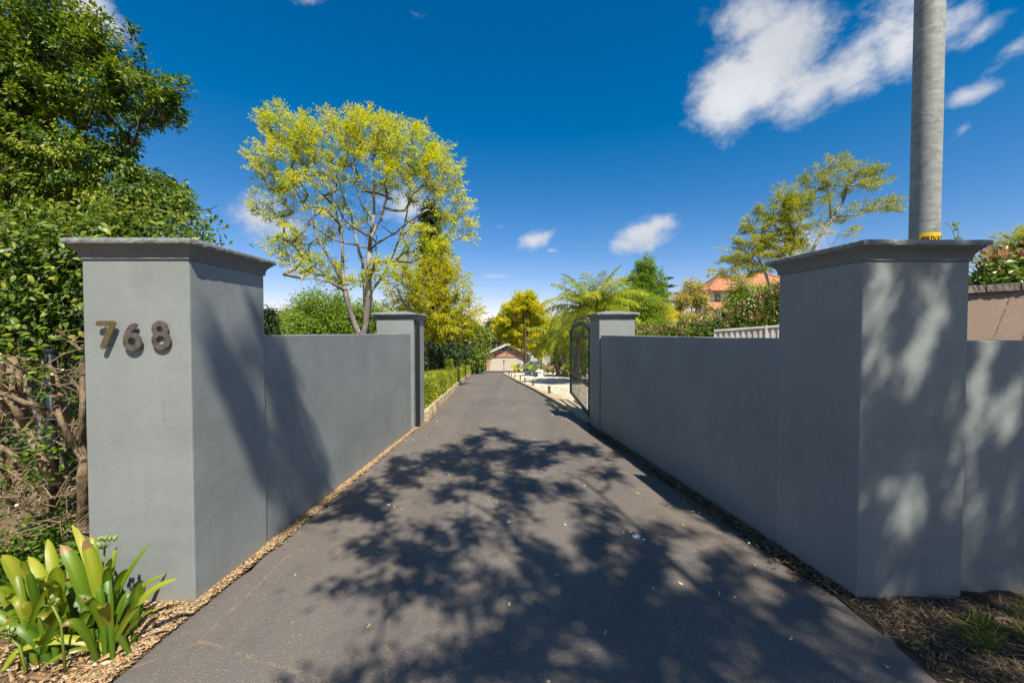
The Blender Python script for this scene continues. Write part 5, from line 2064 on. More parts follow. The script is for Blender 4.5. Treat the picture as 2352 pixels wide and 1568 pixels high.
limbs = [([jb2, at(*c5(640, 900), Yj)] + f5([(740, 740), (810, 620), (890, 500, .2), (960, 380, .3), (1000, 250, .4)]), .10, .03, None),
         (f5([(890, 500, .2), (1050, 480, .1), (1200, 450, 0), (1350, 390, 0)]), .045, .015, 1),
         (f5([(870, 500, .2), (860, 400, -.2), (850, 300, -.3), (830, 180, -.4)]), .04, .015, 1),
         ([jb2] + f5([(590, 850), (540, 680), (600, 620, -.2), (660, 500, -.3)]), .06, .02, 0),
         ([jb2] + f5([(420, 980, .3), (330, 800, .3), (340, 650, .2), (440, 520, .2)]), .06, .02, 0),
         ([jb2] + f5([(280, 1050, -.2), (180, 900, -.2), (90, 890, -.2)]), .05, .015, 0)]
ex = np.array([at(*c5(a, b), Yj + random.uniform(-.4, .4)) for a, b in [(1010, 120), (1060, 90), (1380, 310), (1340, 300), (1410, 350), (1280, 320), (1210, 290), (1400, 460), (880, 700), (760, 740), (1240, 520)]])
tree('jacaranda_tree', 'open feathery jacaranda leaning right behind the dappled pillar', blobs, limbs, 430, 40, .085, (.16, .034), (M['bark_grey'], M['lf_jaca']), along=.40, shell=.3, r_tip=.0048, seg=.34, clump=.42, extra_tips=ex, droop=.05, jitter=.12)
Yk = 24.0
b0 = at(1700, 780, Yk)
b0.z = prof(Yk)
tree('green_shrub', 'conical fresh green shrub before the orange roofed house', px_blobs([(1697, 655, 16, 26, 1), (1692, 690, 26, 24, 1), (1708, 700, 30, 24, 1), (1730, 690, 30, 26, .9), (1760, 680, 30, 26, .8)], Yk), [([b0, at(1697, 700, Yk), at(1697, 645, Yk)], .07, .02, None)], 170, 40, .22, (.2, .1), (M['bark_grey'], M['lf_green']), cat='shrub', r_tip=.007, tint_bias=.15)
# tree at the right edge
Ye = 15.0
b0 = at(2330, 800, Ye)
b0.z = prof(Ye) - .1
tree('roadside_tree', 'olive green tree showing over the pink wall at the right edge', px_blobs([(2335, 558, 40, 20, 1), (2390, 548, 50, 30, 1), (2285, 562, 26, 10, .5), (2300, 592, 36, 22, .6), (2370, 600, 50, 34, 1), (2430, 600, 60, 50, 1), (2340, 650, 70, 40, .6)], Ye),
     [([b0, at(2340, 660, Ye), at(2345, 570, Ye)], .16, .04, None)], 220, 30, .13, (.18, .07), (M['bark_dark'], M['lf_jaca']), along=.4, shell=.4, r_tip=.007)

# ------------------------------------------------------------------ big dark tree at the upper left
Yb = 6.6
rows = [(40, 45, 150, 110, 1.2), (-120, 100, 220, 220, 1.2), (225, 100, 85, 55, 1), (150, 180, 150, 90, 1.1), (295, 230, 100, 52, 1), (370, 212, 44, 24, 1), (60, 260, 150, 100, 1.1), (205, 300, 80, 46, .25), (310, 335, 60, 40, .3), (150, 380, 150, 90, 1.1), (30, 420, 150, 90, 1.1), (280, 420, 90, 50, .9), (330, 460, 90, 34, .9), (425, 468, 56, 20, .7), (375, 405, 44, 26, .5), (-80, 420, 200, 160, 1.1), (200, 480, 160, 60, 1), (440, 470, 40, 16, .5), (-60, 640, 220, 140, 1)]
blobs = px_blobs(rows, Yb, .8)
b0 = at(60, 900, Yb + .8)
b0.z = -.05
limbs = [([b0, at(70, 600, Yb + .8), at(90, 430, Yb + .6), at(120, 260, Yb + .4), at(110, 60, Yb + .3)], .17, .05, None),
         ([at(80, 520, Yb + .7), at(200, 420, Yb + .3), at(300, 330, Yb), at(370, 230, Yb - .1)], .07, .02, 1),
         ([at(100, 400, Yb + .6), at(190, 290, Yb + .3), at(250, 180, Yb), at(270, 110, Yb)], .06, .02, 1),
         ([at(80, 560, Yb + .7), at(220, 510, Yb + .2), at(340, 470, Yb - .2), at(440, 465, Yb - .3)], .06, .016, 1),
         ([at(80, 500, Yb + .7), at(-60, 350, Yb + .4), at(-150, 200, Yb)], .08, .03, 1)]
ex = np.array([at(a, b, Yb) for a, b in [(485, 480), (430, 300), (435, 225), (500, 470)]])
big = tree('broadleaf_tree', 'large dense dark green glossy tree filling the upper left corner', blobs, limbs, 1500, 36, .080, (.125, .064), (M['bark_dark'], M['lf_big']), along=.30, sunlean=.45, shell=.45, r_tip=.005, seg=.34, droop=.5, shape='fold', extra_tips=ex, tint_var=.75, clump=.7)

# ------------------------------------------------------------------ creeper-covered shrub behind the numbered pillar
Yv = 3.9
vine = thing('climbing_shrub', 'leafy shrub tangled with vine behind the numbered pillar', 'shrub', (at(60, 800, Yv).x, Yv, 0))
rows = [(80, 560, 150, 70, 1), (60, 640, 150, 90, 1), (130, 700, 90, 90, 1), (30, 740, 120, 80, 1), (-90, 640, 140, 150, 1), (200, 540, 110, 36, 1), (330, 520, 110, 34, 1), (430, 525, 50, 28, .9), (250, 590, 160, 60, .8), (150, 790, 70, 40, .6), (40, 800, 110, 40, .6), (250, 700, 160, 90, .7), (400, 600, 100, 60, .7)]
blobs = px_blobs(rows, Yv, .6)
tips, _ = ell_points(blobs, 700, .5)
vb = at(110, 900, Yv + .1)
vb.z = 0
limbs = [([vb, at(130, 800, Yv), at(110, 680, Yv), at(80, 560, Yv)], .03, .012, None), ([vb, at(170, 760, Yv + .1), at(240, 640, Yv + .2), at(330, 540, Yv + .2)], .03, .012, 0), ([vb, at(40, 760, Yv), at(0, 640, Yv)], .03, .012, 0)]
mb, _ = grow(limbs, tips, .10, .22, .05, .0028, .42)
# trailing runners
for k in range(26):
    a = tips[random.randrange(len(tips))]
    d = Vector((random.uniform(-1, 1), random.uniform(-.6, .2), random.uniform(-.2, .6))) * random.uniform(.25, .7)
    q = [Vector(a) + d * s + Vector((0, 0, -.18 * s * s)) + Vector((random.gauss(0, .02), random.gauss(0, .02), random.gauss(0, .02))) for s in np.linspace(0, 1, 9)]
    mb.tube(q, [.0035] * 8 + [.001], 4)
mb.build('stems', M['bark_grey'], vine, smooth=True)
per = 30
n = len(tips) * per
off = rng.normal(size=(n, 3)) * .085
P = np.repeat(tips, per, 0) + off
ct = np.repeat(rng.random(len(tips)), per)
D = unit(off * 5 + rdir(n) * .7 + np.array([0, -.25, -.15]))
topf = np.clip((P[:, 2] - 2.25) / .5, 0, 1)
leaves('foliage', M['lf_vine'], P, D, unit(rdir(n) * .8 + np.array([.1, -.5, .9])),   .060 * rng.uniform(.6, 1.2, n), .030 * rng.uniform(.7, 1.2, n), np.clip(.06 + ct * .38 + rng.normal(size=n) * .14 + topf * .25, 0, 1), vine, shape='fold')


def leaf_mesh_single(name, mat, L, W, tint, fold=.2, droop=.18):
    """one separate leaf blade, 8 quads, pointing along +X with its face up"""
    m = 6
    V, Q = [], []
    for i in range(m + 1):
        s = i / m
        w = W * .5 * (math.sin(math.pi * min(1, s ** .8)) ** .8 if 0 < s < 1 else 0.03)
        z = -droop * L * s * s
        V += [(s * L, w, z + fold * w), (s * L, 0, z), (s * L, -w, z + fold * w)]
    for i in range(m):
        b = i * 3
        Q += [(b, b + 1, b + 4, b + 3), (b + 1, b + 2, b + 5, b + 4)]
    me = bpy.data.meshes.new(name)
    me.from_pydata(V, [], Q)
    me.materials.append(mat)
    a = me.attributes.new('tint', 'FLOAT', 'FACE')
    a.data.foreach_set('value', np.full(len(Q), tint, dtype=np.float32))
    me.polygons.foreach_set('use_smooth', np.ones(len(Q), dtype=bool))
    return me


def place_leaf(me, parent, p, d, n, s):
    o = bpy.data.objects.new('leaf', me)
    link(o)
    o.parent = parent
    d = Vector(d).normalized()
    n = Vector(n)
    y = n.cross(d).normalized()
    z = d.cross(y)
    mtx = Matrix((d, y, z)).transposed().to_4x4()
    mtx = Matrix.Translation(Vector(p) - origin_of(parent)) @ mtx @ Matrix.Scale(s, 4)
    o.matrix_local = mtx
    return o


vm = [leaf_mesh_single('leaf_blade', M['lf_vine'], .076, .037, t) for t in (.15, .3, .45, .6, .8)]
cnt = 0
while cnt < 280:
    px, py = random.uniform(2, 196), random.uniform(500, 820)
    if random.random() < .3:
        px, py = random.uniform(150, 470), random.uniform(500, 556)
        if py > 552 - max(0, 250 - px) * 0 and px > 160:
            pass
    y = Yv - random.uniform(.42, .75)
    p = at(px, py, y)
    d = (random.uniform(-1, 1), random.uniform(-1.0, .1), random.uniform(-.8, .35))
    place_leaf(random.choice(vm), vine, p, d, (random.uniform(-.4, .6), random.uniform(-.9, 0), random.uniform(.3, 1)), random.uniform(.6, 1.0))
    cnt += 1

# ------------------------------------------------------------------ chain-link fence with black post
YF = 3.55
cf = thing('chainlink_fence', 'black chain link fence with a capped post behind the pruned shrub', 'fence', (at(118, 1000, YF).x, YF, 0))
px0 = at(116, 830, YF)
ptop = at(114, 797, YF).z
mb = MB()
mb.lathe([(.034, -.2), (.034, ptop - .05)], (px0.x, YF, 0), 14)
po = mb.build('post', M['black_metal'], cf, smooth=True)
mb = MB()
mb.lathe([(.040, ptop - .052), (.041, ptop - .03), (.036, ptop - .012), (.02, ptop - .002), (.004, ptop)], (px0.x, YF, 0), 14)
mb.build('post_cap', M['black_metal'], po)
wire = MB()
xw0, xw1 = px0.x - 2.6, -1.95
zt_ = ptop - .10
pitch = .065
k = 0
hh_ = zt_
x = xw0 - hh_
while x < xw1 + hh_:
    for s in (1, -1):
        xa, xb = x, x + s * hh_
        za, zb_ = 0.0, hh_
        # clip to the panel
        def cx(z):
            return xa + (xb - xa) * z / hh_
        zs = [0.0, hh_]
        for lim in (xw0, xw1):
            if xb != xa:
                z = (lim - xa) / (xb - xa) * hh_
                if 0 < z < hh_:
                    zs.append(z)
        zs.sort()
        segs = [(a, b) for a, b in zip(zs, zs[1:]) if xw0 - 1e-6 <= cx((a + b) / 2) <= xw1 + 1e-6]
        for a, b in segs:
            wire.tube([(cx(a), YF + .04 + s * .003, a), (cx(b), YF + .04 + s * .003, b)], .0022, 3, False)
    x += pitch
for z in (zt_, .5 * zt_):
    wire.tube([(xw0, YF + .04, z), (xw1, YF + .04, z)], .003, 4)
wire.build('wire_mesh', M['black_metal'], cf)

# ------------------------------------------------------------------ hard-pruned shrub
shrub = thing('pruned_shrub', 'hard pruned shrub of bare brown branches beside the numbered pillar', 'shrub', (at(190, 1240, 2.85).x, 2.85, 0))


def c8(cx, cy, y):
    return at(cx * .293, 775.2 + .293 * cy, y)


BR = [
    ([(655, 1640), (650, 1450), (652, 1250), (645, 1080), (655, 985)], 48, 32, 2.78, 0),
    ([(665, 1000), (648, 860), (642, 700), (648, 500), (648, 330), (645, 195)], 26, 19, 2.84, 0),
    ([(665, 965), (600, 880), (540, 770), (480, 650), (440, 530), (420, 400), (408, 285)], 26, 14, 2.78, 0),
    ([(640, 790), (560, 680), (500, 540), (465, 420), (430, 300), (378, 208)], 27, 18, 2.88, 0),
    ([(600, 1210), (500, 1150), (420, 1070), (340, 980), (270, 830), (210, 710), (150, 600), (105, 500), (90, 430)], 42, 26, 2.84, 0),
    ([(455, 605), (370, 575), (290, 530), (200, 510), (110, 470), (0, 435), (-80, 420)], 22, 18, 2.76, 0),
    ([(195, 720), (195, 600), (180, 450), (150, 330), (130, 230), (108, 152)], 30, 18, 2.92, 0),
    ([(130, 215), (60, 160), (0, 128)], 13, 10, 2.9, 0),
    ([(150, 600), (60, 450), (25, 330), (22, 192)], 34, 16, 2.95, 0),
    ([(96, 425), (98, 302)], 21, 19, 2.8, 0),
    ([(78, 330), (80, 218)], 25, 23, 2.84, 0),
    ([(195, 432), (210, 300), (220, 167)], 11, 10, 2.82, 0),
    ([(640, 425), (565, 335), (490, 252)], 14, 11, 2.82, 0),
    ([(405, 345), (335, 255), (287, 168)], 15, 11, 2.80, 0),
    ([(540, 1600), (420, 1480), (300, 1380), (220, 1250), (150, 1100), (80, 960), (-20, 880)], 48, 28, 2.9, 0),
    ([(340, 1310), (270, 1200), (200, 1040), (120, 930), (0, 845)], 22, 15, 2.78, 0),
    ([(580, 1392), (470, 1452), (370, 1482)], 13, 9, 2.66, 0),
    ([(310, 1345), (210, 1345), (130, 1310)], 19, 14, 2.72, 0),
    ([(600, 1110), (520, 1100), (430, 1060)], 22, 16, 2.92, 0),
    ([(155, 720), (100, 640), (30, 520), (-30, 480)], 18, 12, 2.86, 0),
    ([(215, 1490), (130, 1380), (60, 1250), (-30, 1180)], 26, 20, 2.82, 0),
    ([(-60, 1320), (40, 1200), (90, 1060), (130, 960)], 24, 16, 2.95, 0),
    ([(0, 1000), (-20, 800), (10, 620), (0, 480)], 26, 16, 2.98, 0),
    ([(690, 1180), (688, 1000), (690, 850)], 12, 9, 2.92, 0),
    ([(330, 545), (250, 640), (165, 740)], 8, 5, 2.7, 0),
    ([(520, 905), (480, 780), (440, 660)], 9, 6, 2.86, 0),
    ([(640, 100), (560, 40), (500, -20), (440, -60)], 14, 11, 3.0, 0),
]
PXM = .293 * 2.84 / F
for pts, r0, r1, y, _ in BR:
    q = [c8(a, b, y + .05 * math.sin(i * 1.7)) for i, (a, b) in enumerate(pts)]
    sm = []
    for i in range(len(q) - 1):
        p0, p1, p2, p3 = q[max(0, i - 1)], q[i], q[i + 1], q[min(len(q) - 1, i + 2)]
        for j in range(4):
            t_ = j / 4
            sm.append(.5 * ((2 * p1) + (p2 - p0) * t_ + (2 * p0 - 5 * p1 + 4 * p2 - p3) * t_ * t_ + (3 * p1 - p0 - 3 * p2 + p3) * t_ ** 3))
    sm.append(q[-1])
    for s in sm:
        s.z = max(s.z, -.02)
    N_ = len(sm)
    mb = MB()
    mb.tube(sm, [(r0 + (r1 - r0) * i / (N_ - 1)) * PXM * .86 for i in range(N_)], 10, True, 0, 1, lump=.09)
    mb.build('branch', (M['bark_cut'], M['cutwood']), shrub, smooth=False)
tw = MB()
for k in range(170):
    pts, r0, r1, y, _ = random.choice(BR)
    i = random.randrange(len(pts) - 1)
    t_ = random.random()
    a = c8(pts[i][0] + (pts[i + 1][0] - pts[i][0]) * t_, pts[i][1] + (pts[i + 1][1] - pts[i][1]) * t_, y)
    if random.random() < .45:
        a = c8(random.uniform(-60, 560), random.uniform(1000, 1560), random.uniform(2.5, 2.9))
    d = Vector((random.uniform(-1, 1), random.uniform(-.7, .5), random.uniform(-.3, .9))).normalized() * random.uniform(.08, .32)
    b = a + d
    b.z = max(b.z, .01)
    a.z = max(a.z, .01)
    mb_ = (a + b) / 2 + Vector((random.gauss(0, .02), random.gauss(0, .02), random.gauss(0, .02)))
    r_ = random.uniform(.0022, .006)
    tw.tube([a, mb_, b], [r_, r_ * .8, r_ * .5], 4)
tw.build('twigs', M['bark_cut'], shrub, kind='stuff')
# leaf sprays sprouting from the old wood
P, D, N_ = [], [], []
for k in range(48):
    c = c8(random.uniform(-80, 690), random.choice([random.uniform(100, 700), random.uniform(800, 1550)]), random.uniform(2.62, 3.2))
    if k < 30:
        c = c8(random.choice([130, 220, 300, 330, 270, 420]) + random.gauss(0, 60), random.choice([880, 940, 740, 1090, 240, 420]) + random.gauss(0, 40), random.uniform(2.6, 2.75))
    for j in range(random.randint(5, 10)):
        P.append(c + Vector((random.gauss(0, .025), random.gauss(0, .025), random.gauss(0, .018))))
        D.append((random.gauss(0, 1), random.gauss(0, .8), random.gauss(0, .4)))
        N_.append((random.gauss(0, .5), random.gauss(-.5, .5), .8))
n = len(P)
leaves('leaf_sprays', M['lf_vine'], np.array(P), np.array(D), np.array(N_), .046 * rng.uniform(.6, 1.2, n), .022 * rng.uniform(.8, 1.2, n), rng.random(n) * .7, shrub, shape='fold')

# undergrowth behind the chain link and at the shrub's foot
n = 9000
P = np.stack([rng.uniform(-6.5, -2.3, n), rng.uniform(3.9, 5.4, n), rng.uniform(0, 1, n) ** 1.6 * 1.25], 1)
keep = np.sin(P[:, 0] * 5) + np.sin(P[:, 2] * 7 + P[:, 0] * 2) + rng.normal(size=n) * .7 > -.3
P = P[keep]
n = len(P)
leaves('undergrowth', M['lf_big'], P, rdir(n), unit(rdir(n) + np.array([0, -.3, .8])), .09 * rng.uniform(.6, 1.3, n), .045 * rng.uniform(.7, 1.2, n), rng.random(n) * .7, kind='stuff', shape='fold')
n = 4200
cxs = rng.uniform(-3.5, -2.35, n)
cys = rng.uniform(2.2, 3.1, n)
P = np.stack([cxs, cys, .02 + rng.random(n) ** 1.5 * (.20 + .1 * np.sin(cxs * 9))], 1)
leaves('ground_cover', M['lf_vine'], P, unit(rdir(n) * np.array([1, 1, .4])), unit(rdir(n) * .5 + np.array([0, -.3, 1.0])), .05 * rng.uniform(.6, 1.2, n), .026 * rng.uniform(.8, 1.2, n), rng.random(n) * .6, kind='stuff', shape='fold')

# ------------------------------------------------------------------ clivia clump
cliv = thing('clivia_plant', 'clump of broad strap leaved clivia at the foot of the numbered pillar', 'plant', (-2.32, 1.98, 0))


def cq(cx, cy, y):
    return at(cx * .2494, 1177.1 + cy * .2494, y)


def strap(root, a, tip, width, arch_, tint, mat='lf_clivia', twist=0.0, tipy=0.0, bow=.5):
    """strap leaf along a curve from root a to tip, keeled, with a rounded point"""
    a, tip = Vector(a), Vector(tip)
    mid = a.lerp(tip, bow)
    mid.z = max(a.z, tip.z) * .72 + arch_
    m = 12
    V, Q = [], []
    for i in range(m + 1):
        s = i / m
        p = a * (1 - s) ** 2 + mid * 2 * s * (1 - s) + tip * s * s
        t = ((mid - a) * (1 - s) + (tip - mid) * s).normalized()
        hz = Vector((t.x, t.y, 0))
        side = Vector((t.y, -t.x, 0)) if hz.length > .05 else Vector((1, 0, 0))
        camd = Vector((0, 0, CAM_H)) - p
        side2 = t.cross(camd).normalized()
        if side.length > .001:
            side.normalize()
        if side2.dot(side) < 0:
            side2 = -side2
        sd = (side * .35 + side2 * .65).normalized()
        sd = (Matrix.Rotation(twist * (s - .3), 3, t) @ sd)
        nn = t.cross(sd).normalized()
        w = width * .5 * (.55 + .42 * math.sin(math.pi * min(1, s * .9))) * .86 * (1 if s < .66 else math.sqrt(max(.0, 1 - ((s - .66) / .343) ** 2.0)))
        keel = w * .30 * (1 - .6 * s)
        V += [p + sd * w + nn * keel, p + sd * w * .5 + nn * keel * .25, p, p - sd * w * .5 + nn * keel * .25, p - sd * w + nn * keel]
    for i in range(m):
        for j in range(4):
            b = i * 5 + j
            Q.append((b, b + 1, b + 6, b + 5))
    V = np.array([tuple(v) for v in V])
    V[:, 2] = np.maximum(V[:, 2], a.z + .004)
    browned = random.random() < .35
    tv = [tint + (.10 if (j % 4) in (1, 2) else -.03) + .05 * math.sin(j * 1.7) + .22 * (j / len(Q) - .5) for j in range(len(Q))]
    o = np_mesh('leaf', V, np.array(Q), M[mat], np.clip(np.array(tv) * .76, 0, .78) if not browned else np.where(np.arange(len(tv)) >= len(tv) - random.choice((4, 8)), 1.0, np.clip(np.array(tv) * .76, 0, .78)), root)
    o.data.polygons.foreach_set('use_smooth', np.ones(len(Q), dtype=bool))
    return o


R1, R2, R3, R4 = Vector((-1.985, 1.93, 0)), Vector((-2.12, 2.03, 0)), Vector((-2.29, 1.93, 0)), Vector((-2.42, 2.06, 0))
PXc = .2494 * 2.0 / F
LV = [  # root, tip px in crop, tip Y, width px, arch, tint, material
    (R1, (1632, 608), 2.02, 100, .10, .75, 0), (R2, (1515, 566), 2.12, 62, .06, .55, 0), (R2, (1398, 280), 2.16, 62, .04, .35, 0), (R2, (770, 255), 2.00, 165, .06, .75, 0), (R2, (555, 295), 2.08, 155, .06, .30, 0),
    (R3, (510, 500), 1.95, 150, .08, .5, 0), (R3, (440, 240), 2.1, 120, .05, .75, 0), (R3, (262, 402), 2.02, 120, .08, .80, 0), (R4, (20, 390), 1.98, 170, .05, .75, 0), (R2, (662, 110), 2.2, 95, .05, .95, 0),
    (R2, (835, 190), 2.14, 90, .05, .65, 0), (R2, (1075, 315), 2.12, 85, .05, .5, 0), (R2, (1025, 418), 2.05, 90, .07, .2, 0), (R2, (990, 508), 1.98, 95, .08, .15, 0), (R1, (735, 812), 1.86, 105, .10, .45, 0),
    (R1, (912, 885), 1.85, 120, .12, .55, 1), (R1, (130, 1292), 1.86, 105, .12, .85, 0), (R3, (400, 985), 1.85, 135, .16, .3, 1), (R3, (178, 872), 1.9, 115, .14, .45, 1), (R3, (65, 832), 1.92, 95, .2, .7, 0),
    (R3, (532, 680), 1.86, 90, .14, .75, 0), (R3, (205, 985), 1.88, 130, .05, .2, 0), (R2, (1112, 700), 1.98, 70, .05, .5, 0), (R2, (1110, 600), 2.02, 75, .06, .3, 0), (R3, (0, 1502), 1.84, 80, .16, .7, 0),
    (R1, (382, 1432), 1.83, 60, .10, .35, 1), (R1, (955, 740), 1.96, 100, .06, .35, 0), (R1, (908, 675), 1.94, 75, .10, .25, 0), (R1, (965, 470), 2.05, 80, .05, .25, 0), (R1, (560, 1055), 1.82, 100, .13, .4, 0),
    (R4, (-60, 700), 1.95, 110, .1, .4, 0), (R4, (60, 1010), 1.86, 110, .1, .2, 0), (R4, (-40, 880), 1.88, 90, .12, .6, 1), (R4, (340, 560), 2.1, 110, .06, .15, 0), (R3, (420, 590), 2.05, 105, .07, .2, 0),
    (R4, (110, 600), 2.14, 100, .07, .25, 0), (R2, (640, 420), 2.14, 110, .05, .2, 0), (R2, (700, 520), 2.1, 110, .05, .15, 0), (R1, (1460, 880), 1.95, 50, .04, .5, 1), (R1, (1180, 720), 2.0, 60, .06, .2, 0),
    (R4, (-120, 1150), 1.85, 100, .12, .5, 0), (R3, (310, 1180), 1.84, 105, .05, .6, 0), (R2, (850, 420), 2.08, 90, .05, .1, 0), (R2, (380, 620), 2.08, 100, .06, .1, 0),
]
for r_, tp, ty, wd, ar_, tn, old in LV:
    jit = Vector((random.uniform(-.05, .05), random.uniform(-.04, .04), 0))
    strap(cliv, r_ + jit, cq(tp[0], tp[1], ty), wd * PXc * .84, ar_, tn, 'lf_clivia_old' if old else 'lf_clivia', random.uniform(-.5, .5), bow=random.uniform(.38, .52))
for k in range(26):
    r_ = random.choice([R3, R3, R4, R4, R4 + Vector((-.2, 0, 0))]) + Vector((random.uniform(-.12, .10), random.uniform(-.06, .10), 0))
    tip = cq(random.uniform(-160, 620), random.uniform(380, 1250), random.uniform(1.84, 2.1))
    strap(cliv, r_, tip, random.uniform(.030, .046), random.uniform(.05, .13), random.uniform(.1, .85), 'lf_clivia', random.uniform(-.7, .7), bow=random.uniform(.35, .5))
for k in range(34):
    r_ = random.choice([R1, R2, R2, R3, R3, R4]) + Vector((random.uniform(-.10, .10), random.uniform(-.05, .12), 0))
    az = random.uniform(0, 2 * math.pi)
    ln_ = random.uniform(.22, .40)
    tip = r_ + Vector((math.cos(az) * ln_ * .7, abs(math.sin(az)) * ln_ * .5 - .06, random.uniform(.15, .34)))
    tip.x = min(tip.x, -1.93)
    strap(cliv, r_, tip, random.uniform(.035, .055), .05, random.uniform(.0, .5), 'lf_clivia', random.uniform(-.6, .6))
for k in range(9):
    r_ = random.choice([R1, R2, R3]) + Vector((random.uniform(-.06, .1), random.uniform(-.05, .05), 0))
    tip = r_ + Vector((random.uniform(-.22, .10), random.uniform(-.10, .1), .012))
    o = strap(cliv, r_ + Vector((0, 0, .02)), tip, .03, .03, .8, 'lf_clivia_old', 1.5)
    o.data.materials[0] = M['dead']
# flower stalks with berries
for (sx, sy), (bx_, by_), full in (((935, 640), (965, 330), True), ((560, 1010), (480, 850), False), ((180, 1230), (75, 1140), False)):
    y = 2.07 if full else 1.86
    a, b = cq(sx, sy, y), cq(bx_, by_, y)
    mb = MB()
    foot = Vector((a.x - (b.x - a.x) * 1.0, y - .02, 0))
    mb.tube([foot, a, b], [.0055, .005, .0045], 8)
    so = mb.build('flower_stalk', M['stalk'], cliv, smooth=True)
    for k in range(11 if full else 9):
        az = 2.4 * k
        el = random.uniform(.2, 1.3)
        d = Vector((math.cos(az) * math.cos(el), math.sin(az) * math.cos(el), math.sin(el))) * (.050 if full else .032) * random.uniform(.85, 1.15)
        e = b + d
        m2 = MB()
        m2.tube([b, e], [.0028, .0022], 5)
        if full or k < 2:
            m2.lathe([(.0015, -.002), (.0075, .004), (.0095, .012), (.0075, .020), (.002, .025)], (e.x, e.y, e.z), 8)
        m2.build('berry', M['berry'] if full or k < 2 else M['stalk'], so, smooth=True)

# ------------------------------------------------------------------ clipped hedges


def hedge(name, label, y0, y1, xf, width, h, mat, leaf, dens, cat='hedge', hv=0.02, step=.5, base=.0):
    root = thing(name, label, cat, (xf((y0 + y1) / 2), (y0 + y1) / 2, prof(y0)))
    hf_ = h if callable(h) else (lambda y, q=h: q)
    ys = frange(y0, y1, step)
    mb = MB()
    rr = []
    for y in ys:
        z = prof(y)
        h = hf_(y)
        x = xf(y)
        ins = leaf[0] * .9 + .03
        rr.append([Vector((x - ins, y, z)), Vector((x - ins, y, z + h - ins)), Vector((x - width + ins, y, z + h - ins)), Vector((x - width + ins, y, z))])
    mb.rings(rr)
    o = mb.build('inner_growth', M[mat], root)
    P, Nn = [], []
    area = 0
    faces = [('f', h - base), ('t', width), ('e', 0)]
    for y0_, y1_ in zip(ys, ys[1:]):
        h = hf_((y0_ + y1_) / 2)
        for kind, w_ in (('f', h - base), ('t', width)):
            d = dens * (1 if y0_ < 14 else (14 / y0_) ** 1.3)
            n = int((y1_ - y0_) * w_ * d)
            for i in range(n):
                y = random.uniform(y0_, y1_)
                u = random.random()
                dep = random.gauss(0, hv) - hv
                if kind == 'f':
                    P.append((xf(y) + dep, y, prof(y) + base + u * (h - base)))
                    Nn.append((1, -.2, .2))
                else:
                    P.append((xf(y) - u * width, y, prof(y) + h + dep))
                    Nn.append((0, -.1, 1))
    h = hf_(y0)
    n = int(width * h * dens)
    for i in range(n):
        P.append((xf(y0) - random.random() * width, y0 + abs(random.gauss(0, hv)), prof(y0) + random.random() * h))
        Nn.append((0, -1, .2))
    P, Nn = np.array(P), np.array(Nn)
    n = len(P)
    sc = np.maximum(1, (P[:, 1] / 14) ** .65)
    D = unit(rdir(n) + Nn * .8)
    leaves('foliage', M[mat], P - D * leaf[0] * .4, D, unit(rdir(n) + Nn * .6), leaf[0] * sc * rng.uniform(.6, 1.25, n), leaf[1] * sc * rng.uniform(.7, 1.2, n), np.clip(rng.normal(.48, .24, n) + .18 * np.sin(P[:, 1] * 2.1 + P[:, 2] * 3), 0, 1), root)
    return root


hedge('box_hedge', 'long low clipped box hedge in sun along the left of the drive', 7.45, 41.0, lambda y: lin(DL, y) - .10 + .02 * math.sin(y * 2.3), .85, lambda y: .71 + .004 * (y - 8), 'lf_hedge', (.040, .025), 2300, hv=.022, base=.12)
hedge('tall_hedge', 'tall dark glossy hedge standing behind the clipped box hedge', 8.4, 22.5, lambda y: lin(DL, y) - .98 + .05 * math.sin(y * 1.7) + .04 * math.sin(y * 4.1), 1.3, 1.58, 'lf_darkhedge', (.085, .042), 620, hv=.07)
hedge('clipped_hedge', 'square clipped green hedge block at the far end of the tall dark hedge', 23.5, 27.5, lambda y: lin(DL, y) - .75, 1.2, 1.25, 'lf_hedge', (.06, .04), 900, hv=.03)

# photinia hedge behind the steel fence and behind the pink wall


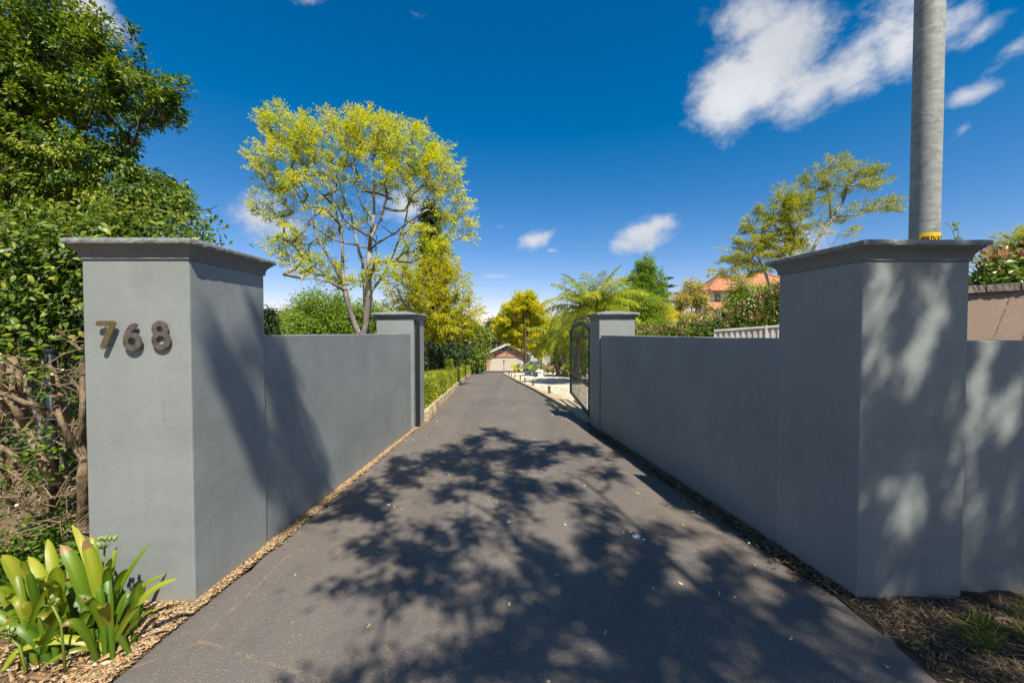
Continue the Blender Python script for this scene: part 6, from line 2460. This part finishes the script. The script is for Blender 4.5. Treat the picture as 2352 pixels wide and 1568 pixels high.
def bushy(name, label, blobs, n_t, per, sp, leaf, red, cat='hedge', base=None, group=None):
    root = thing(name, label, cat, base, group)
    tips, _ = ell_points(blobs, n_t, .6)
    mb, _ = grow([([Vector(base), Vector(base) + Vector((0, 0, .5))], .04, .03, None)] + [([Vector((b[0][0], b[0][1], base[2])), Vector(b[0])], .04, .015, None) for b in blobs], tips, .08, .35, .1, .004, .42, sides=4)
    mb.build('stems', M['bark_cut'], root)
    n = n_t * per
    off = rng.normal(size=(n, 3)) * sp
    P = np.repeat(tips, per, 0) + off
    ct = np.repeat(rng.random(n_t), per)
    D = unit(off / sp * .5 + rdir(n) * .5 + np.array([0, 0, .45]))
    leaves('foliage', M['lf_photinia'], P, D, unit(rdir(n) * .6 + np.array([0, -.4, .8])), leaf[0] * rng.uniform(.6, 1.2, n), leaf[1] * rng.uniform(.7, 1.2, n), np.clip(ct * .6 + rng.normal(size=n) * .18 + .15, 0, 1), root, shape='fold')
    # red new growth on the outermost upward tips
    sc = np.array([max(((t[2] - b[0][2]) / b[1][2]) for b in blobs if abs(t[0] - b[0][0]) < b[1][0]) if any(abs(t[0] - b[0][0]) < b[1][0] for b in blobs) else 0 for t in tips])
    top = tips[sc > red[0]]
    if len(top):
        m = red[1]
        n = len(top) * m
        P = np.repeat(top, m, 0) + rng.normal(size=(n, 3)) * sp * .45 + np.array([0, 0, sp * .9])
        D = unit(rdir(n) * .55 + np.array([0, 0, 1.0]))
        leaves('red_tips', M['lf_red'], P, D, unit(rdir(n) + np.array([0, -.5, .3])), leaf[0] * rng.uniform(.6, 1.1, n), leaf[1] * rng.uniform(.7, 1.1, n), np.repeat(rng.random(len(top)), m) * .7 + rng.random(n) * .3, root, shape='fold')
    return root


Yh = 9.6
hb = at(1700, 770, Yh)
bushy('photinia_hedge', 'red tipped photinia hedge above the cream steel fence', px_blobs([(1775, 702, 46, 30, 1), (1725, 722, 40, 22, 1), (1680, 737, 36, 16, 1), (1785, 735, 50, 30, 1), (1640, 752, 36, 12, 1), (1730, 748, 56, 20, 1), (1786, 676, 16, 18, .7), (1830, 700, 60, 50, .8), (1680, 765, 56, 20, .9)], Yh, .8), 420, 30, .075, (.095, .038), (.30, 8), base=(hb.x, Yh, 0))
Yh = 10.6
hb = at(1560, 790, Yh)
bushy('photinia_hedge', 'lower sunlit photinia hedge with pink tips beside the iron gate pillar', px_blobs([(1500, 768, 36, 10, 1), (1550, 764, 40, 11, 1), (1595, 758, 36, 13, 1), (1640, 766, 36, 10, 1), (1480, 780, 50, 16, 1), (1560, 788, 60, 20, 1), (1640, 785, 60, 20, 1), (1468, 764, 14, 7, .8)], Yh, 1.0), 380, 28, .075, (.095, .040), (.35, 7), base=(hb.x, Yh, -.1))
Yh = 5.75
hb = at(2320, 680, Yh)
ph2 = bushy('photinia_hedge', 'red tipped photinia hedge above the pink wall coping', px_blobs([(2290, 625, 46, 34, 1), (2340, 610, 50, 42, 1), (2400, 600, 50, 50, 1), (2300, 660, 60, 30, 1), (2370, 650, 60, 40, 1), (2250, 650, 30, 20, .6)], Yh, .5), 130, 22, .075, (.115, .046), (.40, 8), base=(hb.x, Yh, 0))
pm = [leaf_mesh_single('leaf_blade', M['lf_photinia'], .125, .05, t, .25, .2) for t in (.1, .35, .6, .85)]
for k in range(80):
    p = at(random.uniform(2248, 2352), random.uniform(590, 652), Yh - random.uniform(.25, .5))
    place_leaf(random.choice(pm), ph2, p, (random.uniform(-1, 1), random.uniform(-1, .1), random.uniform(-.4, .7)), (random.uniform(-.3, .5), random.uniform(-.8, 0), random.uniform(.4, 1)), random.uniform(.8, 1.15))
rm = [leaf_mesh_single('leaf_blade', M['lf_red'], .11, .045, t, .3, -.1) for t in (.05, .3, .6)]
for k in range(36):
    p = at(random.uniform(2252, 2345), random.uniform(578, 606), Yh - random.uniform(.2, .4))
    place_leaf(random.choice(rm), ph2, p, (random.uniform(-.6, .6), random.uniform(-.5, .2), 1), (random.uniform(-.6, .6), -1, .2), random.uniform(.75, 1.1))
# lone shoot by the pole
sh = thing('hedge_shoot', 'single thin leafy shoot sticking up just right of the pole', 'shoot', at(2205, 600, 5.4))
pts = [at(a, b, 5.4) for a, b in [(2212, 640), (2208, 580), (2196, 556), (2188, 530), (2176, 514)]]
mb = MB()
mb.tube(pts, [.008, .006, .005, .003, .002], 5)
mb.tube([pts[1], at(2200, 530, 5.4), at(2197, 515, 5.4)], [.005, .004, .002], 5)
mb.build('stem', M['bark_cut'], sh)
P = np.array([at(a, b, 5.4) for a, b in [(2190, 548), (2197, 530), (2198, 515), (2196, 522), (2204, 556), (2206, 566), (2180, 516), (2186, 530), (2205, 575), (2194, 520), (2201, 540)]])
leaves('leaf_spray', M['lf_vine'], P, unit(rdir(len(P)) + np.array([0, 0, .5])), unit(rdir(len(P)) + np.array([0, -.8, .4])), .075, .034, rng.random(len(P)) * .5 + .3, sh, shape='fold', kind='stuff')

# ------------------------------------------------------------------ planting round the statue and the car


def rosette(name, label, px, py, Y, n_l, L, W, mat, cat='plant', el=(.25, 1.35), group=None):
    p = at(px, py, Y)
    z = prof(Y) + .03
    root = thing(name, label, cat, (p.x, Y, z), group)
    for i in range(n_l):
        az = 2.4 * i
        e = el[0] + (el[1] - el[0]) * ((i * .618) % 1)
        tip = Vector((p.x + math.cos(az) * math.cos(e) * L, Y + math.sin(az) * math.cos(e) * L, z + math.sin(e) * L * .9))
        strap(root, (p.x + .03 * math.cos(az), Y + .03 * math.sin(az), z), tip, W, L * .12, random.random(), mat, random.uniform(-.4, .4))
    return root


rosette('strappy_plant', 'yellow green strap leaved plant at the left end of the gravel planting', 1183, 850, 42, 30, .85, .07, 'lf_ygreen')
rosette('strappy_plant', 'dark spiky plant just behind the yellow green strap leaved plant', 1191, 847, 44, 30, .95, .06, 'lf_agave')
rosette('cycad_plant', 'broad dark cycad in front of the brick garage corner', 1212, 846, 43, 40, 1.05, .09, 'lf_agave')
rosette('strappy_plant', 'green leafy plant just left of the white statue', 1224, 846, 40, 30, .95, .10, 'lf_green')
rosette('strappy_plant', 'bronze leaved plant in front of the parked car', 1258, 846, 41, 36, .95, .08, 'lf_bronze')
rosette('strappy_plant', 'low green bronze plant at the foot of the slender palm', 1270, 850, 38, 30, .8, .08, 'lf_bronze')
rosette('yucca_plant', 'spiky yucca leaves beside the pale palm trunk', 1310, 850, 28, 34, 1.05, .05, 'lf_light')
rosette('yucca_plant', 'tall strappy yucca partly behind the iron gate bars', 1318, 868, 24, 34, 1.1, .05, 'lf_palm')
for k, (lab, rows, Y, mt) in enumerate((
        ('dark leafy shrub beside the carport behind the car', [(1282, 825, 18, 18, 1), (1296, 838, 14, 14, 1), (1275, 843, 16, 8, .8)], 50.0, 'lf_darkhedge'),
        ('mixed green shrub behind the iron gate and palms', [(1330, 835, 26, 26, 1), (1350, 815, 26, 34, 1), (1325, 805, 22, 24, .8)], 29.0, 'lf_green'),
        ('dark shrub at the left foot of the garage', [(1103, 842, 10, 9, 1), (1094, 836, 9, 14, 1)], 52.0, 'lf_darkhedge'))):
    b0 = at(rows[0][0], 855, Y)
    b0.z = prof(Y)
    tree('leafy_shrub', lab, px_blobs(rows, Y), [([b0, at(rows[0][0], rows[0][1], Y)], .05, .02, None)], 110, 40, .22, (.22, .1), (M['bark_dark'], M[mt]), cat='shrub', shell=.5, r_tip=.008)

# ------------------------------------------------------------------ street tree behind the viewpoint; its shade falls on the drive and the right pillar
SV = np.array(SUNV)


def lift(p, h):
    """the point at height h on the sun ray through p"""
    p = np.array(p)
    return p + SV * ((h - p[2]) / SV[2])


def crop_px(cx, cy):
    return 459 + .586 * cx, 947.5 + .586 * cy


GS = [  # shade patches on the drive as seen in the photograph: crop x, y, rx, ry, height of the leaf spray, cover
    (1165, 78, 55, 10, 7.0, .8), (1135, 112, 130, 20, 7.0, 1), (1370, 140, 110, 24, 7.2, 1), (1500, 158, 80, 24, 7.4, .9), (1000, 160, 90, 26, 6.8, 1), (840, 185, 80, 24, 6.5, 1), (760, 215, 60, 20, 6.4, .8),
    (960, 215, 150, 32, 6.8, 1), (1150, 185, 150, 34, 7.0, 1), (1340, 205, 120, 36, 7.2, 1), (1600, 165, 60, 24, 7.4, .6), (1600, 240, 110, 24, 7.4, .6), (1180, 270, 140, 36, 7.0, 1), (1350, 290, 110, 32, 7.2, .9),
    (760, 275, 120, 34, 6.4, 1), (650, 330, 120, 44, 6.2, 1), (600, 400, 130, 38, 6.1, 1), (700, 400, 70, 30, 6.2, .7), (1000, 305, 100, 26, 6.7, 1), (950, 350, 80, 20, 6.6, .7), (1440, 320, 70, 20, 7.3, .8),
    (1200, 350, 80, 40, 7.0, .9), (1230, 400, 70, 34, 7.0, .9), (1540, 400, 90, 22, 7.6, .8), (1510, 470, 70, 34, 7.6, .7), (1590, 420, 60, 30, 7.6, .7), (820, 480, 120, 30, 6.4, .9), (1000, 470, 110, 30, 6.6, .9), (1120, 520, 90, 34, 6.8, .9),
    (640, 545, 80, 34, 6.1, .7), (760, 570, 140, 44, 6.2, 1), (930, 590, 130, 46, 6.4, 1), (1080, 440, 60, 26, 6.8, .8), (1300, 550, 80, 36, 7.0, .9), (1380, 620, 100, 50, 7.1, .9), (1050, 640, 80, 36, 6.6, .7), (600, 690, 90, 30, 6.0, .9),
    (720, 700, 110, 44, 6.1, 1), (850, 690, 120, 44, 6.3, 1), (960, 740, 120, 50, 6.5, .9), (680, 770, 60, 24, 6.0, .7), (1250, 690, 140, 50, 6.8, .8), (1420, 600, 90, 40, 7.2, .9), (1500, 560, 80, 46, 7.3, .8), (1180, 760, 100, 50, 6.8, .7),
    (1600, 560, 110, 60, 7.6, 1), (1720, 520, 130, 46, 7.8, .9), (1800, 590, 120, 50, 7.9, .9), (1640, 660, 160, 70, 7.7, 1.1), (1480, 740, 150, 80, 7.4, 1.2), (1700, 780, 200, 90, 7.8, 1.2), (1900, 700, 170, 90, 8.2, 1.0), (1350, 860, 150, 90, 7.2, 1.2),
    (1550, 920, 200, 100, 7.6, 1.2), (1800, 920, 200, 90, 8.0, 1.0), (2000, 820, 200, 90, 8.4, .8), (2150, 640, 120, 60, 8.6, .7), (1980, 560, 100, 50, 8.3, .7), (1880, 480, 90, 34, 8.0, .7), (1200, 920, 110, 80, 6.9, .9), (1050, 880, 60, 50, 6.7, .5),
    (700, 985, 70, 30, 6.0, .9), (620, 1030, 120, 30, 5.9, 1), (560, 1060, 90, 20, 5.8, .9), (830, 1010, 90, 40, 6.2, 1), (980, 1000, 100, 50, 6.5, 1), (1120, 1010, 120, 60, 6.7, 1.1), (1300, 1030, 160, 60, 7.0, 1.2), (1550, 1080, 220, 70, 7.6, 1.2), (1850, 1090, 240, 70, 8.0, 1.0), (2150, 1000, 200, 90, 8.5, .9), (2300, 850, 160, 90, 8.8, .8),
      (2420, 1000, 170, 80, 8.8, 1), (2620, 900, 140, 60, 9, .9), (2660, 1040, 170, 60, 9, 1), (2850, 960, 150, 60, 9.2, .9), (3020, 880, 140, 50, 9.4, .9), (3050, 1010, 150, 60, 9.4, .9), (2480, 800, 100, 40, 9, .7), (2760, 800, 90, 30, 9, .7), (2380, 700, 120, 50, 8.8, .7), (2250, 740, 120, 50, 8.6, .7),
]
LP, LT = [], []
SO = np.array(on_ground(*crop_px(1500, 820)))
tips = []
for cx_, cy_, rx, ry, h, cov in GS:
    px, py = crop_px(cx_, cy_)
    px2, _ = crop_px(cx_ + rx, cy_)
    c = on_ground(px, py)
    ax = (on_ground(px2, py) - c).x
    ay = abs((on_ground(px, py - ry * .586) - on_ground(px, py + ry * .586)).y) / 2
    area = math.pi * ax * ay
    if cy_ > 640 and cx_ > 1100:      # added leaf cover deepens the shade over the right foreground
        cov *= 1.45
        ax *= 1.12
        ay *= 1.12
    m = int(cov * area / (.075 * .030 * .5) * 3.3)
    nsub = max(3, int(area / .035))
    th = rng.random(nsub) * 2 * math.pi
    r_ = np.sqrt(rng.random(nsub))
    sub = np.stack([c.x + ax * r_ * np.cos(th), c.y + ay * r_ * np.sin(th), np.zeros(nsub)], 1)
    hs_ = h - .5 + rng.normal(size=nsub) * .25
    k_ = rng.integers(0, nsub, m)
    rad_d = sub - SO
    rad_d = unit(rad_d + rng.normal(size=sub.shape) * np.array([.5, .5, 0]) * np.linalg.norm(rad_d, axis=1, keepdims=True))
    g = sub[k_] + rad_d[k_] * (rng.normal(size=(m, 1)) * .11) + rng.normal(size=(m, 3)) * np.array([.045, .045, 0])
    hh2 = hs_[k_] + rng.normal(size=m) * .09
    for i in range(m):
        LP.append(lift(g[i], hh2[i]))
    for i in range(0, nsub, 3):
        tips.append(lift(sub[i], hs_[i]))
# shade on the right-hand pillar and wall: sprays high up, softer edge
PS = []
for k in range(340):
    x, z = rng.uniform(2.02, 4.4), rng.uniform(-.1, 2.1)
    # lit gaps as in the photograph
    gap = any(((x - gx) / ga_) ** 2 + ((z - gz_) / gb_) ** 2 < 1 for gx, gz_, ga_, gb_ in
              ((2.16, 1.82, .10, .20), (2.50, 1.78, .10, .22), (2.12, 1.45, .05, .25), (2.50, 1.42, .05, .12), (2.32, .62, .07, .12), (2.47, .45, .08, .12), (2.62, .75, .05, .14), (2.9, .55, .07, .22), (2.85, .95, .08, .1), (2.2, .45, .05, .15), (2.4, .1, .07, .07), (3.05, 1.2, .1, .15)))
    if gap:
        continue
    h = rng.uniform(6.5, 8.5)
    c = np.array([x, 2.38, z])
    m = 48
    gzz = rng.normal(size=m) * .085
    g = c + np.stack([rng.normal(size=m) * .032 + .32 * gzz, np.zeros(m), gzz], 1)
    for i in range(m):
        LP.append(lift(g[i], h + rng.normal() * .12))
    if k % 3 == 0:
        tips.append(lift(c, h))
# the slanting band on the left pillar's side and the wall beside it
for px, py, rx, ry, cov in ((640, 790, 16, 60, 1), (660, 880, 26, 60, 1), (690, 970, 26, 60, 1), (715, 1050, 26, 55, 1), (735, 1105, 24, 40, 1), (690, 1120, 34, 50, .9), (650, 1010, 18, 70, .9), (640, 900, 16, 70, .9), (665, 1170, 26, 40, .8),
                            (560, 900, 20, 50, .9), (585, 965, 22, 50, .9), (600, 1030, 12, 50, .7), (530, 840, 20, 50, .8), (500, 770, 20, 45, .6), (560, 760, 24, 60, .5), (590, 700, 12, 60, .6), (470, 690, 14, 50, .5)):
    # point where the view ray meets the plane of the left wall
    d = ray(px, py)
    xw = -1.80
    c = Vector((0, 0, CAM_H)) + d * (xw / d.x)
    sx = abs((ray(px + rx, py) * (xw / ray(px + rx, py).x)).y - c.y)
    sz = ry * c.y / F
    h = rng.uniform(8.0, 9.5)
    m = int(cov * 110)
    g = np.array(c) + np.stack([np.zeros(m), (rng.random(m) * 2 - 1) * sx, (rng.random(m) * 2 - 1) * sz], 1)
    for i in range(m):
        LP.append(lift(g[i], h + rng.normal() * .12))
    tips.append(lift(c, h))
tips = np.array(tips)
sb = Vector((4.6, -3.4, -.05))


def glift(cx_, cy_, h):
    return Vector(lift(on_ground(*crop_px(cx_, cy_)), h))


limbs = [([sb, Vector((4.4, -3.2, 1.8)), Vector((4.1, -2.9, 3.4))], .20, .15, None),
         ([Vector((4.1, -2.9, 3.4)), glift(1750, 900, 5.0), glift(1450, 700, 5.9), glift(1330, 590, 6.3), glift(1250, 520, 6.5), glift(1180, 440, 6.6), glift(1080, 370, 6.6)], .070, .018, 1),
         ([Vector((4.1, -2.9, 3.4)), glift(1950, 700, 5.6), glift(1680, 420, 6.6), glift(1560, 325, 7.0), glift(1495, 265, 7.1), glift(1430, 245, 7.1)], .05, .014, 1),
         ([glift(1560, 325, 7.0), glift(1605, 300, 7.0), glift(1600, 262, 7.1), glift(1560, 235, 7.2)], .022, .012, 1),
         ([Vector((4.1, -2.9, 3.4)), glift(1500, 1000, 5.2), glift(1150, 960, 5.8), glift(900, 1010, 6.0)], .04, .012, 1),
         ([Vector((4.1, -2.9, 3.4)), Vector((4.6, -2.8, 6.0)), Vector((4.9, -3.0, 9.0))], .12, .05, 1)]
street = thing('street_tree', 'spreading street tree behind the viewpoint shading the drive', 'tree', sb)
mb, _ = grow(limbs, tips, .06, .45, .04, .0026, .36)
mb.build('trunk', M['bark_grey'], street, smooth=True)
# unseen extra crown added over the right verge to shade it and block sky
bl = [(np.array(c), np.array(r), 1) for c, r in (((6.3, -3.6, 7.6), (1.7, 1.6, 1.2)), ((5.6, -5.2, 8.6), (1.8, 1.6, 1.3)), ((7.8, -2.6, 8.0), (1.6, 1.5, 1.2)), ((4.3, -5.8, 7.6), (1.7, 1.5, 1.2)), ((2.6, -6.6, 7.0), (1.6, 1.4, 1.1)), ((7.4, -5.2, 7.0), (1.6, 1.6, 1.2)), ((8.8, -1.4, 7.6), (1.3, 1.2, 1.0)))]
et, _ = ell_points(bl, 420, .4)
for t_ in et:
    for i in range(42):
        LP.append(t_ + rng.normal(size=3) * np.array([.16, .16, .12]))
LP = np.array(LP)
n = len(LP)
leaves('crown', M['lf_jaca'], LP, unit(rdir(n) * np.array([1, 1, .5])), unit(rdir(n) * .7 + SV), .072 * rng.uniform(.6, 1.3, n), .029 * rng.uniform(.7, 1.2, n), rng.random(n), street)

# unseen dark trees added behind the viewpoint to cut sky light on the pillars
for k, (x, y, h, r_, nm) in enumerate(((-9, -24, 9.5, 3.6, 'leftmost'), (-1.5, -22, 8.0, 3.3, 'second'), (5.5, -24, 10.0, 3.8, 'third'), (13.5, -23, 8.5, 3.6, 'rightmost'))):
    tree('sky_block_tree', nm + ' leafy tree of the unseen row added behind the viewpoint to block sky light',
         [(np.array((x, y, h * .62)), np.array((r_, r_, h * .36)), 1), (np.array((x + 1.2, y + .6, h * .45)), np.array((r_ * .9, r_ * .8, h * .3)), 1), (np.array((x - 1.3, y + .4, h * .42)), np.array((r_ * .9, r_ * .8, h * .3)), 1), (np.array((x, y + .5, h * .22)), np.array((r_ * 1.1, r_ * .8, h * .2)), 1)],
         [([Vector((x, y, -.05)), Vector((x, y, h * .4)), Vector((x + .3, y, h * .8))], .2, .05, None)], 210, 22, .42, (.5, .26), (M['bark_dark'], M['lf_darkhedge']), mult=1.0, lsc=1.0, r_tip=.02, seg=.9, group='unseen trees added across the street')

# ------------------------------------------------------------------ litter, chips, pebbles, grass


def scatter_chips(name, n, fx, mat, L, W, T, tintf=None, kind='stuff', lift_=.0):
    P = np.array([fx() for _ in range(n)])
    a = rng.random(n) * 2 * math.pi
    D = np.stack([np.cos(a), np.sin(a), rng.normal(size=n) * .22], 1)
    D = unit(D)
    Nn = unit(np.stack([rng.normal(size=n) * .35, rng.normal(size=n) * .35, np.ones(n)], 1))
    S = unit(np.cross(D, Nn))
    N2 = np.cross(S, D)
    l = (L * rng.uniform(.4, 1.5, n))[:, None] * .5
    w = (W * rng.uniform(.5, 1.4, n))[:, None] * .5
    t = (T * rng.uniform(.5, 1.3, n))[:, None] * .5
    P = P + N2 * t
    c = []
    for sz in (-1, 1):
        for sx, sy in ((-1, -.6), (1, -1), (.8, 1), (-1, .8)):
            c.append(P + D * l * sx + S * w * sy + N2 * t * sz)
    V = np.stack(c, 1).reshape(-1, 3)
    b = (np.arange(n) * 8)[:, None]
    Q = np.stack([b + np.array(q) for q in ((3, 2, 1, 0), (4, 5, 6, 7), (0, 1, 5, 4), (1, 2, 6, 5), (2, 3, 7, 6), (3, 0, 4, 7))], 1).reshape(-1, 4)
    return np_mesh(name, V, Q, mat, np.repeat(rng.random(n) if tintf is None else tintf(P), 6), kind=kind)


def mulch_pt():
    if random.random() < .30:
        y = random.uniform(2.9, 6.7)
        xw = -1.87 + (y - 3) * (.215 / 3.5)
        x = random.uniform(xw + .005, lin(DL, y) + .03 + random.gauss(0, .02))
        return (x, y, .0)
    y = random.uniform(1.2, 3.0)
    x = lin(DL, y) + .02 - abs(random.gauss(0, .22)) if random.random() < .55 else random.uniform(-4.2, lin(DL, y))
    return (x, y, .0)


scatter_chips('wood_chips', 15000, mulch_pt, M['chip'], .024, .008, .003)
scatter_chips('bark_flakes', 150, lambda: (random.uniform(-2.7, -1.93), random.uniform(1.5, 2.3), .004), M['chip'], .06, .018, .004)


def verge_pt():
    y = random.uniform(1.3, 2.5)
    return (lin(DRT, y) + abs(random.gauss(0, .5)), y, .0)


def verge_edge():
    y = random.uniform(2.4, 6.5)
    xw = 2.0 - (y - 3) * .16
    return (xw - abs(random.gauss(0, .09)) - .01, y, .004)


scatter_chips('leaf_litter', 2600, verge_pt, M['straw'], .034, .0045, .002)
scatter_chips('wall_foot_litter', 2200, verge_edge, M['straw'], .028, .010, .003)
# pale specks and fallen leaflets on the asphalt


def drive_pt():
    y = random.uniform(1.5, 30) if random.random() < .6 else random.uniform(1.6, 8)
    x = random.uniform(lin(DL, y) + .1, lin(DRT, y) - .1)
    t = (x - lin(DL, y)) / (lin(DRT, y) - lin(DL, y))
    return (x, y, prof(y) + .013 + .022 * (1 - (2 * t - 1) ** 2))


scatter_chips('fallen_leaves', 330, drive_pt, M['fallen'], .026, .012, .002)


def peb_pt():
    y = random.uniform(7.3, 17)
    x = lin(DRT, y) + random.uniform(.36, 5)
    return (x, y, prof(y) + .05)


scatter_chips('pebbles', 14000, peb_pt, M['pebble'], .034, .028, .018)
# grass tufts on the verge at the right
for k in range(9):
    gx_, gy_ = [(2.75, 2.05), (3.0, 1.98), (2.55, 2.12), (2.95, 2.2), (3.15, 2.12), (2.42, 2.02), (3.2, 1.9), (2.7, 1.9), (3.25, 2.28)][k]
    n = 70
    P = np.stack([gx_ + rng.normal(size=n) * .045, gy_ + rng.normal(size=n) * .035, np.zeros(n)], 1)
    leaves('grass_tuft', M['lf_grass'], P, unit(rng.normal(size=(n, 3)) * np.array([.6, .6, .15]) + np.array([-.2, 0, .5])), rdir(n), rng.uniform(.05, .13, n), rng.uniform(.004, .007, n), rng.random(n), droop=.3, kind='stuff')
n = 900
P = np.stack([rng.uniform(2.1, 3.8, n), rng.uniform(1.7, 2.4, n), np.zeros(n) + .002], 1)
leaves('dry_grass', M['straw'], P, unit(np.stack([rng.normal(size=n), rng.normal(size=n), rng.uniform(0, .25, n)], 1)), unit(rdir(n) * .3 + np.array([0, 0, 1.0])), rng.uniform(.06, .16, n), rng.uniform(.003, .005, n), rng.random(n), droop=.1, kind='stuff')
